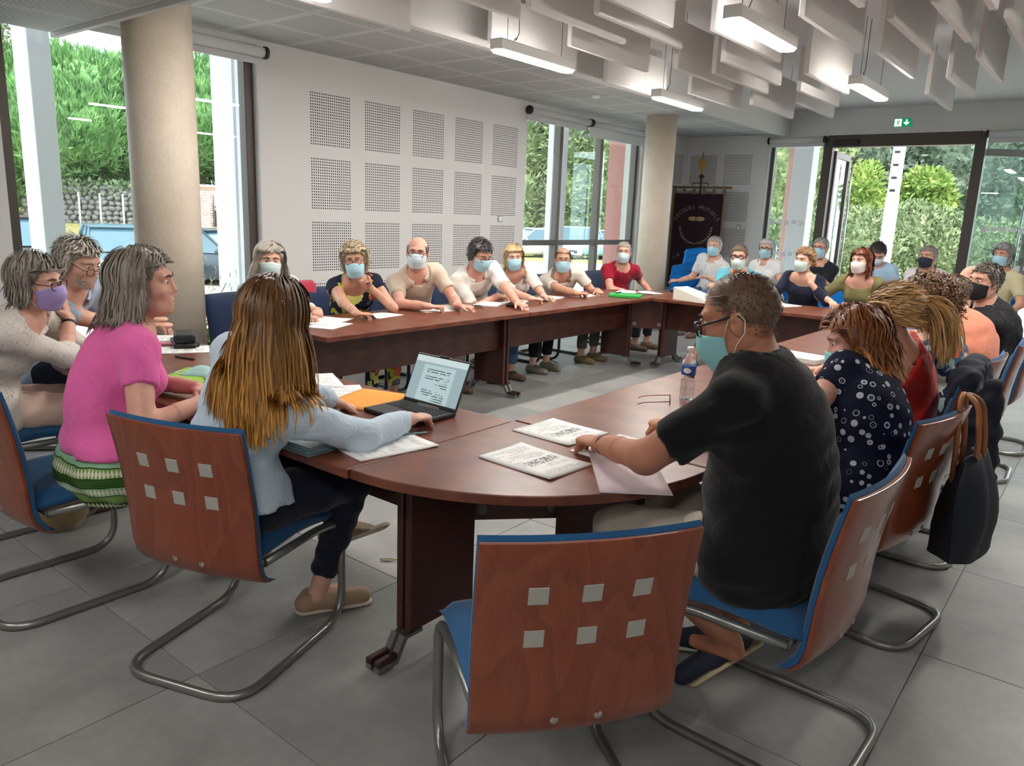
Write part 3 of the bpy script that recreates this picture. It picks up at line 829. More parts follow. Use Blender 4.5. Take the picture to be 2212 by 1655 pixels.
# shrubs right outside the glass
tree('garden_shrub', (-7.0, 3.55, GZ), [((0, 0, .55), (.42, .55, .55)), ((0, .35, .4), (.38, .45, .42)), ((-.3, -.3, .35), (.4, .4, .4))], m_leaf('shrub_leaf', [(.3, (40, 92, 52)), (.5, (74, 134, 78)), (.72, (120, 172, 112))], 6), 'low leafy green shrub outside the near window, right of the wide column', None, (.07, .035), 900, 100, cat='shrub')
tree('garden_shrub', (-7.1, 8.5, GZ), [((0, 0, .45), (.45, .6, .4)), ((0, .8, .4), (.35, .5, .35))], BRT, 'grassy plants outside the foot of the mullioned window', None, (.34, .03), 220, 101, cat='shrub', up=1.2)
gr_ = empty('tall_grass', (-7.1, 3.75, GZ), label='wispy seed-headed grass stems outside the near window', cat='grass')
R = np.random.default_rng(9)
for k in range(7):
    a = R.uniform(-.5, .5, 2); h = R.uniform(1.1, 1.7)
    pts = [(R.uniform(-.1, .1), R.uniform(-.2, .2), 0), (a[0] * .3, a[1] * .3, h * .6), (a[0] * .8, a[1] * .9, h)]
    MB().tube(pts, .004, 5).build('stem', HED, gr_)
    q = np.array(pts[2]) + R.normal(size=(26, 3)) * np.array([.07, .1, .08]); v, f = cards(q, R.normal(size=(26, 3)) * .4 + np.array([0, 0, -.8]), .07, .012, R)
    link('seed_head', mesh_np('seed_head', v, f, False), mat('straw', (206, 196, 168), .9), gr_)

# ---- parked cars
CGL = mat('car_glass', (66, 96, 110), .12, spec=.8); TYRE = mat('tyre', (28, 28, 29), .8); RIM = mat('rim', (170, 174, 178), .3, .9)
LAMP = mat('headlamp', (224, 232, 238), .12, spec=1.0)
def car(loc, rz, paint, label, L=4.2, Wd=1.76, H=1.46, suv=False, group='parked cars'):
    root = empty('parked_car', loc, rz, label, 'car', group)
    g = .16 if not suv else .22
    hw = Wd / 2; bl = H * .60
    # lower body stations: x, half width, z top
    st = [(-L / 2, hw * .80, bl * .78), (-L / 2 + .12, hw * .95, bl * .96), (-L * .36, hw, bl * 1.03), (-L * .1, hw, bl * 1.0), (L * .14, hw, bl * .98), (L * .30, hw * .98, bl * .90), (L * .43, hw * .93, bl * .80), (L / 2 - .04, hw * .84, bl * .66), (L / 2, hw * .74, bl * .55)]
    def ring(x, w, zt, z0):
        return [Vector((x, s * a, b)) for s, a, b in ((-1, w * .82, z0), (-1, w * .98, z0 + .12), (-1, w, z0 + (zt - z0) * .55), (-1, w * .93, zt - .05), (-1, w * .80, zt), (1, w * .80, zt), (1, w * .93, zt - .05), (1, w, z0 + (zt - z0) * .55), (1, w * .98, z0 + .12), (1, w * .82, z0))]
    mb = MB(); rs = [[mb.b.verts.new(v) for v in ring(x, w, zt, g + (.08 if i in (0, 8) else 0))] for i, (x, w, zt) in enumerate(st)]
    for i in range(len(rs) - 1):
        for k in range(10):
            f = mb.b.faces.new((rs[i][k], rs[i][(k + 1) % 10], rs[i + 1][(k + 1) % 10], rs[i + 1][k])); f.smooth = True
    mb.b.faces.new(rs[0]); mb.b.faces.new(rs[-1][::-1])
    mb.build('body', paint, root)
    # glasshouse
    cs = [(-L * .44 if suv else -L * .42, -L * .36), (L * .20, L * .02)]
    zb, zt = bl * .98, H - .06; wb, wt = hw * .88, hw * .68
    q = [(-L * .43, wb, zb), (L * .21, wb, zb), (L * .03, wt, zt), (-L * .34, wt, zt)]
    mb = MB(); lo = []
    for s in (-1, 1): lo.append([mb.b.verts.new((x, s * w, z)) for x, w, z in q])
    for k in range(4): mb.b.faces.new((lo[0][k], lo[0][(k + 1) % 4], lo[1][(k + 1) % 4], lo[1][k]))
    mb.b.faces.new(lo[0]); mb.b.faces.new(lo[1][::-1])
    mb.build('windows', CGL, root)
    mb = MB(); mb.bb(-L * .36, L * .05, -wt - .02, wt + .02, zt - .01, H, .025)
    mb.build('roof', paint, root)
    for s in (-1, 1):
        MB().tube([(L * .21, s * wb, zb), (L * .03, s * (wt + .015), zt)], .035, 6).build('pillar', paint, root)
        MB().tube([(-L * .43, s * wb, zb), (-L * .34, s * (wt + .015), zt)], .05, 6).build('pillar', paint, root)
        MB().tube([(-L * .10, s * (wb + .012), zb), (-L * .11, s * (wt + .02), zt)], .03, 6).build('pillar', paint, root)
        MB().ball((L * .17, s * (hw + .09), bl * 1.05), (.06, .10, .07), 10, 6).build('mirror', paint, root)
        MB().ball((L * .455, s * hw * .66, bl * .74), (.12, .20, .085), 12, 8).build('headlamp', LAMP, root)
        for xx in (-L * .31, L * .32):
            w_ = empty('wheel', (xx, s * hw * .93, .33)); w_.parent = root
            M = Matrix.Rotation(PI / 2, 3, 'X')
            MB().lathe([(.2, -.1), (.33, -.1), (.345, -.06), (.345, .06), (.33, .1), (.2, .1)], (0, 0, 0), 24, M).build('tyre', TYRE, w_)
            mb = MB().lathe([(.001, -.09), (.21, -.09), (.21, .09), (.001, .09)], (0, 0, 0), 20, M)
            mb.build('rim', RIM, w_)
    MB().box((L / 2 - .0, 0, bl * .45), (.05, hw * 1.0, .16), bev=.02).build('grille', BLK, root)
    MB().box((L / 2 + .02, 0, g + .20), (.03, .52, .11), bev=.004).build('number_plate', mat('plate', (228, 230, 226), .5), root)
    MB().bb(L / 2 - .12, L / 2 + .01, -hw * .7, hw * .7, g + .02, g + .1, .02).build('bumper_lip', BLK, root)
    return root
def paint(n, c): return mat('paint_' + n, c, .34, .2, spec=.5)
def face_cam(x, dep, extra):
    g = onground(x, dep); return g, math.atan2(-g[1], -g[0]) + extra
g, a = face_cam(250, 19.5, .12); car(g, a, paint('steel_blue', (84, 110, 122)), 'blue-grey hatchback parked nose-on left of the wide column', 4.1, 1.74, 1.48)
g, a = face_cam(18, 18.5, .3); car(g, a, paint('dark_brown', (66, 62, 62)), 'dark off-road car parked at the far left of the near window', 4.3, 1.8, 1.66, True)
g, a = face_cam(455, 20.5, 1.05); car(g, a, paint('graphite', (52, 62, 72)), 'dark hatchback parked side-on right of the wide column', 4.2, 1.75, 1.46)
g, a = face_cam(1150, 40, -1.15); car(g, a, paint('white_a', (226, 228, 230)), 'white car seen at the left of the mullioned window', 4.3, 1.78, 1.5)
g, a = face_cam(1262, 40, 1.9); car(g, a, paint('sky_blue', (150, 190, 206)), 'pale blue off-road car in the middle of the mullioned window', 4.4, 1.85, 1.66, True)
g, a = face_cam(1318, 42, .4); car(g, a, paint('silver_blue', (176, 192, 204)), 'silvery car at the right of the mullioned window', 4.3, 1.78, 1.5)
g, a = face_cam(1205, 40.5, .3); car(g, a, paint('white_b', (230, 232, 232)), 'white car nose-on between the other cars behind the mullioned window', 4.2, 1.76, 1.5)
# ================================================================ tables
TZ = .74
def m_wood(name, cols, scale=(1, 1, 1), rough=.32, wave=1.6, coat=.25, rot=(0, 0, 0)):
    t = NT(name); co = t.coord(scale, rot=rot)
    wv = t.new('ShaderNodeTexWave', wave_type='BANDS', bands_direction='X'); wv.inputs['Scale'].default_value = wave
    wv.inputs['Distortion'].default_value = 5.0; wv.inputs['Detail'].default_value = 3; wv.inputs['Detail Scale'].default_value = 1.4
    t.link(co, wv.inputs['Vector'])
    fine = t.noise(co, 26, 4, .6)
    c = t.ramp(wv.outputs['Fac'], [(.1, cols[0]), (.55, cols[1]), (.95, cols[2])])
    t.col(t.mix(.35, c, t.ramp(fine, [(.3, cols[0]), (.7, cols[2])])))
    t.rough(rough); t.spec(.5); t.b.inputs['Coat Weight'].default_value = coat; t.b.inputs['Coat Roughness'].default_value = .25
    return t.m
MAH = [(94, 48, 34), (108, 57, 40), (122, 67, 47)]
TOPX = m_wood('mahogany_top', MAH, (1.2, 9, 9), .33, 1.2, .0)          # grain along local x
PANEL = m_wood('mahogany_panel', [(62, 28, 22), (74, 34, 26), (86, 41, 30)], (1.0, 8, 12), .42, 1.4, .1)
METAL = mat('grey_metal', (140, 140, 138), .35, .85); PADM = mat('foot_pad', (54, 26, 22), .45)
TLEN = 2.05
def leg_unit(parent, x, sx):
    """one end leg: upright panel with metal feet, panel plane across the table"""
    lg = empty('leg', (x, 0, 0)); lg.parent = parent
    MB().bb(-.014, .014, -.165, .165, .10, TZ - .035, .006).build('leg_panel', PANEL, lg)
    for s in (-1, 1):
        mb = MB()
        prof = [(s * .10, .10), (s * .185, .10), (s * .225, .03), (s * .30, .03), (s * .30, .012), (s * .215, .012), (s * .172, .086), (s * .10, .086)]
        mb.prism(prof if s > 0 else prof[::-1], -.013, .013, Matrix(((0, 0, 1), (1, 0, 0), (0, 1, 0))))
        mb.build('foot_bracket', METAL, lg)
        MB().bb(-.0135, .0135, min(s * .215, s * .302), max(s * .215, s * .302), .028, .052, .004).build('foot_pad', PADM, lg)
def table(c, rz, label, L=TLEN, mod=.10):
    r = empty('conference_table', (c[0], c[1], 0), rz, label, 'table', 'rectangular tables of the ring')
    MB().bb(-L / 2 + .002, L / 2 - .002, -.4, .4, TZ - .032, TZ, .004, 2).build('tabletop', TOPX, r)
    leg_unit(r, -L / 2 + .022, -1); leg_unit(r, L / 2 - .022, 1)
    if mod is not None:
        MB().bb(-L / 2 + .04, L / 2 - .04, mod - .009, mod + .009, .40, TZ - .04, .002).build('modesty_panel', PANEL, r)
        for s in (-1, 1):
            MB().bb(s * (L / 2 - .075) - .022, s * (L / 2 - .075) + .022, mod - .0115, mod + .0115, .60, .70, .002).build('bracket_plate', PADM, r)
    return r
t_p4 = table((-1.735 - TLEN / 2, 1.815), 0, 'dark red-brown table under the laptop, running to the grey-haired woman in pink')
table((-4.12, 2.88 + TLEN / 2), PI / 2, 'dark red-brown table in front of the white-haired woman by the perforated wall', mod=-.10)
table((-4.12, 2.885 + TLEN * 1.5), PI / 2, 'dark red-brown table in front of the man in red and the blonde woman', mod=-.10)
table((-3.70 + TLEN / 2, 7.35), 0, 'dark red-brown table at the far end carrying the white paper bag', mod=-.10)
table((-1.34, 2.235 + TLEN / 2), PI / 2, 'dark red-brown table under the water bottle', mod=.10)
table((-1.34, 2.24 + TLEN * 1.5), PI / 2, 'dark red-brown table before the curly-haired woman in the floral shirt', mod=.10)
def corner(c, a0, label, caps=None):
    r = empty('corner_table', (c[0], c[1], 0), 0, label, 'table', 'quarter-round corner tables')
    for lx, ly, la in ((.018, -.41, 0), (.40, -.018, PI / 2)):
        q = Matrix.Rotation(a0 + PI / 2, 3, 'Z') @ Vector((lx, ly, 0)); leg_unit(r, 0, 1); lg_ = r.children[-1]; lg_.location = q; lg_.rotation_euler = (0, 0, la + a0 + PI / 2)
    n = 26; poly = [(0, 0)] + [(.80 * math.cos(a0 + PI / 2 * k / n), .80 * math.sin(a0 + PI / 2 * k / n)) for k in range(n + 1)]
    o = MB().prism(poly, TZ - .032, TZ).build('tabletop', TOPX, r)
    md = o.modifiers.new('bevel', 'BEVEL'); md.width = .004; md.segments = 2; md.limit_method = 'ANGLE'; md.angle_limit = .9
    if caps:
        (x0, y0), (x1, y1) = caps; L = math.hypot(x1 - x0, y1 - y0); an_ = math.atan2(y1 - y0, x1 - x0)
        MB().box(((x0 + x1) / 2, (y0 + y1) / 2, .555), (L, .018, .31), an_, .002).build('link_panel', PANEL, r)
        M = Matrix.Rotation(an_, 3, 'Z') @ Matrix.Rotation(PI / 2, 3, 'X')
        for f in (.10, .90):
            p_ = (x0 + (x1 - x0) * f, y0 + (y1 - y0) * f, .445)
            MB().lathe([(.001, .0145), (.021, .0145), (.023, .012), (.023, .0085)], p_, 20, M).build('screw_cap', mat('cap_grey', (112, 108, 104), .5), r)
    return r
corner((-1.735, 2.225), -PI / 2, 'quarter-round corner table in the foreground with two sheets of paper', ((-.01, -.22), (.22, .03)))
corner((-1.735 - TLEN, 2.225), PI, 'quarter-round corner table before the bearded man at the left')
corner((-3.72, 6.99), PI / 2, 'quarter-round corner table at the far left corner beside the man in red', ((-.24, .02), (.02, .20)))

# ================================================================ conference chairs
def m_plywood():
    t = NT('red_plywood'); co = t.coord((1, 1, 1))
    mp = t.new('ShaderNodeMapping'); mp.inputs['Scale'].default_value = (7.5, 1, 2.0); t.link(co, mp.inputs[0])
    oi = t.new('ShaderNodeObjectInfo'); va = t.new('ShaderNodeVectorMath', operation='ADD'); cx_ = t.new('ShaderNodeCombineXYZ')
    t.link(t.math('MULTIPLY', oi.outputs['Random'], 13.0), cx_.inputs[0]); t.link(t.math('MULTIPLY', oi.outputs['Random'], 7.0), cx_.inputs[2])
    t.link(mp.outputs[0], va.inputs[0]); t.link(cx_.outputs[0], va.inputs[1])
    n = t.noise(va.outputs[0], .55, 2, .5, .4)
    rings = t.math('FRACT', t.math('MULTIPLY', n, 11.0))
    c = t.ramp(rings, [(0, (118, 52, 28)), (.5, (128, 60, 34)), (.86, (136, 68, 40)), (1, (108, 48, 27))])
    f = t.noise(t.coord((60, 60, 4)), 3, 3)
    t.col(t.mix(.3, c, t.ramp(f, [(.3, (100, 42, 24)), (.7, (142, 72, 44))])))
    t.rough(.30); t.b.inputs['Coat Weight'].default_value = .35; t.b.inputs['Coat Roughness'].default_value = .22
    return t.m
PLY = m_plywood()
def m_fab(name, c, sc=420):
    t = NT(name); co = t.coord(); f = t.noise(co, sc, 2); g = t.noise(co, 7, 3)
    cc = lin(c)
    t.col(t.mix(.4, t.ramp(f, [(.3, tuple(v * .8 for v in cc[:3]) + (1,)), (.7, tuple(v * 1.2 for v in cc[:3]) + (1,))]), t.ramp(g, [(.3, tuple(v * .92 for v in cc[:3]) + (1,)), (.7, tuple(v * 1.08 for v in cc[:3]) + (1,))])))
    t.rough(.9); t.spec(.2); t.b.inputs['Sheen Weight'].default_value = .25; t.bump(f, .15, .0015)
    return t.m
FABB = m_fab('blue_upholstery', (32, 84, 128)); FABN = m_fab('navy_upholstery', (30, 46, 78))
TUBE = mat('tube_grey', (138, 138, 134), .32, .75); TUBED = mat('tube_dark', (62, 64, 68), .4, .6)
ALU = mat('inlay_alu', (172, 172, 164), .5, .25); SCR = mat('screw_steel', (196, 190, 178), .3, .9)
# back profile: (y, z) of the centre line, bottom to top
BPROF = [(-.175, .345), (-.205, .355), (-.228, .385), (-.240, .43), (-.243, .48), (-.248, .55), (-.258, .63), (-.272, .71), (-.288, .79), (-.305, .865)]
def back_surface(off, w0, w1, y_extra=0, inset=0, n=12):
    """grid rows bottom->top following the shell profile, offset forwards by off"""
    rows_ = []
    for i, (y, z) in enumerate(BPROF):
        f = i / (len(BPROF) - 1); hw = (w0 + (w1 - w0) * f) - inset
        row = []
        for k in range(n + 1):
            u = -1 + 2 * k / n
            row.append(Vector((u * hw, y + off + .028 * u * u + y_extra, z + (inset if i == 0 else 0) - (inset * .6 if i == len(BPROF) - 1 else 0))))
        rows_.append(row)
    return rows_
def slab(front, back):
    """closed slab between two point grids"""
    mb = MB(); A = [[mb.b.verts.new(p) for p in r] for r in front]; B = [[mb.b.verts.new(p) for p in r] for r in back]
    R_, C_ = len(A), len(A[0])
    for i in range(R_ - 1):
        for j in range(C_ - 1):
            for G, fl_ in ((A, False), (B, True)):
                q = (G[i][j], G[i][j + 1], G[i + 1][j + 1], G[i + 1][j])
                f = mb.b.faces.new(q[::-1] if fl_ else q); f.smooth = True
    for i in range(R_ - 1):
        mb.b.faces.new((A[i][0], A[i + 1][0], B[i + 1][0], B[i][0])); mb.b.faces.new((A[i + 1][-1], A[i][-1], B[i][-1], B[i + 1][-1]))
    for j in range(C_ - 1):
        mb.b.faces.new((A[0][j + 1], A[0][j], B[0][j], B[0][j + 1])); mb.b.faces.new((A[-1][j], A[-1][j + 1], B[-1][j + 1], B[-1][j]))
    return mb
def pillow(w, l, t, z, n=14, y0=0, nose=.03):
    """upholstered seat pad: rounded box with a drooping front"""
    mb = MB(); top = []; bot = []
    for i in range(n + 1):
        v = -1 + 2 * i / n; rt = []; rb_ = []
        for k in range(n + 1):
            u = -1 + 2 * k / n
            e = max(0, 1 - abs(u) ** 7) * max(0, 1 - abs(v) ** 7)
            e = e ** .35
            x = u * w / 2; y = y0 + v * l / 2
            dz = -nose * max(0, v) ** 3 + .018 * (u * u) * (1 - abs(v)) 
            rt.append(Vector((x, y, z + t / 2 * e + dz))); rb_.append(Vector((x, y, z - t / 2 * e + dz)))
        top.append(rt); bot.append(rb_)
    return slab(top, bot)
def make_chair(fab, tube, wood=True):
    r = empty('conference_chair', (0, 0, 0))
    hw = .235; zt = .0135
    path = [(-hw + .015, -.16, .405), (-hw + .01, .13, .405), (-hw, .265, .385), (-hw, .262, zt), (-hw, -.325, zt), (hw, -.325, zt), (hw, .262, zt), (hw, .265, .385), (hw - .01, .13, .405), (hw - .015, -.16, .405)]
    MB().tube(fillet(path, [0, .05, .10, .12, .12, .12, .12, .10, .05, 0], 6), .0150, 10).build('tube_frame', tube, r)
    MB().tube([(-hw + .015, -.155, .405), (hw - .015, -.155, .405)], .012, 8).build('cross_tube', tube, r)
    pillow(.475, .47, .075, .445, y0=.03).build('seat', fab, r)
    fr_ = back_surface(.0, .243, .249); bk = back_surface(-.013, .243, .249)
    if wood:
        o = slab(fr_, bk).build('back_shell', PLY, r)
        md = o.modifiers.new('bevel', 'BEVEL'); md.width = .003; md.segments = 2; md.limit_method = 'ANGLE'
    # pad: swollen slab
    fp = back_surface(.002, .244, .250); pp = back_surface(.002, .244, .250)
    R_, C_ = len(fp), len(fp[0])
    for i in range(R_):
        for j in range(C_):
            u = -1 + 2 * j / (C_ - 1); v = -1 + 2 * i / (R_ - 1)
            e = (max(0, 1 - abs(u) ** 6) * max(0, 1 - abs(v) ** 8)) ** .4
            fp[i][j] = fp[i][j] + Vector((0, .008 + .030 * e, .010 * (1 if i == R_ - 1 else 0)))
    slab(fp, pp).build('back_pad', fab, r)
    if wood:
        def shell_pt(x, z):
            for (y0, z0), (y1, z1) in zip(BPROF, BPROF[1:]):
                if z0 <= z <= z1:
                    f = (z - z0) / (z1 - z0); hwz = .235; return y0 + (y1 - y0) * f - .013 + .028 * (x / hwz) ** 2, math.atan2(-(y1 - y0), z1 - z0)
        for x in (-.118, .0, .118):
            for z in (.735, .625):
                y, an_ = shell_pt(x, z)
                o = MB().box((0, 0, 0), (.044, .003, .044), bev=.0008).build('inlay', ALU, r, (x, y - .0002, z)); o.rotation_euler = (an_, 0, math.atan2(.056 * x / .055, 1) if False else x * .95)
        for x in (-.055, .05):
            y, an_ = shell_pt(x, .405)
            o = MB().lathe([(.001, .003), (.004, .001), (.0095, .0022), (.0105, 0), (.0105, -.002)], (0, 0, 0), 14, Matrix.Rotation(PI / 2, 3, 'X')).build('screw', SCR, r, (x, y, .405))
    return r
def set_chair(proto, used, x, y, rz, label, group):
    c = proto if not used else copy_tree(proto)
    c.location = (x, y, 0); c.rotation_euler = (0, 0, rz); tag(c, label, 'chair', group); return c
GA = 'blue chairs with wooden backs around the table'
cA = make_chair(FABB, TUBE)
CH = [(-3.97, 1.27, 0, 'blue chair with wooden back under the woman in the lilac mask'),
      (-3.08, 1.14, .0, 'blue chair with wooden back under the woman in the pink top'),
      (-2.235, 1.357, math.radians(19), 'blue chair with wooden back under the woman in the light blue sweater'),
      (-1.0, 1.455, math.radians(53), 'empty blue chair, wooden back towards us, nearest to the camera'),
      (-.695, 2.16, math.radians(88), 'blue chair with wooden back under the man in the black shirt'),
      (-.70, 3.13, math.radians(81), 'blue wooden-backed chair with the navy tote bag hung on it'),
      (-.74, 3.98, math.radians(88), 'blue wooden-backed chair with the dark coat over it'),
      (-.74, 4.80, math.radians(88), 'blue wooden-backed chair under the curly-haired woman in the floral shirt'),
      (-.70, 5.60, math.radians(92), 'blue wooden-backed chair under the man in the salmon shirt'),
      (-.68, 6.40, math.radians(92), 'blue wooden-backed chair under the man in the black mask')]
for i, (x, y, a, lb) in enumerate(CH): set_chair(cA, i, x, y, a, lb, GA)
cB = make_chair(FABN, TUBED)
GB = 'navy chairs along the perforated wall'
CHB = [(-4.85, 3.16, 'navy chair under the white-haired woman by the near window'), (-4.85, 3.92, 'navy chair with the red cloth on it, under the woman in the floral top'),
       (-4.85, 4.64, 'navy chair under the balding man in the beige polo'), (-4.85, 5.38, 'navy chair under the dark-haired man in the white shirt'),
       (-4.85, 6.04, 'navy chair under the blonde woman with the necklace'), (-4.85, 6.84, 'navy chair under the man in the white polo with grey collar'),
       (-4.90, 8.12, 'navy chair under the man in the red t-shirt')]
for i, (x, y, lb) in enumerate(CHB): set_chair(cB, i, x, y, -PI / 2 + (.0 if i else .12), lb, GB)
set_chair(cA, 1, -4.75, 1.62, math.radians(-40), 'blue wooden-backed chair under the bearded man at the left', GA)

# ---- bright blue meeting-room chairs of the audience
FABC = m_fab('bright_blue_upholstery', (10, 104, 178)); FRB = mat('chair_black', (24, 25, 28), .5); CHR = mat('chrome', (200, 202, 206), .2, 1)
def make_vchair(fab, tube):
    r = empty('stacking_chair', (0, 0, 0))
    pillow(.46, .44, .07, .455, y0=.02, nose=.015).build('seat', fab, r)
    MB().bb(-.20, .20, -.17, .20, .405, .425, .008).build('seat_pan', FRB, r)
    rows_f, rows_b = [], []
    for i in range(9):
        v = -1 + 2 * i / 8; z = .66 + v * .175; hw = .225 * (max(0, 1 - abs(v) ** 4.5)) ** .3 + .001; y = -.215 - .05 * (i / 8)
        rows_f.append([Vector((hw * (-1 + 2 * k / 10), y + .028 * (1 - (-1 + 2 * k / 10) ** 4) * (1 - v ** 4) + .03 * (-1 + 2 * k / 10) ** 2, z)) for k in range(11)])
        rows_b.append([Vector((hw * (-1 + 2 * k / 10), y - .022 * (1 - v ** 6) + .03 * (-1 + 2 * k / 10) ** 2, z)) for k in range(11)])
    slab(rows_f, rows_b).build('backrest', fab, r)
    for s in (-1, 1):
        MB().tube(fillet([(s * .21, .21, .01), (s * .205, .17, .40), (s * .205, -.17, .41), (s * .16, -.235, .62)], .05), .011, 8).build('leg', tube, r)
        MB().tube([(s * .215, -.23, .01), (s * .205, -.12, .40)], .011, 8).build('leg', tube, r)
    return r
cV = make_vchair(FABC, FRB); GV = 'bright blue audience chairs'
VCH = [(-3.30, 8.24, 183, 'bright blue chair under the man in the cyan t-shirt'), (-2.62, 8.30, 182, 'bright blue chair under the woman in the navy blazer'), (-2.05, 8.30, 172, 'bright blue chair under the woman in the olive cardigan'),
       (-4.35, 9.85, 160, 'bright blue chair under the man in the speckled white shirt'), (-3.62, 9.9, 175, 'bright blue chair under the white-haired woman in the white polo'), (-3.02, 9.9, 175, 'bright blue chair under the man in the black t-shirt'),
       (-2.30, 9.9, 175, 'bright blue chair under the man looking down in light blue'), (-1.75, 9.95, 170, 'bright blue chair under the man in the dark mask and white polo'), (-1.13, 10.0, 170, 'bright blue chair under the person in the beige shirt'),
       (-2.62, 9.35, 178, 'empty bright blue chair beside the man in the black t-shirt'), (-1.70, 9.0, 178, 'empty blue chair behind the woman in the olive cardigan')]
for i, (x, y, a, lb) in enumerate(VCH):
    c = cV if i == 0 else copy_tree(cV); c.location = (x, y, 0); c.rotation_euler = (0, 0, math.radians(a)); tag(c, lb, 'chair', GV)
# stacks of the same chair beside the far column
for k in range(4):
    c = copy_tree(cV); c.location = (-4.93, 10.42 + .03 * k, .105 * k); c.rotation_euler = (0, 0, math.radians(196)); tag(c, 'bright blue chair in the tall stack under the banner, %s from the bottom' % nth(k), 'chair', 'stacked blue chairs')
for k in range(2):
    c = copy_tree(cV); c.location = (-4.72, 9.86 + .03 * k, .105 * k); c.rotation_euler = (0, 0, math.radians(215)); tag(c, 'bright blue chair in the low stack beside the far column, %s from the bottom' % nth(k), 'chair', 'stacked blue chairs')

# ================================================================ things on the tables
def m_paper(name, kind='text', base=(236, 236, 234), ink=(142, 144, 148)):
    t = NT(name); tc = t.new('ShaderNodeTexCoord'); sp = t.new('ShaderNodeSeparateXYZ'); t.link(tc.outputs['Object'], sp.inputs[0])
    u, v = sp.outputs['X'], sp.outputs['Y']
    inr = t.math('MULTIPLY', t.math('LESS_THAN', t.math('ABSOLUTE', u), .082), t.math('LESS_THAN', t.math('ABSOLUTE', v), .125))
    line = t.math('LESS_THAN', t.math('FRACT', t.math('MULTIPLY', v, 125.0)), .34)
    mp = t.coord((1, 125, 1)); sn = t.new('ShaderNodeTexWhiteNoise', noise_dimensions='2D')
    fl_ = t.new('ShaderNodeVectorMath', operation='FLOOR'); mm = t.coord((420, 125, 1)); t.link(mm, fl_.inputs[0]); t.link(fl_.outputs[0], sn.inputs['Vector'])
    word = t.math('GREATER_THAN', sn.outputs['Value'], .25)
    para = t.math('GREATER_THAN', t.noise(t.coord((6, 30, 1)), 1.0, 1), .47)
    f = t.math('MULTIPLY', t.math('MULTIPLY', inr, line), t.math('MULTIPLY', word, para))
    c = t.mix(f, base, ink)
    if kind == 'table':
        cell = t.math('MULTIPLY', t.math('GREATER_THAN', sn.outputs['Value'], .55), t.math('LESS_THAN', t.math('ABSOLUTE', t.math('ADD', v, .02)), .022))
        c = t.mix(t.math('MULTIPLY', cell, t.math('MULTIPLY', inr, t.math('GREATER_THAN', u, -.06))), c, (96, 96, 98))
    t.col(c); t.rough(.85); t.spec(.2); return t.m
PAP = m_paper('printed_page'); PAPT = m_paper('printed_table', 'table'); PAPB = mat('blank_paper', (238, 238, 236), .85)
PAPC = mat('cream_paper', (240, 236, 222), .85)
def sheet(c, rz, label, m=PAP, w=.21, l=.297, n=1, z=TZ, curl=.0, cat='paper', name='paper_sheet', group='papers on the tables'):
    t = .0006 + .0011 * n
    mb = MB(); K = 6; top = []; bot = []
    for i in range(K + 1):
        rt, rb_ = [], []
        for k in range(K + 1):
            u = -1 + 2 * k / K; v = -1 + 2 * i / K
            zz = curl * (max(0, u * v) ** 2 + .3 * max(0, -u * v) ** 3)
            rt.append(Vector((u * w / 2, v * l / 2, t + zz))); rb_.append(Vector((u * w / 2, v * l / 2, zz)))
        top.append(rt); bot.append(rb_)
    o = slab(top, bot).build(name, m, None, (c[0], c[1], z + .0008), rz)
    return tag(o, label, cat, group)
def ang(p, q): return math.atan2(q[1] - p[1], q[0] - p[0])
def P2(x, y, z=TZ): return px(x, y, z=z)[:2]
def quad(pts):
    c = sum(P2(*p) for p in pts) / 4; a = P2(*pts[0]); b = P2(*pts[1]); return c, ang(a, b)
# foreground corner
c, a = quad([(1035, 988), (1129, 960), (1276, 1007), (1185, 1040)]); sheet(c, a, 'stack of printed sheets nearest the rounded table edge', PAPT, n=4, curl=.004)
c, a = quad([(1105, 936), (1216, 905), (1310, 933), (1208, 966)]); sheet(c, a, 'printed sheet with dark rows under the hand with the wristband', PAPT, n=2, w=.24, l=.26, curl=.003)
sheet((-1.25, 2.20), math.radians(-4), 'white form lying under the forearm of the man in black', PAP, n=1)
sheet((-1.12, 2.02), math.radians(38), 'mauve paper sleeve under the elbow of the man in black', mat('mauve_paper', (196, 178, 182), .7), n=2, w=.21, l=.42)
c, a = quad([(705, 967), (884, 935), (945, 957), (777, 1000)]); sheet(c, a + PI / 2, 'printed minutes under the arm of the woman in light blue', PAP, n=2, curl=.003)
# laptop
lp = empty('laptop', (-2.075, 2.0, TZ), math.radians(-1.5), 'open black laptop showing a white document', 'laptop')
DKP = mat('laptop_black', (34, 35, 37), .4)
MB().bb(-.15, .15, -.105, .105, .002, .017, .003).build('base', DKP, lp)
kb = MB().box((0, 0, 0), (.0158, .0138, .0024), bev=.001).mesh('key'); kb.materials.append(mat('key_black', (20, 20, 22), .5))
for i in range(14):
    for j in range(5):
        link('key', kb, None, lp, (-.13 + .0187 * i + (.004 if j % 2 else 0), .075 - .0172 * j, .0182))
MB().bb(-.05, .05, -.095, -.035, .0168, .0176).build('touchpad', mat('touchpad', (44, 45, 47), .35), lp)
MB().bb(-.06, .06, .092, .104, .012, .022, .004).build('hinge', METAL, lp)
sc_ = empty('screen_lid', (0, .103, .016), 0); sc_.parent = lp; sc_.rotation_euler = (math.radians(-24), 0, 0)
MB().bb(-.15, .15, -.003, .005, 0, .205, .003).build('lid', DKP, sc_)
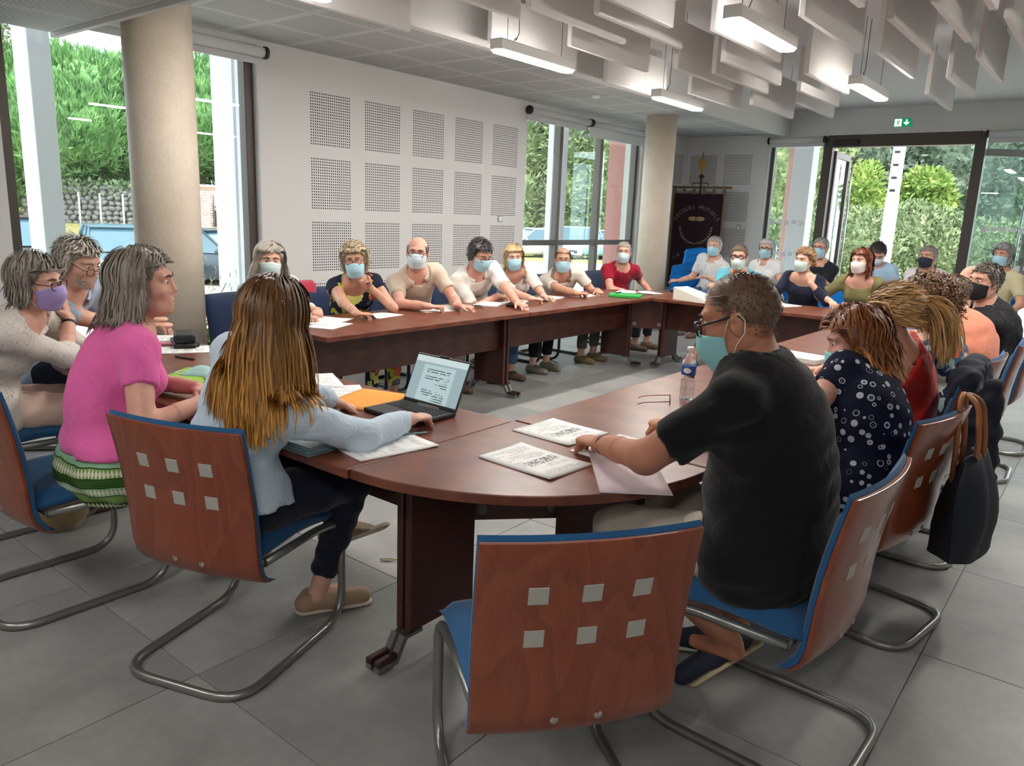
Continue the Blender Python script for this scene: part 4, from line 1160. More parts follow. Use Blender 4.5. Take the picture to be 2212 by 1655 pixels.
def m_screen():
    t = NT('document_screen'); tc = t.new('ShaderNodeTexCoord'); sp = t.new('ShaderNodeSeparateXYZ'); t.link(tc.outputs['Object'], sp.inputs[0])
    u, v = sp.outputs['X'], sp.outputs['Z']
    page = t.math('MULTIPLY', t.math('LESS_THAN', t.math('ABSOLUTE', u), .088), t.math('LESS_THAN', v, .163))
    ink = t.math('MULTIPLY', t.math('LESS_THAN', t.math('ABSOLUTE', u), .066), t.math('LESS_THAN', t.math('FRACT', t.math('MULTIPLY', v, 105.0)), .36))
    wn_ = t.new('ShaderNodeTexWhiteNoise', noise_dimensions='2D'); f_ = t.new('ShaderNodeVectorMath', operation='FLOOR'); cm = t.new('ShaderNodeCombineXYZ')
    t.link(t.math('MULTIPLY', u, 120.0), cm.inputs[0]); t.link(t.math('MULTIPLY', v, 105.0), cm.inputs[1]); t.link(cm.outputs[0], f_.inputs[0]); t.link(f_.outputs[0], wn_.inputs['Vector'])
    cm2 = t.new('ShaderNodeCombineXYZ'); t.link(t.math('MULTIPLY', v, 34.0), cm2.inputs[1]); t.link(t.math('MULTIPLY', u, 3.0), cm2.inputs[0])
    ink = t.math('MULTIPLY', t.math('MULTIPLY', ink, t.math('GREATER_THAN', wn_.outputs['Value'], .22)), t.math('MULTIPLY', t.math('GREATER_THAN', t.noise(cm2.outputs[0], 1.0, 1), .5), t.math('LESS_THAN', v, .158)))
    bar = t.math('LESS_THAN', v, .014)
    c = t.mix(page, (150, 172, 176), (176, 198, 200)); c = t.mix(ink, c, (60, 70, 74)); c = t.mix(bar, c, (84, 100, 106)); c = t.mix(t.math('GREATER_THAN', v, .172), c, (198, 214, 214))
    t.col((20, 20, 20)); t.link(c, t.b.inputs['Emission Color']); t.b.inputs['Emission Strength'].default_value = .62; t.rough(.3); return t.m
MB().bb(-.143, .143, -.0042, -.0032, .012, .197).build('display', m_screen(), sc_)
MB().box((0, -.001, .2065), (.05, .012, .005), bev=.002).build('webcam_shutter', BLK, sc_)
# folder, papers behind
o = sheet((-2.36, 2.035), math.radians(18), 'orange card folder left of the laptop', mat('orange_card', (226, 152, 52), .75), w=.24, l=.32, n=2, cat='folder', name='card_folder')
sheet((-2.52, 2.02), math.radians(58), 'white page sticking out beside the orange folder', PAP, n=1)
sheet((-2.78, 2.09), math.radians(62), 'printed sheets behind the shoulder of the woman in light blue', PAP, n=2)
bn = empty('clear_binder', (-2.03, 1.55, TZ), math.radians(2), 'translucent grey document binder in front of the woman in light blue', 'binder')
MB().bb(-.12, .12, -.15, .15, .002, .004).build('cover', mat('clear_grey', (150, 158, 160), .25), bn)
for k in range(4): MB().bb(-.118, .118, -.148, .148, .006 + .006 * k, .010 + .006 * k, .001).build('divider', mat('divider_%d' % (k % 2), ((110, 146, 156), (142, 160, 166))[k % 2], .35), bn)
MB().bb(-.12, .12, -.15, .15, .031, .033).build('cover', MATS['clear_grey'], bn)
for s in (-1, 1): MB().lathe([(.007, 0), (.007, .004), (.004, .005)], (.02 * s, -.12, .033), 12).build('ring', SCR, bn)
pn = empty('pencil', (-1.865, 1.80, TZ + .006), math.radians(65), 'short striped pencil beside the wrist on the laptop side', 'pencil')
MB().tube([(-.06, 0, 0), (.055, 0, 0), (.068, 0, 0)], .0038, 8, radii=[.0038, .0038, .001]).build('shaft', mat('pencil_teal', (110, 166, 160), .5), pn)
# pink woman's place
sheet((-3.22, 1.76), math.radians(34), 'lime green folder under the folded face mask', mat('lime_card', (150, 196, 60), .7), w=.24, l=.33, n=2, cat='folder', name='card_folder')
fm = empty('folded_face_mask', (-3.22, 1.80, TZ + .003), math.radians(30), 'folded pale blue face mask lying on the lime green folder', 'mask')
MSKM = mat('mask_pale', (176, 212, 216), .8)
P = [[Vector((.085 * (-1 + 2 * k / 8), .055 * (-1 + 2 * i / 6), .004 + .04 * max(0, 1 - abs(-1 + 2 * k / 8) ** 2) * (1 - abs(-1 + 2 * i / 6)))) for k in range(9)] for i in range(7)]
Q = [[p - Vector((0, 0, .003)) for p in r_] for r_ in P]
slab(P, Q).build('mask_fabric', MSKM, fm)
MB().tube([(-.08, -.04, .003), (-.13, -.02, .003), (-.13, .03, .003), (-.08, .04, .003)], .0018, 6).build('ear_loop', PAPB, fm)
pe = empty('pen', (-3.08, 1.74, TZ + .008), math.radians(-20), 'grey and white pens on the lime green folder', 'pen')
MB().tube([(-.07, 0, 0), (.06, 0, 0), (.075, 0, 0)], .0045, 8, radii=[.0045, .0045, .001]).build('barrel', mat('pen_grey', (150, 154, 156), .4), pe)
sheet((-3.86, 2.03), math.radians(-28), 'white sheet in front of the black case at the left table', PAP, n=1)
pe = empty('pen', (-3.62, 1.93, TZ + .006), math.radians(10), 'black pen lying on the dark table before the woman in pink', 'pen')
MB().tube([(-.07, 0, 0), (.06, 0, 0), (.075, 0, 0)], .0052, 8, radii=[.0052, .0052, .0015]).build('barrel', BLK, pe)
kc = empty('black_pouch', (-3.98, 2.14, TZ), math.radians(-20), 'flat black leather pouch on the left table', 'pouch')
MB().bb(-.13, .10, -.07, .05, .001, .028, .008, 2).build('body', mat('black_leather', (30, 28, 30), .45), kc)
MB().tube(fillet([(.09, -.03, .02), (.15, -.03, .025), (.15, .03, .025), (.09, .03, .02)], .02), .006, 8).build('loop', MATS['black_leather'], kc)
bc = empty('black_case', (-4.08, 2.14, TZ), math.radians(-28), 'long black spectacle case stacked behind the pouch', 'case')
MB().bb(.02, .22, -.02, .09, .030, .075, .012, 2).build('lid', mat('case_black', (24, 26, 34), .4), bc)
MB().bb(.02, .22, -.02, .09, .001, .030, .008, 2).build('tray', MATS['black_leather'], bc)
sheet((-4.20, 2.06), math.radians(-40), 'pink folder holding loose white pages before the bearded man', mat('pink_card', (216, 146, 158), .75), w=.24, l=.33, n=5, z=TZ, cat='folder', name='card_folder')
sheet((-4.23, 2.07), math.radians(-34), 'white pages on top of the pink folder', PAP, n=4, z=TZ + .007)
pe = empty('felt_pen', (-4.05, 1.90, TZ + .005), math.radians(35), 'green pencil lying near the folded hands of the bearded man', 'pen')
MB().tube([(-.08, 0, 0), (.07, 0, 0), (.08, 0, 0)], .0042, 8, radii=[.0042, .0042, .001]).build('barrel', mat('pen_green', (52, 130, 70), .5), pe)
# left row
sheet((-4.27, 3.30), math.radians(20), 'open notebook pages before the white-haired woman', PAP, n=5, w=.25, l=.36, curl=.008)
sheet((-4.10, 3.20), math.radians(24), 'white page under the notebook at the table end', PAPB, n=2)
ky = empty('bunch_of_keys', (-4.16, 3.56, TZ), .3, 'bunch of keys beside the notebook of the white-haired woman', 'keys')
for k in range(4):
    kk = MB().box((.035, 0, .004 + .003 * k), (.05, .008, .002), bev=.0006); kk.lathe([(.005, 0), (.011, 0), (.011, .002), (.005, .002)], (0, 0, .003 + .003 * k), 10)
    o = kk.build('key', SCR, ky); o.rotation_euler = (0, .1 * k, 1.4 * k)
MB().lathe([(.010, 0), (.012, .0015), (.010, .003)], (0, 0, .012), 14).build('key_ring', SCR, ky)
def phone(c, rz, label, m=None):
    p = empty('smartphone', (c[0], c[1], TZ), rz, label, 'phone')
    MB().bb(-.037, .037, -.076, .076, .001, .009, .003, 2).build('body', m or DKP, p)
    MB().bb(-.034, .034, -.071, .071, .0088, .0095).build('screen', mat('phone_glass', (14, 15, 18), .08), p)
phone((-4.26, 3.69), 1.0, 'black smartphone before the woman in the floral top')
sheet((-4.28, 3.82), math.radians(10), 'white page under the writing hand of the woman in the floral top', PAP, n=1)
sheet((-4.27, 4.38), math.radians(-12), 'printed page before the man in the beige polo', PAP, n=1)
sheet((-4.33, 4.62), math.radians(40), 'small notepad under the hand of the man in the beige polo', PAPB, w=.15, l=.21, n=5)
phone((-4.22, 4.85), .9, 'dark smartphone under the fingertips of the man in the beige polo', mat('phone_copper', (120, 92, 84), .35))
sheet((-4.27, 5.06), math.radians(25), 'white notebook before the dark-haired man', PAPB, n=8)
nb = sheet((-4.27, 5.42), math.radians(30), 'spiral notebook page between the dark-haired man and the blonde woman', PAP, n=4)
for k in range(22):
    o = MB().lathe([(.0045, -.0006), (.0052, 0), (.0045, .0006)], (0, 0, 0), 8, Matrix.Rotation(PI / 2, 3, 'X')).build('spiral_ring', SCR, nb, (-.105, -.137 + .013 * k, .004))
pw = empty('black_wallet', (-4.08, 5.17, TZ), .5, 'black zipped wallet near the joint of the two tables', 'wallet')
MB().bb(-.06, .06, -.09, .09, .001, .03, .010, 2).build('body', mat('wallet_black', (26, 26, 30), .5), pw)
MB().tube([(-.06, -.085, .017), (-.06, .085, .017)], .003, 6).build('zip', SCR, pw)
phone((-4.20, 5.72), 1.1, 'black smartphone before the blonde woman', None)
sheet((-4.30, 5.98), math.radians(15), 'notepad under the pen of the blonde woman', PAPB, n=6)
sheet((-4.24, 6.52), math.radians(6), 'white page under the pen of the man in the white polo', PAP, n=2)
gf = empty('green_folder', (-3.93, 6.80, TZ), math.radians(24), 'bright green elastic folder at the far left corner', 'folder')
GRF = mat('folder_green', (44, 172, 74), .45)
MB().bb(-.16, .16, -.12, .12, .001, .028, .005, 2).build('cover', GRF, gf)
MB().bb(-.163, .163, .06, .066, .0, .0295).build('elastic_band', mat('elastic_green', (24, 120, 50), .5), gf)
pe = empty('pen', (-4.03, 6.83, TZ + .033), math.radians(100), 'thick black pen lying on the green folder', 'pen')
MB().tube([(-.08, 0, 0), (.06, 0, 0), (.075, 0, 0)], .006, 8, radii=[.006, .006, .002]).build('barrel', BLK, pe)
sheet((-4.20, 7.30), math.radians(20), 'white page before the man in red', PAPB, n=2)
sheet((-4.02, 7.42), math.radians(60), 'second white page beside the man in red', PAP, n=2)
phone((-3.93, 7.22), 1.9, 'grey smartphone at the far left table corner', mat('phone_grey', (84, 88, 94), .4))
# far row
wb = empty('paper_bag', (-3.30, 7.10, TZ), math.radians(-12), 'white paper bag lying on its side on the far table', 'bag')
mb = MB(); q = [(-.20, -.09), (.24, -.07), (.24, .07), (-.20, .09)]
V0 = [Vector((-.20, -.11, .002)), Vector((-.20, .11, .002)), Vector((-.20, .11, .125)), Vector((-.20, -.11, .125))]; V1 = [Vector((.27, -.13, .002)), Vector((.27, .13, .002)), Vector((.27, .13, .02)), Vector((.27, -.13, .02))]
a_ = [mb.b.verts.new(v) for v in V0]; b_ = [mb.b.verts.new(v) for v in V1]
for k in range(4): mb.b.faces.new((a_[k], a_[(k + 1) % 4], b_[(k + 1) % 4], b_[k]))
mb.b.faces.new(a_[::-1]); mb.b.faces.new(b_); mb.build('bag_body', PAPC, wb)
MB().tube([(-.203, -.10, .01), (-.203, 0, .06), (-.203, .10, .01)], .0012, 5).build('fold_crease', mat('crease', (200, 196, 186), .9), wb)
sheet((-2.62, 7.55), math.radians(70), 'white pages before the woman in the navy blazer', PAPB, n=6, w=.24, l=.34)
# right row
wbt = empty('water_bottle', (-1.43, 3.07, TZ), .0, 'clear plastic water bottle with a blue label and white cap', 'bottle')
def m_pet():
    t = NT('clear_plastic'); t.col((236, 242, 246)); t.rough(.04); t.b.inputs['Transmission Weight'].default_value = 1; t.b.inputs['IOR'].default_value = 1.2; return t.m
PET = m_pet()
pr = [(.001, 0), (.026, .001), (.031, .008), (.031, .02), (.029, .028), (.031, .036), (.031, .05), (.029, .058), (.031, .066), (.030, .082), (.027, .094), (.028, .104), (.031, .112), (.0315, .155), (.031, .166), (.024, .185), (.0135, .203), (.0125, .216), (.001, .2165)]
MB().lathe(pr, (0, 0, 0), 28).build('bottle_body', PET, wbt)
def m_blab():
    t = NT('bottle_label'); tc = t.new('ShaderNodeTexCoord'); sp = t.new('ShaderNodeSeparateXYZ'); t.link(tc.outputs['Object'], sp.inputs[0])
    u = t.math('ADD', sp.outputs['X'], -.006); v = t.math('ADD', sp.outputs['Z'], -.134)
    d = t.math('ADD', t.math('POWER', t.math('MULTIPLY', u, 1 / .017), 2.0), t.math('POWER', t.math('MULTIPLY', v, 1 / .012), 2.0))
    blu = t.ramp(t.math('ADD', t.math('MULTIPLY', sp.outputs['X'], 12), .4), [(0, (26, 50, 132)), (1, (40, 84, 170))])
    t.col(t.mix(t.math('LESS_THAN', d, 1.0), blu, (226, 226, 232))); t.rough(.4); return t.m
MB().lathe([(.0318, .114), (.0322, .115), (.0322, .153), (.0318, .154)], (0, 0, 0), 28).build('label_band', m_blab(), wbt)
MB().lathe([(.001, .2365), (.0135, .2360), (.0145, .233), (.0145, .2165), (.001, .216)], (0, 0, 0), 20).build('cap', mat('cap_white', (236, 236, 236), .45), wbt)
def spectacles(name, parent, loc, rz, m, gm=None, scale=1.0, fold=False, tilt=0):
    """pair of glasses, lenses in the xz plane facing +y, temples running to -y"""
    g = empty(name, loc, rz) if parent is None else empty(name, loc)
    if parent is not None: g.parent = parent
    return g
sg = empty('reading_glasses', (-1.44, 2.93, TZ + .001), math.radians(-62), 'red and black reading glasses lying open by the water bottle', 'glasses')
RGM = mat('glasses_red', (120, 24, 34), .35)
for s in (-1, 1):
    pts = [(s * .034 + .024 * math.cos(a), 0, .019 + .016 * math.sin(a)) for a in np.linspace(0, 2 * PI, 17)]
    MB().tube(pts, .0016, 6, caps=False).build('rim', RGM, sg)
    MB().tube([(s * .060, 0, .024), (s * .066, -.06, .018), (s * .064, -.11, .012), (s * .060, -.135, .002)], .0018, 6).build('temple', BLK if s > 0 else RGM, sg)
MB().tube([(-.011, 0, .024), (0, 0, .028), (.011, 0, .024)], .0016, 6).build('bridge', RGM, sg)
sheet((-1.30, 3.55), math.radians(80), 'white sheet beyond the water bottle on the right-hand table', PAPB, n=1)
sheet((-1.20, 3.25), math.radians(75), 'printed page before the auburn-haired woman', PAP, n=1)
sheet((-1.30, 4.05), math.radians(85), 'open white notebook before the blonde woman in red', PAPB, n=10, w=.3, l=.3)
sheet((-1.42, 4.55), math.radians(80), 'pile of white booklets on the right-hand table', PAPB, n=22)
sheet((-1.25, 5.5), math.radians(88), 'white page before the man in the salmon shirt', PAP, n=1)

# ---- dry leaf on the floor
lf = empty('fallen_leaf', tuple(px(838, 1211, z=0.002)), .6, 'small dry leaf on the floor tiles left of the table leg', 'leaf')
mb = MB(); mb.grid([[Vector((x, w * f * .012, .003 + .004 * abs(f) + .003 * x * 10)) for f in (-1, 0, 1)] for x, w in ((-.035, .02), (-.02, .7), (0, 1), (.02, .6), (.04, .02))]); mb.build('blade', mat('dry_leaf', (128, 120, 88), .8), lf)

# ================================================================ banner of the mutual-aid society
bn = empty('processional_banner', (-5.62, FY - .42, 0), math.radians(4), 'dark processional banner with gilt spear and lettering in the far corner', 'banner')
GOLD = mat('old_gold', (158, 122, 62), .4, .7); BWD = mat('banner_wood', (64, 44, 36), .6)
VEL = m_fab('dark_velvet', (38, 20, 28), 200); FRG = mat('fringe', (112, 84, 58), .8)
MB().tube([(0, .03, .0), (0, .03, 2.22)], .014, 10).build('pole', BWD, bn)
MB().tube([(-.50, 0, 2.06), (.50, 0, 2.06)], .014, 10).build('crossbar', BWD, bn)
for s in (-1, 1): MB().ball((s * .515, 0, 2.06), .026, 12, 8).build('finial_ball', GOLD, bn)
mb = MB(); mb.prism([(0, 2.62), (.018, 2.54), (.07, 2.43), (.02, 2.33), (.014, 2.27), (-.014, 2.27), (-.02, 2.33), (-.07, 2.43), (-.018, 2.54)], .022, .038, Matrix(((1, 0, 0), (0, 0, 1), (0, 1, 0)))); mb.build('spear_head', GOLD, bn)
MB().lathe([(.012, 2.20), (.05, 2.235), (.012, 2.27)], (0, .03, 0), 14).build('collar', BWD, bn)
MB().tube(fillet([(-.13, .01, 2.06), (-.13, .01, 2.13), (.13, .01, 2.13), (.13, .01, 2.06)], .02), .006, 6).build('bracket', BWD, bn)
for k in range(6):
    x = -.42 + .168 * k
    MB().bb(x - .028, x + .028, -.020, -.012, 1.95, 2.085, .003).build('hanging_loop', FRG, bn)
P = [[Vector((x, -.012 + .012 * math.sin(x * 7 + z * 3) * (2.0 - z) * .6, z)) for x in np.linspace(-.43, .43, 14)] for z in np.linspace(.42, 1.965, 16)]
Q = [[p + Vector((0, .006, 0)) for p in r_] for r_ in P]; slab(P, Q).build('velvet_cloth', VEL, bn)
for s in (-1, 1): MB().bb(s * .43 - .012, s * .43 + .012, -.026, -.016, .42, 1.965).build('side_fringe', FRG, bn)
THR = mat('dull_thread', (132, 122, 112), .7)
def letters(txt, size, pos, rot=0, parent=None, m=None, name='lettering', al='CENTER'):
    cu = bpy.data.curves.new(name, 'FONT'); cu.body = txt; cu.size = size; cu.align_x = al; cu.extrude = .0015
    o = bpy.data.objects.new(name, cu); COL.objects.link(o)
    dg = bpy.context.evaluated_depsgraph_get(); me = bpy.data.meshes.new_from_object(o.evaluated_get(dg)); bpy.data.objects.remove(o)
    n = link(name, me, m, parent, pos, (PI / 2, rot, 0)); return n
def arc_text(txt, size, cx_, cz, r, a0, a1, parent, m, y=-.036):
    k = len(txt)
    for i, ch in enumerate(txt):
        if ch == ' ': continue
        a = a0 + (a1 - a0) * i / (k - 1)
        letters(ch, size, (cx_ + r * math.sin(a), y, cz + r * math.cos(a)), a, parent, m, 'letter')
arc_text('SECOURS MUTUELS', .085, .0, 1.30, .42, -.95, .95, bn, THR)
arc_text('LA CONCORDE', .085, .0, 1.42, .60, -2.45 - 1.2 + PI * 0, -2.45 - 1.2, bn, THR) if False else None
for i, ch in enumerate('LA CONCORDE'):
    if ch != ' ':
        x = -.33 + .066 * i; letters(ch, .085, (x, -.036, .98 - .06 * (1 - (x / .33) ** 2) if False else .90 + .10 * (1 - (x / .33) ** 2)), x * .6, bn, THR, 'letter')
letters('DE', .05, (0, -.034, .80), 0, bn, THR); letters('St GENIS', .075, (0, -.034, .70), 0, bn, THR); letters('ORIENTALES', .05, (0, -.034, .60), 0, bn, THR); letters('1860', .05, (0, -.034, .50), 0, bn, THR)
mb = MB()
for s in (-1, 1):
    for k in range(9):
        a = PI + s * (.15 + .17 * k); x, z = .27 * math.sin(a) * -1, 1.42 + .27 * math.cos(a)
        for d in (-1, 1):
            mb.ball((x + d * .02 * math.cos(a), -.03, z + .012), (.008, .003, .026), 6, 4, Matrix.Rotation(d * .7 + a, 3, 'Y'))
mb.build('laurel_wreath', THR, bn)['kind'] = 'stuff'
mb = MB(); mb.ball((-.06, -.03, 1.56), (.085, .012, .038), 12, 8); mb.ball((.06, -.03, 1.56), (.085, .012, .038), 12, 8); mb.box((0, -.036, 1.56), (.10, .014, .055), bev=.01)
for k in range(3): mb.tube([(-.03 + .03 * k, -.044, 1.585), (-.02 + .03 * k, -.046, 1.535)], .009, 6)
mb.build('clasped_hands', mat('ochre_silk', (150, 126, 88), .6), bn)

# ---- bag, coat, red cloth
nav = mat('navy_canvas', (20, 26, 38), .75, bump=.15, bscale=300); tan = mat('tan_leather', (150, 92, 52), .5)
tb = empty('tote_bag', (-.345, 3.22, 0), math.radians(88), 'navy tote bag with tan leather handles hanging on a chair back', 'bag')
def bag_grid(sgn):
    rows_ = []
    for i in range(9):
        v = i / 8; z = .72 - .38 * v; row = []
        for k in range(13):
            u = -1 + 2 * k / 12; w_ = .16 + .09 * v
            row.append(Vector((u * w_, sgn * (.012 + .075 * math.sin(min(1, v * 1.15) * PI * .62)) * (1 - u ** 4) - .02 + .012 * math.sin(u * 6 + v * 4), z - .02 * u * u * (1 - v) + .012 * math.sin(u * 5) * v)))
        rows_.append(row)
    return rows_
slab(bag_grid(1), bag_grid(-1)).build('bag_body', nav, tb)
for s in (-1, 1):
    MB().tube(fillet([(-.075, s * .03, .60), (-.07, s * .035, .74), (-.045, .03 * s + .02, .90), (.0, .05, .93), (.045, .03 * s + .02, .90), (.07, s * .035, .74), (.075, s * .03, .60)], .05), .010, 8).build('handle', tan, tb)
def drape(name, loc, rz, m, label, cat, w=.24, front=.25, back=.35, top=.905, thick=.03, bulge=.03, seed=0):
    """cloth hung over a chair back (chair frame: back top at y=-.29)"""
    R = np.random.default_rng(seed); r = empty(name, loc, rz, label, cat)
    pth = []
    for i in range(17):
        t = i / 16
        if t < .42: pth.append((-.295 + .055, top - front * (1 - t / .42)))
        elif t < .58:
            a = PI * (t - .42) / .16; pth.append((-.295 + .055 * math.cos(a), top + .045 * math.sin(a)))
        else: pth.append((-.295 - .055 - .03 * (t - .58) / .42, top - back * (t - .58) / .42))
    o_, i_ = [], []
    for i, (y, z) in enumerate(pth):
        ro, ri = [], []
        yi, zi = pth[max(0, i - 1)], pth[min(16, i + 1)]
        tx, tz = zi[0] - yi[0], zi[1] - yi[1]; L = math.hypot(tx, tz); nx, nz = tz / L, -tx / L
        for k in range(15):
            u = -1 + 2 * k / 14
            f = bulge * .5 * (math.sin(u * 5 + i * .35 + seed) + math.sin(u * 9 - i * .2)) * .5
            x = u * w * (1 + .12 * math.sin(i * .4 + seed))
            ro.append(Vector((x, y - nx * (thick / 2 + f), z - nz * (thick / 2 + f)))); ri.append(Vector((x, y + nx * thick / 2, z + nz * thick / 2)))
        o_.append(ro); i_.append(ri)
    slab(o_, i_).build('cloth', m, r)
    return r
drape('red_scarf', (-4.89, 3.72, 0), -PI / 2, m_fab('raspberry_wool', (178, 56, 78), 200), 'raspberry red cloth hung over a navy chair', 'scarf', .17, .40, .3, .875, .02, .03, 3)
sb = empty('shoulder_bag', (-5.0, 5.95, 0), .4, 'brown shoulder bag with straps on the floor under the blonde woman', 'bag')
MB().ball((0, 0, .12), (.15, .09, .13), 16, 10).build('bag_body', mat('brown_leather', (112, 74, 58), .5), sb)
MB().tube([(-.1, 0, .2), (-.22, .1, .08), (-.18, .25, .012), (0, .33, .012), (.18, .22, .012), (.2, .05, .08), (.1, 0, .2)], .008, 6).build('strap', mat('strap_dark', (52, 40, 38), .5), sb)
wk = empty('wicker_bag', (-3.72, 1.33, 0), .2, 'woven straw bag on the floor under the chair of the lilac-mask woman', 'bag')
MB().lathe([(.09, 0), (.12, .05), (.13, .16), (.12, .22), (.10, .23)], (0, 0, 0), 20).build('basket', m_fab('straw_weave', (150, 128, 92), 60), wk)
# ================================================================ people: smooth bodies grown from tapered limbs
def nrm(v):
    v = np.asarray(v, float); n = np.linalg.norm(v); return v / n if n > 1e-9 else v
def vec(*a): return np.array(a, float)
UP = vec(0, 0, 1)
class Blob:
    """distance field of smoothly joined round cones and ellipsoids; mesh() returns vertices and quads"""
    def __init__(s): s.p = []
    def cone(s, a, b, ra, rb, k=.02, flat=None, f=1.0, end=False):
        """flat: unit direction squeezed by factor f; end: cut flat at b"""
        s.p.append(('c', vec(*a), vec(*b), ra, rb, k, flat, f, end)); return s
    def ell(s, c, r, R=None, k=.02): s.p.append(('e', vec(*c), vec(*r), R, k)); return s
    def sub(s, c, r, k=.008): s.p.append(('s', vec(*c), r, k)); return s
    def cutp(s, p, n, r=None): s.p.append(('p', vec(*p), nrm(n), r)); return s
    def box(s):
        lo = np.full(3, 1e9); hi = -lo
        for q in s.p:
            if q[0] == 'c':
                m = max(q[3], q[4]) * (1.02 if q[7] >= 1 else 1 / q[7])
                lo = np.minimum(lo, np.minimum(q[1], q[2]) - m); hi = np.maximum(hi, np.maximum(q[1], q[2]) + m)
            elif q[0] == 'e': m = q[2].max(); lo = np.minimum(lo, q[1] - m); hi = np.maximum(hi, q[1] + m)
        return lo, hi
    def field(s, h, wob=None):
        lo, hi = s.box(); lo -= 2.5 * h; hi += 2.5 * h
        n = np.maximum(4, np.ceil((hi - lo) / h).astype(int) + 1)
        ax = [lo[i] + h * np.arange(n[i]) for i in range(3)]
        D = np.full(n, .25, np.float32)
        for q in s.p:
            if q[0] == 'p':
                X = (ax[0] - q[1][0])[:, None, None] * q[2][0] + (ax[1] - q[1][1])[None, :, None] * q[2][1] + (ax[2] - q[1][2])[None, None, :] * q[2][2]
                if q[3]: X = np.minimum(X, q[3] - np.sqrt((ax[0] - q[1][0])[:, None, None] ** 2 + (ax[1] - q[1][1])[None, :, None] ** 2 + (ax[2] - q[1][2])[None, None, :] ** 2))
                D = np.maximum(D, X.astype(np.float32)); continue
            if q[0] == 'c':
                m = max(q[3], q[4]) * (1 if q[7] >= 1 else 1 / q[7]) + q[5] + 3 * h; l = np.minimum(q[1], q[2]) - m; u = np.maximum(q[1], q[2]) + m
            elif q[0] == 'e': m = q[2].max() + q[4] + 3 * h; l = q[1] - m; u = q[1] + m
            else: m = q[2] + q[3] + 2 * h; l = q[1] - m; u = q[1] + m
            i0 = np.clip(((l - lo) / h).astype(int), 0, n - 1); i1 = np.clip(((u - lo) / h).astype(int) + 2, 1, n)
            sl = tuple(slice(i0[k], i1[k]) for k in range(3))
            x = ax[0][sl[0]][:, None, None]; y = ax[1][sl[1]][None, :, None]; z = ax[2][sl[2]][None, None, :]
            if q[0] == 'c':
                a, b = q[1], q[2]; px_, py_, pz_ = x - a[0], y - a[1], z - a[2]; ab = b - a
                if q[6] is not None:
                    t_ = q[6]; c_ = (px_ * t_[0] + py_ * t_[1] + pz_ * t_[2]) * (q[7] - 1)
                    px_ = px_ + c_ * t_[0]; py_ = py_ + c_ * t_[1]; pz_ = pz_ + c_ * t_[2]
                    ab = ab + t_ * (ab @ t_) * (q[7] - 1)
                L2 = max(ab @ ab, 1e-9)
                t = (px_ * ab[0] + py_ * ab[1] + pz_ * ab[2]) / L2
                tr = np.clip(t, 0, 1.5 if q[8] else 1)
                d = np.sqrt((px_ - tr * ab[0]) ** 2 + (py_ - tr * ab[1]) ** 2 + (pz_ - tr * ab[2]) ** 2) - (q[3] + (q[4] - q[3]) * tr)
                if q[8]: d = np.maximum(d, (t - 1) * math.sqrt(L2))
                k = q[5]
            elif q[0] == 'e':
                px_, py_, pz_ = x - q[1][0], y - q[1][1], z - q[1][2]
                if q[3] is not None:
                    Rm = q[3]; px_, py_, pz_ = (px_ * Rm[0, 0] + py_ * Rm[1, 0] + pz_ * Rm[2, 0]), (px_ * Rm[0, 1] + py_ * Rm[1, 1] + pz_ * Rm[2, 1]), (px_ * Rm[0, 2] + py_ * Rm[1, 2] + pz_ * Rm[2, 2])
                r = q[2]; k0 = np.sqrt((px_ / r[0]) ** 2 + (py_ / r[1]) ** 2 + (pz_ / r[2]) ** 2); k1 = np.sqrt((px_ / r[0] ** 2) ** 2 + (py_ / r[1] ** 2) ** 2 + (pz_ / r[2] ** 2) ** 2) + 1e-6
                d = k0 * (k0 - 1) / k1; k = q[4]
            else:
                d = q[2] - np.sqrt((x - q[1][0]) ** 2 + (y - q[1][1]) ** 2 + (z - q[1][2]) ** 2); k = q[3]
                D0 = D[sl]; hh = np.clip(.5 - .5 * (D0 - d) / k, 0, 1); D[sl] = D0 * (1 - hh) + d * hh + k * hh * (1 - hh); continue
            D0 = D[sl]; hh = np.clip(.5 + .5 * (D0 - d) / k, 0, 1); D[sl] = D0 * (1 - hh) + d * hh - k * hh * (1 - hh)
        if wob is not None:
            amp, wl_, seed = wob; R = np.random.default_rng(seed)
            X, Y, Z = ax[0][:, None, None], ax[1][None, :, None], ax[2][None, None, :]
            W_ = 0
            for _ in range(5):
                kv = R.normal(size=3); kv = kv / np.linalg.norm(kv) * 2 * PI / (wl_ * R.uniform(.6, 1.6)); kv[2] *= 1.3
                W_ = W_ + np.sin(X * kv[0] + Y * kv[1] + Z * kv[2] + R.uniform(0, 6.28) + 1.2 * np.sin(X * kv[1] * .6 + Z * kv[0] * .6))
            D = D + (amp * W_ / 2.2).astype(np.float32)
        return D, lo
    def mesh(s, h, wob=None):
        D, lo = s.field(h, wob); return nets(D, lo, h)
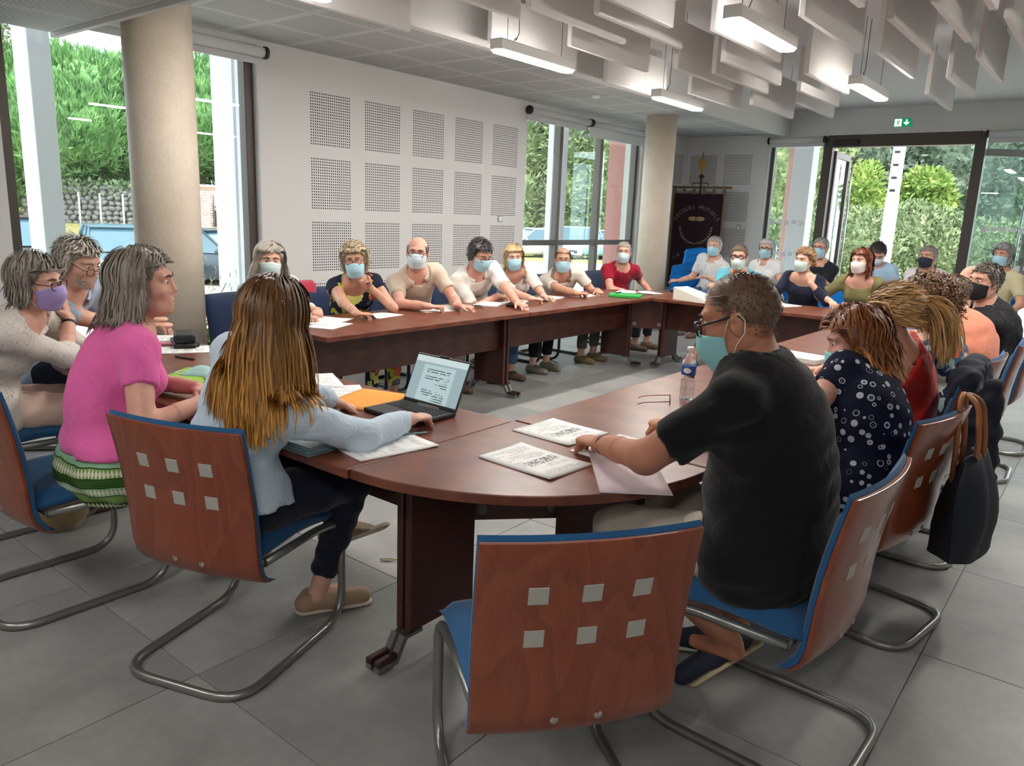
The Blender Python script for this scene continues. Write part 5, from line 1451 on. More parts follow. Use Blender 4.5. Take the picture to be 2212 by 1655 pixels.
def nets(D, lo, h):
    """surface nets"""
    S = D < 0
    c = np.zeros(np.array(D.shape) - 1, np.int8)
    for i in (0, 1):
        for j in (0, 1):
            for k in (0, 1): c += S[i:S.shape[0] - 1 + i, j:S.shape[1] - 1 + j, k:S.shape[2] - 1 + k]
    act = (c > 0) & (c < 8); idx = np.full(act.shape, -1, np.int32); cells = np.argwhere(act); idx[act] = np.arange(len(cells))
    P = np.zeros((len(cells), 3)); N = np.zeros(len(cells))
    corners = [(i, j, k) for i in (0, 1) for j in (0, 1) for k in (0, 1)]
    val = {q: D[cells[:, 0] + q[0], cells[:, 1] + q[1], cells[:, 2] + q[2]] for q in corners}
    for q in corners:
        for d in range(3):
            if q[d] == 0:
                q2 = list(q); q2[d] = 1; q2 = tuple(q2); a, b = val[q], val[q2]; m = (a < 0) != (b < 0)
                t = np.where(m, a / np.where(m, a - b, 1), 0)
                e = np.zeros((len(cells), 3)); e[:] = q; e[:, d] = t
                P[m] += e[m]; N[m] += 1
    P = (cells + P / np.maximum(N, 1)[:, None]) * h + lo
    F = []
    for d in range(3):
        u, v = (d + 1) % 3, (d + 2) % 3
        a = np.moveaxis(S, d, 0); m = a[:-1] != a[1:]; m = np.moveaxis(m, 0, d)
        q = np.argwhere(m); ok = (q[:, u] > 0) & (q[:, v] > 0) & (q[:, u] < S.shape[u] - 1) & (q[:, v] < S.shape[v] - 1); q = q[ok]
        if not len(q): continue
        def at_(du, dv):
            r = q.copy(); r[:, u] -= du; r[:, v] -= dv; return idx[r[:, 0], r[:, 1], r[:, 2]]
        f = np.stack([at_(1, 1), at_(0, 1), at_(0, 0), at_(1, 0)], 1)
        ins = S[q[:, 0], q[:, 1], q[:, 2]]; f[~ins] = f[~ins][:, ::-1]
        F.append(f)
    F = np.concatenate(F) if F else np.zeros((0, 4), int)
    return P, F[(F >= 0).all(1)]
def join_np(parts):
    V, F, o = [], [], 0
    for v, f in parts: V.append(v); F.append(f + o); o += len(v)
    return np.concatenate(V), np.concatenate(F)
def rot_axes(yaw, pitch=0, roll=0):
    """columns: right, forward, up of a frame facing +y turned by yaw (ccw), pitched (+ = looking up), rolled (+ = towards the right)"""
    return np.array(Matrix.Rotation(yaw, 3, 'Z') @ Matrix.Rotation(pitch, 3, 'X') @ Matrix.Rotation(roll, 3, 'Y'))
def ik(S, W_, l1, l2, pole):
    d = W_ - S; L = np.linalg.norm(d)
    if L > (l1 + l2) * .995: k = L / ((l1 + l2) * .995); l1 *= k; l2 *= k
    u = d / L; a = (l1 * l1 - l2 * l2 + L * L) / (2 * L); hh = math.sqrt(max(0, l1 * l1 - a * a))
    pv = pole - u * (pole @ u); return S + u * a + nrm(pv) * hh
def hand_prims(B, wrist, g, n, right, curl=.35, s=1.0, spread=1.0, thumb=.0):
    """palm, four fingers and a thumb; g = hand direction, n = palm normal (out of the palm)"""
    g = nrm(g); n = nrm(n - g * (n @ g)); sd_ = np.cross(g, -n) if right else np.cross(-n, g)
    # sd_ points to the little-finger side
    pm = wrist + g * .082 * s
    B.cone(wrist - g * .02 * s, wrist + g * .012 * s, .026 * s, .027 * s, .012, n, 1.25)
    B.cone(wrist + g * .022 * s - sd_ * .004 * s, pm, .036 * s, .040 * s, .012, n, 2.6)
    for i, (o, L) in enumerate(((-.030, .074), (-.010, .083), (.010, .077), (.029, .060))):
        p = pm + sd_ * o * s * spread - g * (.006 if i in (1, 2) else .014) * s; d = nrm(g + sd_ * o * 4 * (spread - .6)); c = curl * (1 + .12 * i)
        r = .0088 * s
        for seg, (fr, ex) in enumerate(((.46, .8), (.30, 1.1), (.24, .8))):
            a = c * ex; d = nrm(d * math.cos(a) + n * math.sin(a)); q = p + d * L * s * fr
            B.cone(p, q, r, r * .92, .006); p = q; r *= .92
    tb = wrist + g * .028 * s - sd_ * .030 * s; td = nrm(g * (.75 + thumb) - sd_ * .62 + n * (.18 + curl * .35)); q = tb + td * .042 * s
    B.cone(wrist + g * .015 * s - sd_ * .012 * s, tb, .017 * s, .0145 * s, .012); B.cone(tb, q, .0135 * s, .0108 * s, .008)
    td = nrm(td + g * .45 + n * .25 * curl); B.cone(q, q + td * .030 * s, .0106 * s, .0085 * s, .005)
def head_prims(B, H, c, s, fem, ears=True, lips=True):
    def T(x, y, z): return c + H @ (vec(x, y, z) * s)
    j = .93 if fem else 1.0
    B.ell(T(0, -.014, .032), vec(.0765, .098, .090) * s, H, .02)
    B.ell(T(0, .026, -.035), vec(.062 * j, .066, .080) * s, H, .03)
    B.cone(T(0, .060, -.088), T(0, .066, -.096), .026 * s * j, .024 * s * j, .025)
    for e in (-1, 1):
        B.cone(T(e * .055 * j, -.012, -.045), T(e * .032 * j, .045, -.092), .020 * s, .020 * s, .03)   # jaw line
        B.ell(T(e * .043, .052, -.020), vec(.026, .028, .024) * s, H, .022)                          # cheek
        B.cone(T(e * .012, .083, .034), T(e * .046, .070, .034), .0115 * s, .011 * s, .016)            # brow
        B.sub(T(e * .031, .100, .014), .0175 * s, .010)
        B.cone(T(e * .017, .0800, .0185), T(e * .046, .0715, .0170), .0062 * s, .0058 * s, .004); B.cone(T(e * .017, .0785, .0045), T(e * .045, .0715, .0055), .0052 * s, .0050 * s, .004)
        if ears:
            B.ell(T(e * .079, -.008, -.004), vec(.010, .021, .033) * s, H @ rot_axes(e * -.35), .006); B.sub(T(e * .094, .001, -.002), .011 * s, .006)
    B.cone(T(0, .084, .024), T(0, .099, -.020), .0088 * s, .0125 * s, .012)
    B.cone(T(-.011, .089, -.027), T(.011, .089, -.027), .0095 * s, .0095 * s, .006)
    if lips:
        B.cone(T(-.018, .084, -.060), T(.018, .084, -.060), .0072 * s, .0072 * s, .005); B.cone(T(-.015, .083, -.070), T(.015, .083, -.070), .0078 * s, .0078 * s, .005)
        B.sub(T(0, .101, -.0650), .0062 * s, .003) if False else None
    B.cone(T(0, .064, -.045), T(0, .066, -.075), .026 * s, .026 * s, .02)
def m_skin(c):
    nm = 'skin_%d_%d_%d' % c
    if nm in MATS: return MATS[nm]
    t = NT(nm); co = t.coord(); f = t.noise(co, 14, 4); cc = lin(c)
    t.col(t.ramp(f, [(.3, (cc[0] * .88, cc[1] * .80, cc[2] * .78, 1)), (.7, (min(1, cc[0] * 1.08), cc[1] * 1.06, cc[2] * 1.04, 1))]))
    t.rough(.5); t.spec(.35); t.bump(t.noise(co, 180, 2), .08, .001)
    t.b.inputs['Subsurface Weight'].default_value = .08; t.b.inputs['Subsurface Radius'].default_value = (.012, .005, .003); t.b.inputs['Subsurface Scale'].default_value = .3
    MATS[nm] = t.m; return t.m
def m_cloth(name, c, rough=.9, wr=.3, wsc=14, fine=300):
    if name in MATS: return MATS[name]
    t = NT(name); co = t.coord(); f = t.noise(co, 5, 3); cc = lin(c)
    t.col(t.ramp(f, [(.3, tuple(v * .93 for v in cc[:3]) + (1,)), (.7, tuple(min(1, v * 1.06) for v in cc[:3]) + (1,))]))
    t.rough(rough); t.spec(.15); t.b.inputs['Sheen Weight'].default_value = .15
    a = t.noise(co, wsc, 3, .5, 1.2); b = t.noise(co, fine, 1)
    t.bump(t.math('ADD', a, t.math('MULTIPLY', b, .06)), wr, .018)
    MATS[name] = t.m; return t.m
def m_pattern(name, stops, scale=16, base_rough=.9, stretch=(1, 1, 1), second=None, rnd=1.0):
    """printed cloth: voronoi petals in several colours"""
    if name in MATS: return MATS[name]
    t = NT(name); co = t.coord(stretch)
    nz = t.new('ShaderNodeTexNoise'); nz.inputs['Scale'].default_value = scale * .7; t.link(co, nz.inputs['Vector'])
    mx_ = t.new('ShaderNodeMix', data_type='VECTOR'); mx_.inputs[0].default_value = .12; t.link(co, mx_.inputs[4]); t.link(nz.outputs['Color'], mx_.inputs[5])
    v = t.new('ShaderNodeTexVoronoi'); v.inputs['Scale'].default_value = scale; v.inputs['Randomness'].default_value = rnd; t.link(mx_.outputs[1], v.inputs['Vector'])
    sp = t.new('ShaderNodeSeparateColor'); t.link(v.outputs['Color'], sp.inputs[0])
    c = t.ramp(sp.outputs[0], stops, 'CONSTANT')
    if second: c = t.mix(t.math('GREATER_THAN', v.outputs['Distance'], second[0]), c, second[1])
    t.col(c); t.rough(base_rough); t.spec(.15); t.bump(t.noise(t.coord(), 14, 3, .5, 1.2), .3, .018)
    MATS[name] = t.m; return t.m
def m_hair(name, root, tip=None, var=.35):
    if name in MATS: return MATS[name]
    t = NT(name); at_ = t.new('ShaderNodeAttribute'); at_.attribute_name = 'strand'; sp = t.new('ShaderNodeSeparateColor'); t.link(at_.outputs['Color'], sp.inputs[0])
    r = lin(root); e = lin(tip or root)
    c = t.mix(sp.outputs[1], r, e)
    k = t.ramp(sp.outputs[0], [(0, (1 - var, 1 - var, 1 - var, 1)), (1, (1 + var, 1 + var, 1 + var, 1))])
    t.col(t.mix(1.0, c, k, 'MULTIPLY')); t.rough(.42); t.spec(.4)
    MATS[name] = t.m; return t.m
class Person: pass
def hair_mesh(H, c, s, st, P, R):
    """cap plus strands combed over the skull; st: style dict"""
    def T(p): return c + (H @ (p * s).T).T
    e_c = vec(0, -.014, .032); e_r = vec(.0765, .098, .090)
    n = st.get('n', 500); L = st.get('len', .05); vol = st.get('vol', .012); S = st.get('seg', 8); g = st.get('grav', .1); curl = st.get('curl', 0)
    hl = st.get('hairline', .062); low = st.get('low', -.055); crown = vec(*st.get('crown', (.0, -.03, .12))); width = st.get('w', .0032)
    part = st.get('part', None)
    # roots on the skull
    d = R.normal(size=(n * 4, 3)); d /= np.linalg.norm(d, axis=1, keepdims=True); p = e_c + d * e_r
    front = p[:, 1] > .02
    lim = np.where(p[:, 1] > .055, hl, np.where(p[:, 1] > .0, st.get('side', -.01) + (hl - st.get('side', -.01)) * np.clip((p[:, 1] - .0) / .055, 0, 1) ** 1.5, low + (st.get('side', -.01) - low) * np.clip((p[:, 1] + .05) / .05, 0, 1)))
    keep = p[:, 2] > lim
    if st.get('bald'): keep &= ~((p[:, 2] > st['bald']) & (np.abs(p[:, 0]) < .075))
    p = p[keep][:n]; d = d[keep][:n]; n = len(p)
    nor = d / e_r; nor /= np.linalg.norm(nor, axis=1, keepdims=True)
    fl = p - crown
    if part is not None:
        fm_ = p[:, 1] > -.02; fl[fm_, 0] = (np.sign(p[:, 0] - part) * (np.abs(p[:, 0] - part) + .05))[fm_]; fl[fm_, 1] = np.minimum(fl[fm_, 1], .015)
    sw = vec(*st.get('sweep', (0, 0, 0)))
    fl = fl / (np.linalg.norm(fl, axis=1, keepdims=True) + 1e-6) + sw
    fl = fl - nor * (fl * nor).sum(1, keepdims=True); fl /= np.linalg.norm(fl, axis=1, keepdims=True) + 1e-6
    lift = st.get('lift', .5)
    dr = fl + nor * lift; dr /= np.linalg.norm(dr, axis=1, keepdims=True)
    Ls = L * R.uniform(.7, 1.12, n) * (np.where(p[:, 1] > .03, st.get('fringe', 1.0), 1.0))
    layer = R.uniform(.15, 1, n) * vol
    pos = T(p); D = (H @ dr.T).T; cc = c + H @ (e_c * s)
    pts = [pos.copy()]; nors = [(H @ nor.T).T]
    gdir = vec(*st.get('gdir', (0, 0, -1)))
    cols = P.get('collide', []); faceguard = st.get('face', True)
    ph = R.uniform(0, 6.28, (n, 2)); fq = R.uniform(.7, 1.4, n)
    for i in range(S):
        f = (i + 1) / S
        D = D * (1 - g) + gdir * g
        if curl: D = D + curl * np.stack([np.sin(ph[:, 0] + f * 9 * fq), np.cos(ph[:, 1] + f * 9 * fq), np.sin(ph[:, 1] * 2 + f * 7 * fq)], 1)
        D += R.normal(size=(n, 3)) * st.get('rough', .05); D /= np.linalg.norm(D, axis=1, keepdims=True)
        pos = pos + D * (Ls * s / S)[:, None]
        q = (H.T @ (pos - cc).T).T / s; er = e_r + .004
        k = np.sqrt(((q / (er + layer[:, None])) ** 2).sum(1)); ins = k < 1
        q[ins] = q[ins] / k[ins][:, None]
        hug = st.get('hug', .55); out = (k > 1) & (q[:, 2] > -.05)
        q[out] = q[out] * (1 - hug) + q[out] / k[out][:, None] * hug
        if faceguard:   # keep the face free
            fy_ = st.get('facey', .038); inface = (q[:, 1] > fy_) & (q[:, 2] < st.get('brow', .045))
            q[inface, 1] = fy_ - R.uniform(0, .02, inface.sum()); q[inface, 0] = np.sign(q[inface, 0] + 1e-6) * np.maximum(np.abs(q[inface, 0]), .076)
        # stay outside jaw and neck
        rr = np.sqrt(q[:, 0] ** 2 + (q[:, 1] + .0) ** 2); nk = (q[:, 2] < -.06) & (rr < .072); q[nk, :2] *= (.074 / (rr[nk] + 1e-6))[:, None]
        pos = cc + (H @ (q * s).T).T
        for a, b, ra, rb in cols:
            ab = b - a; t = np.clip(((pos - a) @ ab) / (ab @ ab), 0, 1); cpt = a + t[:, None] * ab; v = pos - cpt; dd = np.linalg.norm(v, axis=1); rad = ra + (rb - ra) * t + .006 + layer * .5; m = dd < rad
            pos[m] = cpt[m] + v[m] / dd[m][:, None] * rad[m][:, None]
        pts.append(pos.copy()); nn = pos - cc; nors.append(nn / np.linalg.norm(nn, axis=1, keepdims=True))
    pts = np.array(pts); nors = np.array(nors)
    tan = np.gradient(pts, axis=0); sdv = np.cross(tan, nors); sdv /= np.linalg.norm(sdv, axis=2, keepdims=True) + 1e-9
    tw = width * s * np.concatenate([np.full(S - 1, 1.0), [.8, .25]])[:, None, None] * R.uniform(.6, 1.4, n)[None, :, None]
    A = pts - sdv * tw; Bv = pts + sdv * tw + nors * .0008
    V = np.stack([A, Bv], 2)            # (S+1, n, 2, 3)
    base = np.arange((S + 1) * n * 2).reshape(S + 1, n, 2)
    F = np.stack([base[:-1, :, 0], base[:-1, :, 1], base[1:, :, 1], base[1:, :, 0]], -1).reshape(-1, 4)
    V = V.reshape(-1, 3)
    rv = np.broadcast_to(R.uniform(0, 1, n)[None, :, None], (S + 1, n, 2)).ravel()
    tv = np.broadcast_to((np.linspace(0, 1, S + 1)[:, None, None]) ** st.get('ombre', 1.2), (S + 1, n, 2)).ravel()
    # cap
    B = Blob(); ex = st.get('cap', .006)
    B.ell(c + H @ (e_c * s), (e_r + ex) * s, H)
    for a, b, ra, rb in st.get('vols', []): B.cone(c + H @ (vec(*a) * s), c + H @ (vec(*b) * s), ra * s, rb * s, .03)
    if not st.get('nocut'):
        zc = st.get('capz', .055); B.cutp(c + H @ (vec(0, .05, zc) * s), H @ vec(0, .80, -.60)); B.cutp(c + H @ (vec(0, -.02, low - .01) * s), H @ vec(0, .25, -.97))
    cv, cf = B.mesh(st.get('caph', .008), (st.get('capw', .0035), .035, 3))
    if st.get('bald'): cv, cf = cv[:0], cf[:0]
    V2, F2 = join_np([(V, F), (cv, cf)]) if len(cf) else (V, F)
    me = mesh_np('hair', V2, F2)
    col = np.zeros((len(V2), 4), np.float32); col[:, 3] = 1; col[:len(V), 0] = rv; col[:len(V), 1] = tv; col[len(V):, 0] = .25
    at_ = me.attributes.new('strand', 'FLOAT_COLOR', 'POINT'); at_.data.foreach_set('color', col.ravel())
    return me
def mask_mesh(H, c, s, drop=0, n=16):
    """pleated surgical mask over nose and chin"""
    f, b = [], []
    for i in range(13):
        v = i / 12; z = .002 - .118 * v
        yc = .116 + .010 * math.sin(min(1, v * 1.5) * PI) - .030 * max(0, v - .55) ** 1.3 * 2.2 + (.003 if i in (4, 6, 8) else 0)
        wd = .0745 - .010 * v; rf, rb_ = [], []
        for k in range(n + 1):
            u = -1 + 2 * k / n; a = u * 1.42
            x = wd * math.sin(a) * 1.02; y = .020 + (yc - .020) * math.cos(a) ** .95
            zz = -.052 + (z + .052) * (1 - .36 * u * u) + (.006 * (1 - abs(u) * 3) if i == 0 and abs(u) < .33 else 0)
            p = vec(x, y, zz - drop); q = vec(x * .965, y - .004, zz - drop)
            rf.append(Vector(c + H @ (p * s))); rb_.append(Vector(c + H @ (q * s)))
        f.append(rf); b.append(rb_)
    return slab(f, b)
def person(name, label, head, yaw, pelvis, face, *, hp=0, hr=0, shy=None, s=1.0, hs=1.0, fem=False, girth=1.0, skin=(206, 150, 122), top=None, topm=None, sleeve=.5, bottom=None, legs=True, hands=None, hair=None, hairm=None, mask=None, maskdrop=0, glasses=None, shoes=None, res=(.016, .0075, .006), collar=None, seed=0, bust=None, belly=0, knees=None, feet=None, cuff=None, brow=(92, 74, 60), topres=None, neckdrop=.105, skirt=False, shoulder=1.0, extra=None, shorts=False, neckline=None, lipm=None, hem=.085, eyes=True):
    """seated figure. head: centre of the skull; yaw: way the pelvis faces; face: way the face looks; hands: list of dicts for R / L"""
    R = np.random.default_rng(seed + 100)
    head = vec(*head); pelvis = vec(*pelvis); shy = yaw if shy is None else shy
    H = rot_axes(face, hp, hr); F0 = rot_axes(yaw); SH = rot_axes(shy)
    org = vec(pelvis[0], pelvis[1], 0)
    ntop = head + H @ (vec(0, -.022, -.065) * s * hs)
    tdir = nrm(ntop - pelvis)
    nb = ntop - nrm(.55 * UP + .45 * tdir + .12 * SH[:, 1]) * neckdrop * s
    sd_ = SH[:, 0]; upt = nrm(nb - (pelvis + vec(0, 0, .25))); fw = nrm(np.cross(upt, sd_)); sd_ = nrm(np.cross(fw, upt))
    def bez(t):
        p1 = pelvis + vec(0, 0, .22) - F0[:, 1] * .015; p2 = nb - upt * .18
        return (1 - t) ** 3 * pelvis + 3 * t * (1 - t) ** 2 * p1 + 3 * t * t * (1 - t) * p2 + t ** 3 * nb
    waist, chest, upc = bez(.38), bez(.70), bez(.88)
    sw = .170 * s * shoulder * (.92 if fem else 1.0); shd = nb - upt * .045 * s
    SR, SL = shd + sd_ * sw + fw * .01, shd - sd_ * sw + fw * .01
    fe = F0[:, 0]
    hipR, hipL = pelvis + fe * .088 * s, pelvis - fe * .088 * s
    ww = .138 * girth * s; cw = .155 * girth * s * (.95 if fem else 1.03)
    # joints of the legs
    kn = knees or [F0 @ vec(.12, .43, 0) * s + pelvis + vec(0, 0, -.03), F0 @ vec(-.12, .43, 0) * s + pelvis + vec(0, 0, -.03)]
    kn = [vec(*k) for k in kn]
    an = [vec(*k) for k in feet] if feet else [vec(k[0], k[1], .085) + F0[:, 1] * -.03 for k in kn]
    toes = [nrm(vec(*(F0[:, 1] * vec(1, 1, 0)))) for _ in range(2)]
    # arms
    arms = []
    hd = hands or [dict(side='R'), dict(side='L')]
    for q in hd:
        rt = q['side'] == 'R'; S = SR if rt else SL
        wr = vec(*q['w']) if 'w' in q else S + F0 @ vec(.04 if rt else -.04, .26, -.36) * s
        pole = vec(*q['pole']) if 'pole' in q else (sd_ * (.6 if rt else -.6) - UP * 1.0 - fw * .3)
        E = ik(S, wr, (.275 * s), (.245 * s), pole)
        g = vec(*q['g']) if 'g' in q else nrm(nrm(wr - E) * .8 + F0[:, 1] * .3 - vec(0, 0, .1))
        nn = vec(*q['n']) if 'n' in q else vec(0, 0, -1)
        arms.append((rt, S, E, wr, g, nn, q.get('curl', .35), q.get('spread', 1.0), True))
    fr = .047 * s * (.93 if fem else 1.05)
    def torso(B, o, k=.045):
        B.cone(hipL, hipR, .105 * s * girth + o, .105 * s * girth + o, k, F0[:, 1], 1.05)
        B.cone(pelvis + vec(0, 0, .02), waist, .150 * s * girth + o, ww + o, k, nrm(F0[:, 1]), 1.18)
        B.cone(waist, chest, ww + o, cw + o, k, fw, 1.28)
        B.cone(chest, upc, cw + o, .135 * s * shoulder + o, k, fw, 1.42)
        B.cone(SR, nb - upt * .01, .058 * s + o, .055 * s + o, .05); B.cone(SL, nb - upt * .01, .058 * s + o, .055 * s + o, .05)
        if bust if bust is not None else fem:
            for e in (-1, 1): B.ell(chest + upt * .0 + fw * .092 * s * girth + sd_ * e * .072 * s, vec(.064, .064, .062) * s * 1.05 + o * .6, None, .05)
        if belly: B.ell(waist + fw * .06 + vec(0, 0, -.02), vec(1, 1, .95) * (.115 * girth * s * belly) + o, None, .06)
    # ---------- body (skin), one figure
    parts = []
    B = Blob(); torso(B, -.008)
    B.cone(nb - upt * .05, ntop, .066 * s * (.86 if fem else 1.08), .055 * s * (.86 if fem else 1.05), .035)
    for rt, S, E, wr, g, nn, cu, sp_, fi in arms:
        B.cone(S, E, .054 * s * girth ** .5, .041 * s * girth ** .4, .02); B.cone(E, wr, fr * .92, .027 * s, .02)
        if not fi: hand_prims(B, wr, g, nn, rt, cu, s * (.93 if fem else 1.02), sp_)
    if legs:
        for h_, k_, a_ in zip((hipR, hipL), kn, an):
            B.cone(h_, k_, .086 * s, .058 * s, .03); B.cone(k_, a_, .055 * s, .036 * s, .02)
            B.cone(a_ - vec(0, 0, .03) - toes[0] * .02, a_ + toes[0] * .12 - vec(0, 0, .055), .033, .024, .02)
    parts.append(B.mesh(res[0] * (.75 if any(True for a in arms if not a[8]) and res[0] > .012 else 1)))
    for rt, S, E, wr, g, nn, cu, sp_, fi in arms:
        if fi:
            B = Blob(); B.cone(wr - (wr - E) * .45, wr, fr * .80, .027 * s, .02); hand_prims(B, wr, g, nn, rt, cu, s * (.93 if fem else 1.02), sp_); parts.append(B.mesh(res[2]))
    B = Blob(); head_prims(B, H, head, s * hs, fem); B.cone(ntop - (ntop - nb) * .75, ntop + H @ vec(0, .012, .03) * s, .060 * s * (.86 if fem else 1.06), .055 * s * (.86 if fem else 1.05), .03)
    if extra: extra(B, H, head, s * hs)
    parts.append(B.mesh(res[1]))
    V, F = join_np(parts)
    ob = link(name, mesh_np('body', V - org, F), m_skin(skin), None, tuple(org)); tag(ob, label, 'person')
    def child(nm, V, F, m): return link(nm, mesh_np(nm, V - org, F), m, ob)
    def childmb(nm, mb, m):
        me = mb.mesh(nm); me.transform(Matrix.Translation(-Vector(org))); return link(nm, me, m, ob)
    tr = topres or res[0]
    # ---------- clothes
    if topm is not None:
        B = Blob(); torso(B, .012); B.cone(hipL, hipR, .105 * s * girth + .034, .105 * s * girth + .034, .05, F0[:, 1], 1.02)
        for rt, S, E, wr, g, nn, cu, sp_, fi in arms:
            if sleeve <= 0: continue
            if sleeve <= 1: q = S + (E - S) * sleeve; B.cone(S, q, .068 * s, (.056 + .012 * (1 - sleeve)) * s * girth ** .4, .03, end=True)
            else:
                B.cone(S, E, .066 * s, .053 * s, .03); q = E + (wr - E) * (sleeve - 1); B.cone(E, q, .053 * s, (.042 if sleeve > 1.7 else .05) * s, .02, end=True)
        B.cutp(pelvis + vec(0, 0, -hem), vec(0, 0, -1)) if not skirt else B.cutp(pelvis + vec(0, 0, .03), vec(0, 0, -1))
        if neckline == 'scoop': B.cutp(nb - upt * .03 + fw * .02, nrm(upt + fw * .35), .135)
        elif neckline == 'cami': B.cutp(chest + upt * .10, nrm(upt * 1.0 + fw * .05))
        else: B.cutp(nb + upt * .016, nrm(upt * .9 + fw * .40), .105)
        v, f = B.mesh(tr, (.0042, .13, seed)); child('top', v, f, topm)
    if collar is not None:
        mb = MB(); ra = .066 * s * (.98 if fem else 1.20); cpos = nb + upt * .012; gap = .5
        f_, b_ = [], []
        for i, (dr_, dz) in enumerate(((.0, .032), (.010, .034), (.022, .012), (.034, -.012))):
            rf = []; rb_ = []
            for k in range(19):
                a = PI / 2 + gap + (2 * PI - 2 * gap) * k / 18
                rr = ra + dr_; p = cpos + sd_ * rr * 1.08 * math.cos(a) + fw * (rr * math.sin(a) * 1.0 + .006) + upt * (dz - .018 * math.sin(a))
                rf.append(Vector(p)); rb_.append(Vector(p - nrm(p - cpos) * .003))
            f_.append(rf); b_.append(rb_)
        childmb('collar', slab(f_, b_), collar)
    if bottom is not None and legs:
        B = Blob(); B.cone(hipL, hipR, .108 * s * girth, .108 * s * girth, .04)
        if skirt:
            mid = (kn[0] + kn[1]) / 2; B.cone(pelvis + vec(0, 0, .05), pelvis, .15 * s * girth, .20 * s * girth, .04, vec(0, 0, 1), 1.0)
            B.cone(pelvis - vec(0, 0, .01), pelvis + (mid - pelvis) * .75, .17 * s * girth, .15 * s, .05, vec(0, 0, 1), 1.25)
            for h_, k_ in zip((hipR, hipL), kn): B.cone(h_, k_, .11 * s, .085 * s, .05)
        else:
            for h_, k_, a_ in zip((hipR, hipL), kn, an):
                B.cone(h_, k_, .102 * s, .073 * s, .03)
                if not shorts: B.cone(k_, a_ + (k_ - a_) * .16, .068 * s, .052 * s, .02, end=True)
        v, f = B.mesh(tr, (.004, .12, seed + 7)); child('skirt' if skirt else ('shorts' if shorts else 'trousers'), v, f, bottom)
    if shoes is not None and legs:
        for a_, t_ in zip(an, toes):
            B = Blob(); hz = a_ - vec(0, 0, .052); B.cone(hz - t_ * .035, hz + t_ * .15 - vec(0, 0, .006), .043, .036, .02, UP, 1.05); B.cone(a_ - vec(0, 0, .01) - t_ * .01, hz + t_ * .05, .040, .042, .02); B.cutp(vec(0, 0, a_[2] - .083), vec(0, 0, -1)); B.cutp(a_ - vec(0, 0, .004), nrm(vec(0, 0, 1) + t_ * -.1))
            v, f = B.mesh(.009); sh = child('shoe', v, f, shoes)
    # ---------- head things
    def TH(x, y, z): return Vector(head + H @ (vec(x, y, z) * s * hs) - org)
    Hq = Matrix(H.tolist())
    EYE = mat('eye_white', (214, 208, 200), .25); IRI = mat('iris_dark', (40, 30, 26), .2); BRO = mat('brow_%d_%d_%d' % brow, brow, .8)
    if eyes:
        for e in (-1, 1):
            ey = empty('eye', tuple(TH(e * .031, .0735, .0115))); ey.parent = ob; ey.rotation_euler = Hq.to_euler()
            MB().ball((0, 0, 0), .0125 * s * hs, 10, 8).build('eyeball', EYE, ey); MB().ball((0, .0088 * s * hs, -.001), (.0058 * s * hs,) * 3, 8, 6).build('iris', IRI, ey)
            mb = MB()
            pts = [TH(e * x, y, z) for x, y, z in ((.013, .095, .030), (.030, .0925, .036), (.050, .078, .031))]; mb.tube(pts, .004 * s, 6, radii=[.0042 * s, .0042 * s, .0015]); mb.build('eyebrow', BRO, ob)
    if lipm and not mask:
        mb = MB(); mb.tube([TH(-.024, .083, -.066), TH(-.010, .0935, -.061), TH(0, .0935, -.0625), TH(.010, .0935, -.061), TH(.024, .083, -.066)], .0045 * s, 8, radii=[.001, .0046, .004, .0046, .001]); mb.tube([TH(-.022, .084, -.068), TH(0, .0935, -.0735), TH(.022, .084, -.068)], .005 * s, 8, radii=[.001, .0056, .001]); mb.build('lips', lipm, ob)
    if hair:
        cols = [(nb - upt * .02, ntop, .066 * s, .056 * s), (SR, nb - upt * .03, .075 * s, .075 * s), (SL, nb - upt * .03, .075 * s, .075 * s), (waist, chest, ww * .85, cw * .80), (chest, upc, cw * .8, .12 * s), (SR, SR + (arms[0][2] - SR) * .6 if arms else SR, .075 * s, .066 * s), (SL, SL + (arms[-1][2] - SL) * .6 if arms else SL, .075 * s, .066 * s)]
        me = hair_mesh(H, head, s * hs, hair, dict(collide=cols), R); me.transform(Matrix.Translation(-Vector(org))); link('hair', me, hairm, ob)
    if mask is not None:
        mk = mask_mesh(H, head, s * hs, maskdrop); me = mk.mesh('face_mask'); me.transform(Matrix.Translation(-Vector(org))); mo = link('face_mask', me, mask, ob)
        for e in (-1, 1):
            mb = MB()
            mb.tube([TH(e * .073, .036, -.020 - maskdrop), TH(e * .079, .012, .012), TH(e * .085, -.016, .024), TH(e * .087, -.030, .002)], .0016 * s, 6)
            mb.tube([TH(e * .066, .032, -.088 - maskdrop), TH(e * .078, .004, -.055), TH(e * .086, -.022, -.030), TH(e * .087, -.030, .002)], .0016 * s, 6)
            mb.build('ear_loop', mat('loop_white', (230, 226, 220), .8), mo)
    if glasses is not None:
        gm, gw, gdrop = glasses if isinstance(glasses, tuple) else (glasses, 1.0, 0)
        gl = empty('glasses', (0, 0, 0)); gl.parent = ob
        for e in (-1, 1):
            pts = [TH(e * (.033 + .0255 * math.copysign(abs(math.cos(a)) ** .7, math.cos(a))), .1065 - .004 * abs(math.cos(a)), .006 - gdrop + .018 * math.copysign(abs(math.sin(a)) ** .8, math.sin(a))) for a in np.linspace(0, 2 * PI, 21)]
            MB().tube(pts, .0021 * gw * s, 6, caps=False).build('rim', gm, gl)
            MB().tube([TH(e * .058, .102, .013 - gdrop), TH(e * .073, .090, .014 - gdrop * .8), TH(e * .082, .01, .018), TH(e * .083, -.020, .014), TH(e * .080, -.034, -.004)], .0021 * gw * s, 6).build('temple', gm, gl)
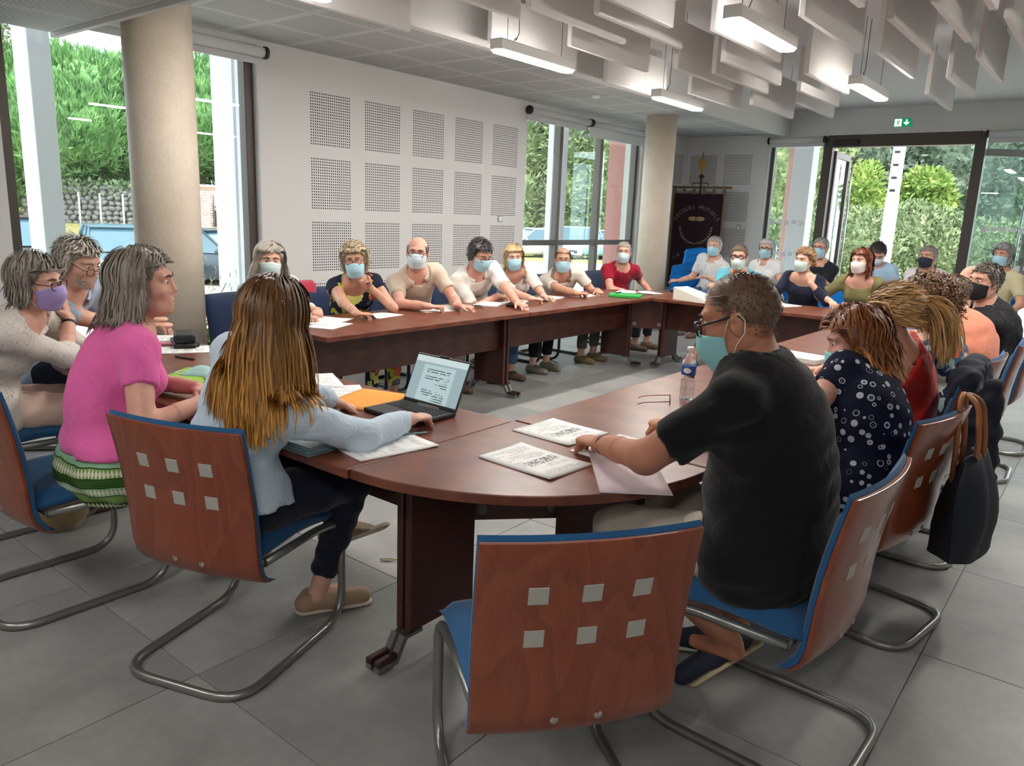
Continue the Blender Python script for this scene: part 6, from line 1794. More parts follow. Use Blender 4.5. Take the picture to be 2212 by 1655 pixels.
        MB().tube([TH(-.009, .108, .010 - gdrop), TH(0, .112, .013 - gdrop), TH(.009, .108, .010 - gdrop)], .0020 * gw * s, 6).build('bridge', gm, gl)
    ob_info = Person(); ob_info.o = ob; ob_info.head = head; ob_info.H = H; ob_info.nb = nb; ob_info.upt = upt; ob_info.fw = fw; ob_info.sd = sd_; ob_info.arms = arms; ob_info.org = org; ob_info.chest = chest; ob_info.SR = SR; ob_info.SL = SL; ob_info.waist = waist; ob_info.childmb = childmb; ob_info.child = child
    return ob_info
def hw(x, y, z=.785): return px(x, y, z=z)
def hx(x, y, X): return px(x, y, x=X)
def hy(x, y, Y): return px(x, y, y=Y)
D2 = math.radians
WHITE_M = mat('mask_blue_white', (204, 220, 230), .8); BLUE_M = mat('mask_blue', (168, 208, 224), .8); TEAL_M = mat('mask_teal', (140, 200, 202), .8)
GREEN_M = mat('mask_greenish', (196, 216, 212), .8); LILAC_M = mat('mask_lilac', (168, 150, 204), .8); BLACK_M = mat('mask_black', (26, 26, 30), .85); CREAM_M = mat('mask_cream', (222, 212, 208), .85); NAVY_M = mat('mask_navy', (38, 40, 58), .85)
TORT = mat('glasses_tortoise', (58, 34, 32), .3); GBLK = mat('glasses_black', (24, 24, 26), .3); GSIL = mat('glasses_steel', (120, 116, 112), .3, .8)
SK_A, SK_T, SK_R, SK_P = (216, 172, 152), (200, 154, 132), (210, 160, 142), (214, 166, 142)
LIP = mat('lips', (178, 98, 92), .5)
FAR = (.020, .0085, .007); MID = (.016, .007, .006); NEAR = (.013, .0052, .0042)
BLACKSH = mat('shoe_black', (30, 29, 29), .5); BROWNSH = mat('shoe_brown', (92, 70, 54), .6); DENIM = m_cloth('denim', (70, 98, 132)); NAVYT = m_cloth('navy_trousers', (26, 30, 44)); GREYT = m_cloth('grey_trousers', (70, 72, 76)); BEIGET = m_cloth('beige_trousers', (196, 176, 160)); BLKT = m_cloth('black_trousers', (28, 28, 32))
S_SHORT = dict(hug=.22, rough=.10, n=1500, len=.050, vol=.014, lift=.45, w=.0034, capw=.005, seg=5, sweep=(0, -.35, 0), grav=.03, low=-.05)
S_FEMSHORT = dict(n=1300, len=.085, vol=.028, lift=.5, w=.0034, seg=7, grav=.10, low=-.075, cap=.014, hairline=.05, fringe=.75, side=-.035)
S_BOB = dict(n=1600, len=.19, vol=.030, lift=.35, w=.0036, seg=10, grav=.20, low=-.07, cap=.016, hairline=.055, side=-.03, crown=(.0, -.02, .125))
S_CURLY = dict(hug=.2, n=2200, len=.10, vol=.045, lift=.8, w=.0036, seg=10, grav=.03, curl=.55, low=-.08, cap=.028, hairline=.05, side=-.04, fringe=.6)
S_HALF = dict(n=700, len=.03, vol=.006, lift=.2, w=.0026, seg=4, sweep=(0, -.5, -.2), bald=.062, low=-.06)
S_BUZZ = dict(hug=0, capw=.0, n=2600, capz=.072, len=.006, vol=.001, lift=.6, w=.0012, seg=2, rough=.0, low=-.065, cap=.0012, hairline=.058, side=.0)

# ---------------- left end of the ring
W1p = px(145, 694, y=1.46)
p1 = person('person', 'woman in a speckled cream blouse and lilac mask, chin on her hand', px(80, 612, y=1.32), D2(-6), (-3.93, 1.14, .56), D2(-52), hp=-.08, hr=.10, shy=D2(-24), s=.96, fem=True, girth=1.06, skin=SK_A,
   topm=m_pattern('speckled_linen', [(0, (214, 208, 200)), (.80, (196, 188, 182)), (.9, (128, 122, 120)), (.955, (222, 218, 210))], 95), sleeve=1.25, bottom=m_cloth('blush_trousers', (212, 184, 170)), res=NEAR,
   hands=[dict(side='R', w=px(150, 690, y=1.50), pole=(.5, .5, -1), g=(-.12, -.18, .97), n=(-.5, -.6, -.2), curl=.8, fine=True), dict(side='L', w=(-3.75, 1.70, .775), pole=(-1, 0, -.6))],
   hair=dict(S_FEMSHORT, len=.075, low=-.06, n=2400, w=.0026, sweep=(.35, -.2, 0), crown=(-.02, -.04, .12)), hairm=m_hair('hair_ash', (116, 110, 100), (150, 142, 130)), mask=LILAC_M, glasses=(TORT, 1.2, .002), seed=1, shoes=BROWNSH, neckdrop=.10)
# wristwatch and earrings
w_ = p1.arms[0]; mb = MB(); M_ = Vector(nrm(w_[3] - w_[2])).to_track_quat('Z', 'X').to_matrix()
mb.lathe([(.0275, -.009), (.0305, -.007), (.0305, .007), (.0275, .009)], tuple(w_[3] - nrm(w_[3] - w_[2]) * .03), 18, M_); p1.childmb('wristwatch', mb, BLK)
def earring(p, side, m):
    q = p.head + p.H @ (vec(side * .086, -.004, -.046)); p.childmb('earring', MB().lathe([(.010, -.0012), (.0125, 0), (.010, .0012)], tuple(q), 14, Matrix(p.H.tolist()) @ Matrix.Rotation(PI / 2, 3, 'X')), m)
earring(p1, 1, GOLD)

p2 = person('person', 'grey-haired bearded man in a light blue polo reading over his glasses', px(172, 568, y=1.74), D2(-45), (-4.72, 1.60, .56), D2(-66), hp=-.32, hr=.05, shy=D2(-48), s=1.02, girth=1.06, skin=SK_A,
   topm=m_cloth('powder_blue_polo', (160, 176, 196)), sleeve=.55, bottom=NAVYT, res=MID, collar=m_cloth('powder_blue_collar', (166, 182, 200)), hands=[dict(side='R', w=px(325, 702, z=.80), pole=(.2, -.6, -1), g=(.7, .7, 0), curl=.9), dict(side='L', w=px(320, 688, z=.83), pole=(-.6, .2, -1), g=(.8, .4, 0), curl=.9)],
   hair=dict(S_SHORT, n=2200, len=.062, vol=.02, cap=.010, sweep=(.5, -.1, .1), curl=.12, lift=.7), hairm=m_hair('hair_silver', (168, 162, 150), (196, 190, 178)), glasses=(GBLK, .9, .014), seed=2, shoes=BROWNSH, brow=(140, 130, 120))
# short beard
def beard(p, m, n=700, L=.012, s=1.0):
    R = np.random.default_rng(4); a = R.uniform(-1.25, 1.25, n); t = R.uniform(0, 1, n)
    q = np.stack([.066 * np.sin(a) * (1 - .18 * t), .026 + .066 * np.cos(a) - .012 * t, -.048 - .066 * t * (.45 + .55 * np.cos(a))], 1)
    q = p.head + (p.H @ (q * 1.02 * s).T).T; d = (p.H @ np.stack([np.sin(a), np.cos(a), -np.ones(n) * .8], 1).T).T + R.normal(size=(n, 3)) * .2
    v, f = cards(q, d, L, .003, R); p.child('beard', v, f, m)
beard(p2, mat('beard_white', (206, 200, 192), .8), 1100, .010, 1.02)

p3 = person('person', 'grey-haired woman in a bright pink top speaking to the meeting', px(312, 614, y=1.36), D2(-6), (-2.89, 1.22, .57), D2(-37), hp=.02, hr=.04, shy=D2(-16), s=1.0, fem=True, girth=1.06, skin=SK_R,
   topm=m_cloth('pink_cotton', (228, 104, 168), wr=.5, wsc=18), sleeve=.50, bottom=None, res=NEAR, lipm=LIP, skirt=True,
   hands=[dict(side='R', w=px(440, 868, z=.79), pole=(.5, -.7, -1), g=(.75, .6, -.15), curl=.5, fine=True), dict(side='L', w=px(425, 838, z=.785), pole=(-1, 0, -.4), g=(.9, .2, -.1), curl=.5)],
   hair=dict(S_BOB, len=.185, n=3200, vol=.026, part=.012, w=.0024, sweep=(.0, -.35, .0), curl=.06, grav=.17, fringe=.9), hairm=m_hair('hair_grey_brown', (118, 108, 98), (150, 140, 128)), seed=3, shoes=BROWNSH)
earring(p3, 1, GSIL)
def m_skirt():
    t = NT('green_printed_skirt'); tc = t.new('ShaderNodeTexCoord'); sp = t.new('ShaderNodeSeparateXYZ'); t.link(tc.outputs['Object'], sp.inputs[0])
    nz = t.noise(tc.outputs['Object'], 6, 2)
    z = t.math('ADD', sp.outputs['Z'], t.math('MULTIPLY', nz, .03)); u = t.math('ADD', sp.outputs['X'], t.math('MULTIPLY', sp.outputs['Y'], .9))
    b = t.math('FRACT', t.math('MULTIPLY', z, 27.0)); row = t.math('FLOOR', t.math('MULTIPLY', z, 27.0))
    base = t.ramp(t.math('FRACT', t.math('MULTIPLY', row, .37)), [(0, (58, 92, 44)), (.3, (126, 160, 92)), (.55, (44, 66, 34)), (.8, (140, 186, 150))], 'CONSTANT')
    tri = t.math('ABSOLUTE', t.math('SUBTRACT', t.math('FRACT', t.math('MULTIPLY', u, 55.0)), .5))
    dia = t.math('LESS_THAN', t.math('ADD', tri, t.math('ABSOLUTE', t.math('SUBTRACT', b, .5))), .46)
    odd = t.math('GREATER_THAN', t.math('FRACT', t.math('MULTIPLY', row, .5)), .25)
    c = t.mix(t.math('MULTIPLY', dia, odd), base, (222, 222, 196)); c = t.mix(t.math('LESS_THAN', b, .10), c, (52, 58, 30))
    t.col(c); t.rough(.9); t.spec(.1); t.bump(t.noise(tc.outputs['Object'], 16, 3, .5, 1), .4, .02); return t.m
B = Blob(); fx = rot_axes(D2(-6))
pv = vec(-2.89, 1.22, .57)
B.cone(pv + vec(0, 0, .06), pv + vec(0, .01, -.01), .135, .195, .05, None, 1, False); B.cone(pv + vec(-.1, 0, -.02), pv + fx @ vec(-.13, .40, -.02), .14, .10, .06); B.cone(pv + vec(.1, 0, -.02), pv + fx @ vec(.13, .40, -.02), .14, .10, .06)
B.cone(pv + fx @ vec(.0, .40, -.02), pv + fx @ vec(0, .46, -.25), .14, .17, .05, end=True); B.cutp(pv + vec(0, 0, .09), UP); B.cutp(pv + vec(0, 0, -.085) - fx[:, 1] * .0, nrm(vec(0, -.3, -1))) if False else None
v, f = B.mesh(.013, (.006, .10, 5)); p3.child('skirt', v, f, m_skirt())

hr4 = dict(n=6000, hug=.5, len=.36, vol=.030, lift=.25, w=.0026, seg=22, grav=.15, low=-.07, cap=.016, hairline=.05, side=-.03, crown=(.0, -.01, .125), part=.008, rough=.035, face=True, ombre=1.1, curl=.02, caph=.007, vols=[((0, -.045, -.01), (-.0, -.085, -.12), .075, .05)], nocut=False)
p4 = person('person', 'woman in a light blue sweater with long brown hair, back to us, at the laptop', px(594, 692, y=1.40), D2(10), (-2.17, 1.30, .56), D2(26), hp=-.14, hr=.05, shy=D2(8), s=.98, fem=True, girth=.95, skin=SK_A,
   topm=m_cloth('light_blue_knit', (200, 218, 232), wr=.55, wsc=15), hem=-.015, sleeve=1.90, bottom=NAVYT, res=NEAR,
   hands=[dict(side='R', w=vec(-1.895, 1.825, .79), pole=(1.0, -.5, -.75), g=(-.12, 1, -.10), curl=.42, fine=True), dict(side='L', w=(-2.28, 1.80, .785), pole=(-1, -.3, -.6), curl=.4)],
   hair=hr4, hairm=m_hair('hair_ombre', (58, 34, 22), (186, 132, 62), .45), seed=4, eyes=False, knees=[(-2.06, 1.70, .55), (-2.18, 1.80, .60)], feet=[(-2.205, 1.66, .095), (-2.28, 1.80, .30)])
def shoe_at(p, a, t_, m, sole=None, name='shoe', dz=.083, L=.17, pitch=0):
    a = vec(*a); t_ = nrm(vec(*t_)); B = Blob(); hz = a - vec(0, 0, .050)
    B.cone(hz - t_ * .045, hz + t_ * L, .041, .034, .02, UP, 1.05); B.cone(a - vec(0, 0, .012) - t_ * .02, hz + t_ * .06, .040, .040, .02)
    n = np.cross(np.cross(t_, UP), t_); n = nrm(n); B.cutp(a - n * dz, -n); B.cutp(a - vec(0, 0, .002), UP)
    v, f = B.mesh(.007); o = p.child(name, v, f, m)
    if sole:
        B = Blob(); q = a - n * (dz - .006); B.cone(q - t_ * .047, q + t_ * (L + .004), .042, .036, .01, n, 3.0); B.cutp(q + n * .008, n); B.cutp(q - n * .012, -n)
        v, f = B.mesh(.006); so = p.child('sole', v, f, sole); so.parent = o
    for k in range(4):
        q = a + t_ * (.045 + .016 * k) - vec(0, 0, .012 + .010 * k); sd3 = nrm(np.cross(t_, UP)); p.childmb('lace', MB().tube([tuple(q - sd3 * .02 + vec(0, 0, -.004)), tuple(q + vec(0, 0, .004)), tuple(q + sd3 * .02 + vec(0, 0, -.004))], .0022, 6), SOLE).parent = o
    return o
SOLE = mat('sole_cream', (206, 196, 178), .7); BGE = mat('shoe_beige', (164, 138, 112), .55); SOLE = mat('sole_cream', (206, 196, 178), .7)
shoe_at(p4, (-2.21, 1.655, .085), (.49, .87, 0), BGE, SOLE); shoe_at(p4, (-2.27, 1.80, .30), (.80, .35, .42), BGE, SOLE)
for a, b in ((p4.arms[0][3], p4.arms[0][4]),):
    q = a + nrm(b) * .105; p4.childmb('ring', MB().lathe([(.0095, -.002), (.0105, 0), (.0095, .002)], tuple(q + vec(.012, -.0, -.004)), 12, Vector(nrm(b)).to_track_quat('Z', 'X').to_matrix()), GOLD)

# ---------------- row by the perforated wall
p5 = person('person', 'white-haired woman in a pale mint shirt by the near window', hx(583, 565, -4.58), D2(-90), (-4.78, 3.18, .56), D2(-118), hp=-.02, hr=-.05, shy=D2(-100), s=.96, fem=True, girth=1.02, skin=SK_A,
   topm=m_cloth('pale_mint_cotton', (200, 212, 212)), sleeve=1.55, bottom=GREYT, res=MID, collar=m_cloth('mint_collar', (206, 218, 217)), hands=[dict(side='R', w=hw(655, 682), curl=.6, g=(.9, .5, -.1)), dict(side='L', w=hw(688, 672), curl=.6, g=(.6, -.5, -.1))],
   hair=dict(S_BOB, len=.20, n=2600, vol=.032, part=-.02, curl=.05, grav=.16, fringe=1.1, w=.0028), hairm=m_hair('hair_white', (186, 178, 168), (222, 214, 200), .25), mask=GREEN_M, seed=5, shoes=BROWNSH)
FLOR = m_pattern('jungle_print', [(0, (36, 40, 56)), (.30, (196, 194, 70)), (.48, (44, 50, 66)), (.66, (96, 100, 108)), (.76, (214, 210, 120)), (.88, (206, 110, 76))], 15)
ck = hx(795, 612, -4.45)
p6 = person('person', 'curly blonde woman in a jungle-print top leaning her cheek on her fist', hx(766, 563, -4.54), D2(-90), (-4.78, 3.94, .56), D2(-134), hp=-.08, hr=.10, shy=D2(-104), s=.96, fem=True, girth=1.06, skin=SK_T,
   topm=FLOR, sleeve=.32, bottom=FLOR, res=MID, hands=[dict(side='R', w=hw(772, 678), pole=(-.3, -1, -.7), g=(.55, .75, -.05), curl=.8), dict(side='L', w=tuple(hx(803, 624, -4.42)), pole=(.4, 1, -1), g=(-.12, -.25, .9), n=(-.4, -.9, 0), curl=1.25)],
   hair=dict(S_CURLY, len=.075, vol=.032, cap=.02, n=2200), hairm=m_hair('hair_ash_blonde', (170, 152, 122), (208, 192, 160), .3), mask=BLUE_M, maskdrop=.012, glasses=(TORT, 1.0, .004), seed=6, shoes=BROWNSH, neckline='scoop')
p7 = person('person', 'balding man in a beige polo with glasses, third from the near window', hx(902, 547, -4.50), D2(-90), (-4.78, 4.64, .57), D2(-140), hp=-.06, hr=-.04, shy=D2(-100), s=1.04, girth=1.0, skin=SK_R,
   topm=m_cloth('beige_pique', (200, 182, 164)), sleeve=.60, bottom=BEIGET, res=MID, collar=m_cloth('beige_collar', (208, 192, 176)), hands=[dict(side='R', w=hw(925, 662), pole=(-.4, -1, -.7), g=(.6, .75, -.05), curl=.5), dict(side='L', w=hw(990, 660), pole=(-.4, 1, -.7), g=(.75, .45, -.1), curl=.35)],
   hair=S_HALF, hairm=m_hair('hair_grizzled', (110, 100, 92), (130, 120, 110)), mask=WHITE_M, glasses=(TORT, 1.1, .002), seed=7, shoes=BROWNSH)
p8 = person('person', 'dark-haired man in a white linen shirt bending over his notebook', hx(1038, 551, -4.46), D2(-88), (-4.78, 5.36, .57), D2(-104), hp=-.42, hr=.0, shy=D2(-88), s=1.05, girth=1.12, skin=SK_R,
   topm=m_cloth('white_linen', (226, 220, 212)), sleeve=.85, bottom=DENIM, res=MID, collar=m_cloth('linen_collar', (226, 220, 212)), hands=[dict(side='R', w=hw(1075, 640, .79), pole=(-.3, -1, -.7), g=(.5, .85, -.05), curl=.8), dict(side='L', w=hw(1118, 655), pole=(-.3, 1, -.7), g=(.9, -.3, -.1), curl=.3)],
   hair=dict(S_SHORT, n=1900, len=.055, vol=.016, cap=.010, lift=.6, hairline=.05), hairm=m_hair('hair_black_grey', (48, 44, 44), (74, 70, 70)), mask=BLUE_M, glasses=(TORT, 1.0, .004), seed=8, shoes=BROWNSH)
w_ = p8.arms[0]; q = w_[3] - nrm(w_[3] - w_[2]) * .03; p8.childmb('bracelet', MB().lathe([(.028, -.004), (.0305, 0), (.028, .004)], tuple(q), 18, Vector(nrm(w_[3] - w_[2])).to_track_quat('Z', 'X').to_matrix()), mat('bracelet_bone', (226, 202, 176), .5))
p9 = person('person', 'short-haired blonde woman in a white t-shirt with a bead necklace', hx(1110, 557, -4.54), D2(-90), (-4.78, 6.02, .56), D2(-134), hp=-.10, hr=.05, shy=D2(-96), s=.94, fem=True, girth=1.08, skin=SK_A,
   topm=m_cloth('white_jersey', (226, 216, 208)), sleeve=.85, bottom=m_pattern('dotted_black', [(0, (30, 30, 34)), (.97, (28, 28, 32))], 60, second=None), res=MID, hands=[dict(side='R', w=hw(1150, 646), pole=(-.3, -1, -.7), g=(.5, .8, -.05), curl=.7), dict(side='L', w=hw(1175, 640), pole=(-.3, 1, -.7), g=(.9, .1, -.1), curl=.35)],
   hair=dict(S_FEMSHORT, len=.10, vol=.026, n=2000, fringe=.8, hairline=.045), hairm=m_hair('hair_straw', (186, 156, 112), (222, 196, 150), .3), mask=BLUE_M, seed=9, shoes=mat('flats_grey', (116, 104, 92), .6), neckline='scoop')
mb = MB()
for k in range(26):
    a = PI * k / 25; q = p9.nb + p9.sd * .085 * math.cos(a) + p9.fw * (.075 + .075 * math.sin(a)) - p9.upt * (.01 + .20 * math.sin(a)); mb.ball(tuple(q), .0065, 6, 5)
p9.childmb('necklace', mb, mat('beads_dark', (70, 56, 52), .4))['kind'] = 'stuff'
p10 = person('person', 'man with round glasses in a white polo with grey collar, writing', hx(1216, 561, -4.54), D2(-90), (-4.78, 6.84, .56), D2(-142), hp=-.10, hr=.04, shy=D2(-98), s=1.0, girth=1.04, skin=SK_T,
   topm=m_cloth('white_pique', (218, 208, 198)), sleeve=.62, bottom=m_cloth('khaki_trousers', (74, 76, 68)), res=MID, collar=m_cloth('grey_collar', (124, 116, 112)), hands=[dict(side='R', w=hw(1248, 634), pole=(-.3, -1, -.7), g=(.4, .9, -.05), curl=.8), dict(side='L', w=hw(1292, 628), pole=(-.3, 1, -.7), g=(.6, -.6, -.1), curl=.6)],
   hair=dict(S_HALF, bald=.088, n=800, len=.03), hairm=m_hair('hair_brown_thin', (92, 66, 52), (110, 84, 68)), mask=BLUE_M, maskdrop=.006, glasses=(TORT, .9, .004), seed=10, shoes=mat('moccasin', (112, 98, 66), .7))
p11 = person('person', 'white-bearded man in a dark red t-shirt before the far column', hx(1347, 546, -4.66), D2(-95), (-4.80, 8.06, .56), D2(-150), hp=.0, hr=-.03, shy=D2(-128), s=1.02, girth=1.05, skin=SK_R,
   topm=m_cloth('dark_red_cotton', (148, 22, 46)), sleeve=.58, bottom=NAVYT, res=MID, hands=[dict(side='R', w=(-4.50, 7.90, .66), pole=(-.2, -1, -.5)), dict(side='L', w=(-4.45, 8.30, .66), pole=(-.2, 1, -.5))],
   hair=dict(S_SHORT, len=.016, n=1300, vol=.003, hairline=.066), hairm=m_hair('hair_cropped_grey', (176, 166, 158), (190, 180, 172)), mask=WHITE_M, seed=11, shoes=BROWNSH, glasses=(GSIL, .7, 0))

# ---------------- far table and audience
p13 = person('person', 'man in a cyan t-shirt with tinted glasses at the far table, arms folded', hy(1597, 556, 8.05), D2(180), (-3.30, 8.20, .57), D2(192), hp=-.05, s=1.04, girth=1.08, skin=SK_T, topm=m_cloth('cyan_cotton', (98, 176, 192)), sleeve=.62, bottom=mat('shorts_grey', (90, 92, 96), .9), shorts=True, res=FAR,
   hands=[dict(side='R', w=(-3.22, 7.90, .86), pole=(-1, 0, -.7), g=(1, 0, 0), n=(0, .7, -.7)), dict(side='L', w=(-3.42, 7.92, .84), pole=(1, 0, -.7), g=(-1, 0, 0), n=(0, .7, -.7))], hair=dict(S_SHORT, len=.02, n=1100, vol=.004), hairm=m_hair('hair_greybrown', (104, 86, 72), (128, 110, 96)), mask=GREEN_M, maskdrop=.008, glasses=(mat('glasses_plum', (64, 30, 36), .3), 2.2, .0), seed=13, shoes=BLACKSH, feet=[(-3.42, 7.42, .085), (-3.12, 7.72, .085)])
p15 = person('person', 'woman in a navy blazer with tied-up hair, hand at her chin', hy(1737, 563, 8.03), D2(180), (-2.62, 8.24, .56), D2(166), hp=-.04, hr=-.05, shy=D2(178), s=.97, fem=True, skin=SK_A, topm=m_cloth('navy_blazer', (34, 38, 58)), sleeve=1.75, bottom=NAVYT, res=FAR,
   hands=[dict(side='R', w=tuple(hy(1690, 660, 7.80)), pole=(-1, 0, -.7)), dict(side='L', w=tuple(hy(1752, 612, 7.88)), pole=(.8, 0, -1), g=(-.35, .05, .9), n=(-.3, .9, 0), curl=.7)], hair=dict(S_SHORT, n=1800, len=.09, vol=.014, sweep=(0, -1.3, .3), cap=.010, lift=.15, low=-.06, grav=.0), hairm=m_hair('hair_honey', (120, 88, 60), (168, 132, 92)), mask=GREEN_M, seed=15, neckline='scoop')
bq = Blob(); bq.ell(p15.head + p15.H @ vec(.0, -.10, .085), (.045, .045, .04)); v, f = bq.mesh(.009); p15.child('hair_bun', v, f, mat('bun_honey', (112, 82, 56), .6))
bq = Blob(); bq.cone(p15.nb - p15.upt * .06 + p15.fw * .075, p15.chest + p15.fw * .115 - p15.upt * .06, .035, .05, .02, p15.fw, 2.2); v, f = bq.mesh(.010); p15.child('blouse', v, f, m_cloth('cream_blouse', (226, 216, 204)))
p15.childmb('lanyard', MB().tube([tuple(p15.nb + p15.sd * .06 + p15.fw * .05), tuple(p15.chest + p15.fw * .17 - p15.upt * .03), tuple(p15.nb - p15.sd * .06 + p15.fw * .05)], .003, 5), BLK)
p17 = person('person', 'auburn-haired woman in an olive cardigan with a cream mask', hy(1860, 566, 8.03), D2(178), (-2.03, 8.22, .56), D2(164), hp=.02, hr=.06, shy=D2(176), s=.98, fem=True, skin=SK_A, topm=m_cloth('olive_knit', (112, 108, 72)), sleeve=1.25, bottom=DENIM, res=FAR,
   hands=[dict(side='R', w=(-2.22, 7.86, .79), pole=(-1, 0, -.6)), dict(side='L', w=(-1.86, 7.86, .79), pole=(1, 0, -.6))], hair=dict(S_BOB, len=.15, n=1600, vol=.028, part=.03, curl=.08), hairm=m_hair('hair_auburn_dark', (104, 52, 34), (140, 80, 54)), mask=CREAM_M, seed=17, neckline='scoop')
p12 = person('person', 'white-haired man in a speckled white shirt writing beside the blue chair stack', hy(1543, 533, 9.72), D2(168), (-4.38, 9.85, .57), D2(186), hp=-.03, s=1.03, skin=SK_A, topm=m_pattern('speckled_white', [(0, (220, 220, 220)), (.9, (150, 156, 170)), (.95, (226, 226, 226))], 60), sleeve=.75, bottom=DENIM, res=FAR, collar=m_cloth('speck_collar', (222, 222, 222)),
   hands=[dict(side='R', w=tuple(hy(1468, 606, 9.55)), pole=(-.4, .3, -1), g=(-1, -.1, 0)), dict(side='L', w=tuple(hy(1530, 600, 9.55)), pole=(1, 0, -.6))], hair=dict(S_SHORT, n=1300, len=.04, vol=.012), hairm=m_hair('hair_white2', (186, 184, 180), (206, 204, 200)), mask=BLUE_M, seed=12, shoes=BROWNSH, brow=(150, 146, 140))
p14 = person('person', 'white-haired woman in a white polo with sunglasses, in the back row', hy(1655, 538, 9.78), D2(176), (-3.62, 9.92, .56), D2(186), hp=-.05, s=.97, fem=True, skin=SK_A, topm=m_cloth('white_polo', (224, 224, 224)), sleeve=.5, bottom=BEIGET, res=FAR, collar=m_cloth('white_polo_collar', (228, 228, 228)), hair=dict(S_FEMSHORT, n=1200, len=.06, vol=.02), hairm=m_hair('hair_white3', (196, 194, 190), (214, 212, 208), .2), mask=BLUE_M, glasses=(GBLK, 1.6, 0), seed=14, shoes=BROWNSH, bust=True)
p16 = person('person', 'grey-haired man in a black t-shirt with folded arms, by the door frame', hy(1772, 537, 9.78), D2(176), (-3.02, 9.92, .57), D2(176), s=1.03, skin=SK_R, topm=m_cloth('black_cotton', (34, 36, 42)), sleeve=.6, bottom=GREYT, res=FAR,
   hands=[dict(side='R', w=(-2.92, 9.64, .84), pole=(-1, 0, -.7), g=(1, 0, 0), n=(0, .7, -.7)), dict(side='L', w=(-3.12, 9.66, .82), pole=(1, 0, -.7), g=(-1, 0, 0), n=(0, .7, -.7))], hair=dict(S_SHORT, n=1200, len=.03, vol=.008), hairm=m_hair('hair_grey4', (160, 158, 156), (182, 180, 178)), mask=BLUE_M, glasses=(GBLK, 1.2, 0), seed=16, shoes=BROWNSH)
p18 = person('person', 'dark-haired man in a light blue shirt looking down in the back row', hy(1896, 548, 9.80), D2(178), (-2.32, 9.95, .57), D2(196), hp=-.62, s=1.02, skin=SK_T, topm=m_cloth('sky_shirt', (160, 188, 212)), sleeve=.6, bottom=NAVYT, res=FAR, hair=dict(S_SHORT, n=1300, len=.04, vol=.012, cap=.009), hairm=m_hair('hair_dark5', (44, 40, 42), (70, 66, 66)), mask=WHITE_M, seed=18, shoes=BROWNSH)
p19 = person('person', 'grey-haired man in a white polo with a dark mask, arms folded', hy(2004, 556, 9.80), D2(172), (-1.76, 9.97, .57), D2(168), s=1.03, girth=1.05, skin=SK_T, topm=m_cloth('white_polo2', (222, 216, 218)), sleeve=.6, bottom=BEIGET, res=FAR, collar=m_cloth('slate_collar', (66, 66, 80)),
   hands=[dict(side='R', w=(-1.68, 9.68, .84), pole=(-1, 0, -.7), g=(1, 0, 0), n=(0, .7, -.7)), dict(side='L', w=(-1.88, 9.70, .82), pole=(1, 0, -.7), g=(-1, 0, 0), n=(0, .7, -.7))], hair=dict(S_SHORT, n=1100, len=.022, vol=.005), hairm=m_hair('hair_grey6', (150, 142, 138), (170, 162, 158)), mask=NAVY_M, seed=19, shoes=BROWNSH)
p20 = person('person', 'person with wavy grey hair and a beige shirt at the right of the door', hy(2166, 553, 9.85), D2(168), (-1.10, 10.0, .57), D2(160), s=1.0, skin=SK_T, topm=m_cloth('sand_shirt', (200, 192, 158)), sleeve=.7, bottom=BEIGET, res=FAR, collar=m_cloth('sand_collar', (204, 196, 164)), hair=dict(S_FEMSHORT, n=1500, len=.07, vol=.024, curl=.2), hairm=m_hair('hair_grey7', (140, 140, 142), (176, 176, 178)), mask=BLUE_M, seed=20, shoes=BROWNSH)

# ---------------- right-hand row, backs to us
BLKS = m_cloth('black_pique', (20, 20, 23), wr=.35, wsc=9)
p21 = person('person', 'man in a black polo with shaved head and glasses, nearest on the right', hx(1597, 692, -.86), D2(86), (-.70, 2.17, .57), D2(103), hp=-.30, hr=.0, shy=D2(96), s=1.10, girth=1.22, skin=(180, 124, 98), topm=BLKS, sleeve=.72, bottom=m_cloth('stone_shorts', (186, 176, 160)), shorts=True, res=(.013, .005, .0042), collar=BLKS, belly=.9, shoulder=1.10, hem=.14,
   hands=[dict(side='L', w=vec(-1.225, 2.035, .80), pole=(.35, -1, -.55), g=(-.86, .5, -.14), curl=.5, fine=True), dict(side='R', w=(-1.16, 2.50, .79), pole=(.3, 1, -.6), g=(-.9, -.2, -.1), curl=.5)],
   hair=S_BUZZ, hairm=m_hair('hair_buzz', (112, 88, 70), (108, 85, 68), .04), mask=TEAL_M, maskdrop=.014, glasses=(GBLK, 1.6, .004), seed=21, brow=(50, 40, 36), knees=[(-1.16, 2.34, .54), (-1.14, 2.02, .54)], feet=[(-.86, 2.42, .15), (-.80, 2.20, .20)], neckdrop=.09)
w_ = p21.arms[0]; q = w_[3] - nrm(w_[3] - w_[2]) * .022; p21.childmb('fitness_band', MB().lathe([(.030, -.009), (.0335, -.008), (.0335, .008), (.030, .009)], tuple(q), 20, Vector(nrm(w_[3] - w_[2])).to_track_quat('Z', 'X').to_matrix()), BLK)
NSH = mat('shoe_navy', (30, 36, 54), .7)
s1 = shoe_at(p21, (-.82, 2.25, .205), (-.62, -.42, -.66), NSH, mat('sole_tan', (190, 176, 142), .75), L=.19); s2 = shoe_at(p21, (-.93, 2.40, .11), (-.92, -.38, -.12), NSH, SOLE, L=.19)
beard(p21, mat('stubble', (60, 46, 40), .9), 1600, .005, 1.10)
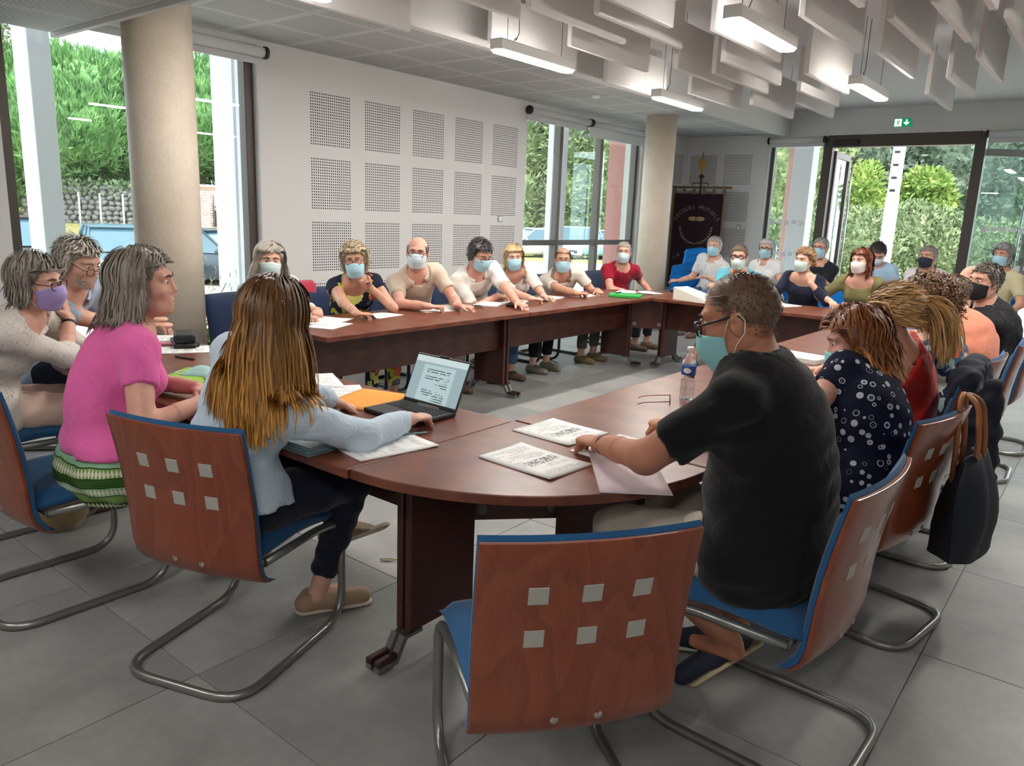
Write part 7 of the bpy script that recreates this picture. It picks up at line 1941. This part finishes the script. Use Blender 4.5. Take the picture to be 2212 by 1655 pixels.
def m_rings():
    t = NT('navy_ring_print'); co = t.coord(); v = t.new('ShaderNodeTexVoronoi'); v.inputs['Scale'].default_value = 29; v.inputs['Randomness'].default_value = .7; t.link(co, v.inputs['Vector'])
    d = v.outputs['Distance']; sp = t.new('ShaderNodeSeparateColor'); t.link(v.outputs['Color'], sp.inputs[0])
    r = t.math('ADD', t.math('MULTIPLY', sp.outputs[0], .16), .24)
    ring = t.math('MULTIPLY', t.math('LESS_THAN', d, r), t.math('GREATER_THAN', d, t.math('MULTIPLY', r, t.math('MULTIPLY', sp.outputs[1], .95))))
    dot = t.math('LESS_THAN', d, .07)
    keep = t.math('GREATER_THAN', sp.outputs[2], .18)
    t.col(t.mix(t.math('MULTIPLY', t.math('MAXIMUM', ring, dot), keep), (26, 30, 48), (188, 190, 204))); t.rough(.9); t.spec(.15); t.bump(t.noise(co, 12, 3, .5, 1), .3, .018); return t.m
p22 = person('person', 'auburn-haired woman in a navy top printed with white rings', hx(1846, 738, -.80), D2(86), (-.68, 3.10, .56), D2(112), hp=-.30, hr=.0, shy=D2(92), s=.98, fem=True, girth=1.14, skin=SK_R, topm=m_rings(), sleeve=.42, bottom=NAVYT, res=NEAR,
   hands=[dict(side='L', w=(-1.10, 2.93, .80), pole=(.3, -1, -.8), g=(-.8, .4, .1), curl=.8), dict(side='R', w=(-1.12, 3.20, .79), pole=(.3, 1, -.6), curl=.5)],
   hair=dict(S_BOB, len=.20, n=3600, vol=.040, curl=.11, grav=.16, w=.0030, cap=.024, part=-.02, fringe=.95, rough=.09), hairm=m_hair('hair_copper', (112, 60, 30), (176, 116, 66), .45), mask=TEAL_M, maskdrop=.02, seed=22)
RED = m_cloth('red_satin', (170, 34, 30), .55, .4, 12)
p23 = person('person', 'blonde woman with a ponytail in a red camisole', hx(1920, 682, -.82), D2(88), (-.72, 3.96, .56), D2(104), hp=-.22, hr=.0, shy=D2(92), s=.98, fem=True, girth=1.0, skin=SK_T, topm=RED, sleeve=0, bottom=DENIM, res=(.014, .006, .006), neckline='cami',
   hands=[dict(side='L', w=(-1.14, 3.80, .79), pole=(.3, -1, -.8), curl=.5), dict(side='R', w=(-1.14, 4.10, .79), pole=(.3, 1, -.6), curl=.5)],
   hair=dict(S_SHORT, n=3000, len=.13, vol=.022, sweep=(0, -1.6, .25), cap=.014, lift=.15, low=-.06, grav=.02, w=.0028, crown=(0, .06, .10), rough=.07), hairm=m_hair('hair_blonde', (150, 108, 62), (208, 170, 116), .4), mask=BLUE_M, seed=23)
# ponytail
R = np.random.default_rng(3); n = 1100; root = p23.head + p23.H @ vec(.0, -.115, .035)
pt = [root + R.normal(size=(n, 3)) * .012]; d = (p23.H @ vec(0, -1, .25)) + R.normal(size=(n, 3)) * .16; L_ = R.uniform(.75, 1.15, n)
for k in range(11):
    d = d * .80 + vec(.0, 0, -1) * .26 + R.normal(size=(n, 3)) * .05; d /= np.linalg.norm(d, axis=1, keepdims=True); pt.append(pt[-1] + d * (.026 * L_)[:, None])
pt = np.array(pt); tn = np.gradient(pt, axis=0); sv = np.cross(tn, R.normal(size=(n, 3))[None]); sv /= np.linalg.norm(sv, axis=2, keepdims=True); wd = .0022 * np.concatenate([np.ones(11), [.3]])[:, None, None]
Vv = np.stack([pt - sv * wd, pt + sv * wd], 2); bs = np.arange(12 * n * 2).reshape(12, n, 2); Ff = np.stack([bs[:-1, :, 0], bs[:-1, :, 1], bs[1:, :, 1], bs[1:, :, 0]], -1).reshape(-1, 4)
me = mesh_np('ponytail', Vv.reshape(-1, 3) - p23.org, Ff); col = np.ones((len(Vv.reshape(-1, 3)), 4), np.float32); col[:, 0] = np.broadcast_to(R.uniform(0, 1, n)[None, :, None], (12, n, 2)).ravel(); col[:, 1] = np.broadcast_to(np.linspace(.3, 1, 12)[:, None, None], (12, n, 2)).ravel()
me.attributes.new('strand', 'FLOAT_COLOR', 'POINT').data.foreach_set('color', col.ravel()); link('ponytail', me, MATS['hair_blonde'], p23.o)
for e in (-1, 1):
    for dx in (0, .012):
        q = [p23.chest + p23.upt * .09 - p23.fw * .105 + p23.sd * e * (.055 + dx), p23.nb - p23.upt * .0 + p23.sd * e * (.095 + dx) - p23.fw * .03, p23.nb - p23.upt * .02 + p23.sd * e * (.098 + dx) + p23.fw * .03, p23.chest + p23.upt * .09 + p23.fw * .12 + p23.sd * e * (.085 + dx)]
        p23.childmb('strap', MB().tube([tuple(a) for a in q], .004, 6), mat('strap_red', (120, 24, 22), .6))
FLO2 = m_pattern('painterly_floral', [(0, (40, 54, 84)), (.24, (128, 150, 150)), (.42, (214, 186, 150)), (.56, (58, 92, 116)), (.70, (196, 92, 74)), (.80, (176, 190, 176)), (.92, (34, 40, 66))], 19)
p24 = person('person', 'woman with a curly brown mop in a colourful floral shirt', hx(2003, 662, -.82), D2(88), (-.72, 4.76, .56), D2(78), hp=-.15, shy=D2(88), s=.99, fem=True, girth=1.14, skin=SK_A, topm=FLO2, sleeve=.9, bottom=m_cloth('magenta_trousers', (196, 40, 128)), res=(.015, .008, .007),
   hands=[dict(side='L', w=(-1.14, 4.60, .79), pole=(.3, -1, -.8)), dict(side='R', w=(-1.14, 4.90, .79), pole=(.3, 1, -.6))], hair=dict(S_CURLY, n=3600, len=.13, vol=.06, cap=.045, curl=.7, w=.0032), hairm=m_hair('hair_curly_brown', (82, 56, 40), (134, 98, 68), .45), seed=24)
p25 = person('person', 'stout man in a salmon shirt with cropped hair, back to us', hx(2052, 637, -.88), D2(88), (-.70, 5.56, .57), D2(92), hp=-.12, shy=D2(86), s=1.06, girth=1.22, skin=SK_R, topm=m_cloth('salmon_shirt', (226, 142, 116), wr=.4), sleeve=1.6, bottom=NAVYT, res=(.016, .008, .007), collar=m_cloth('salmon_collar', (228, 146, 120)), belly=.9,
   hands=[dict(side='L', w=(-1.14, 5.40, .79), pole=(.3, -1, -.8)), dict(side='R', w=(-1.14, 5.75, .79), pole=(.3, 1, -.6))], hair=dict(S_SHORT, n=1800, len=.016, vol=.003, hairline=.07), hairm=m_hair('hair_short_brown', (104, 84, 70), (124, 104, 90)), mask=WHITE_M, seed=25)
p27 = person('person', 'dark-haired man in a charcoal speckled shirt with a black mask, turning to us', hx(2126, 610, -.76), D2(92), (-.62, 6.38, .57), D2(146), hp=-.02, hr=-.05, shy=D2(100), s=1.05, girth=1.08, skin=SK_T, topm=m_pattern('charcoal_speckle', [(0, (42, 42, 46)), (.85, (92, 90, 88)), (.93, (40, 40, 44))], 110), sleeve=1.6, bottom=BLKT, res=(.016, .008, .007),
   hands=[dict(side='L', w=(-1.10, 6.10, .79), pole=(.3, -1, -.8)), dict(side='R', w=(-1.06, 6.52, .79), pole=(.3, 1, -.6))], hair=dict(S_SHORT, n=1800, len=.035, vol=.010, cap=.008), hairm=m_hair('hair_dark_grey', (84, 74, 66), (118, 110, 102)), mask=BLACK_M, seed=27)
p26 = person('person', 'bald man half hidden behind the man in the black mask', hx(2096, 609, -.95), D2(110), (-.80, 7.12, .57), D2(140), hp=-.02, s=1.04, girth=1.05, skin=SK_R, topm=m_cloth('white_shirt26', (218, 214, 210)), sleeve=1.5, bottom=NAVYT, res=FAR, hair=dict(S_HALF, bald=.03, n=500, len=.015), hairm=m_hair('hair_fringe26', (150, 140, 132), (160, 150, 142)), mask=WHITE_M, seed=26)

# ---------------- dark coat thrown over a chair back
ct = empty('dark_coat', (-.44, 3.98, 0), 0, 'dark navy coat thrown over a chair back', 'coat')
B = Blob()
for y0, y1, zt, zb, xo in ((-.20, -.17, .88, .52, .07), (-.10, -.09, .90, .45, .09), (.0, .02, .905, .42, .095), (.10, .11, .90, .47, .085), (.19, .18, .87, .56, .07)):
    B.cone((-.03, y0, zt), (xo, y1, zb), .050, .036, .05, vec(1, 0, 0), 1.1); B.cone((-.03, y0, zt), (-.07, y1, zt - .16), .05, .03, .05)
B.cone((.08, -.21, .86), (.12, -.16, .38), .045, .035, .03, end=True)
v, f = B.mesh(.011, (.007, .09, 9)); link('cloth', mesh_np('cloth', v, f), mat('coat_navy', (30, 34, 48), .85, bump=.2, bscale=200), ct)
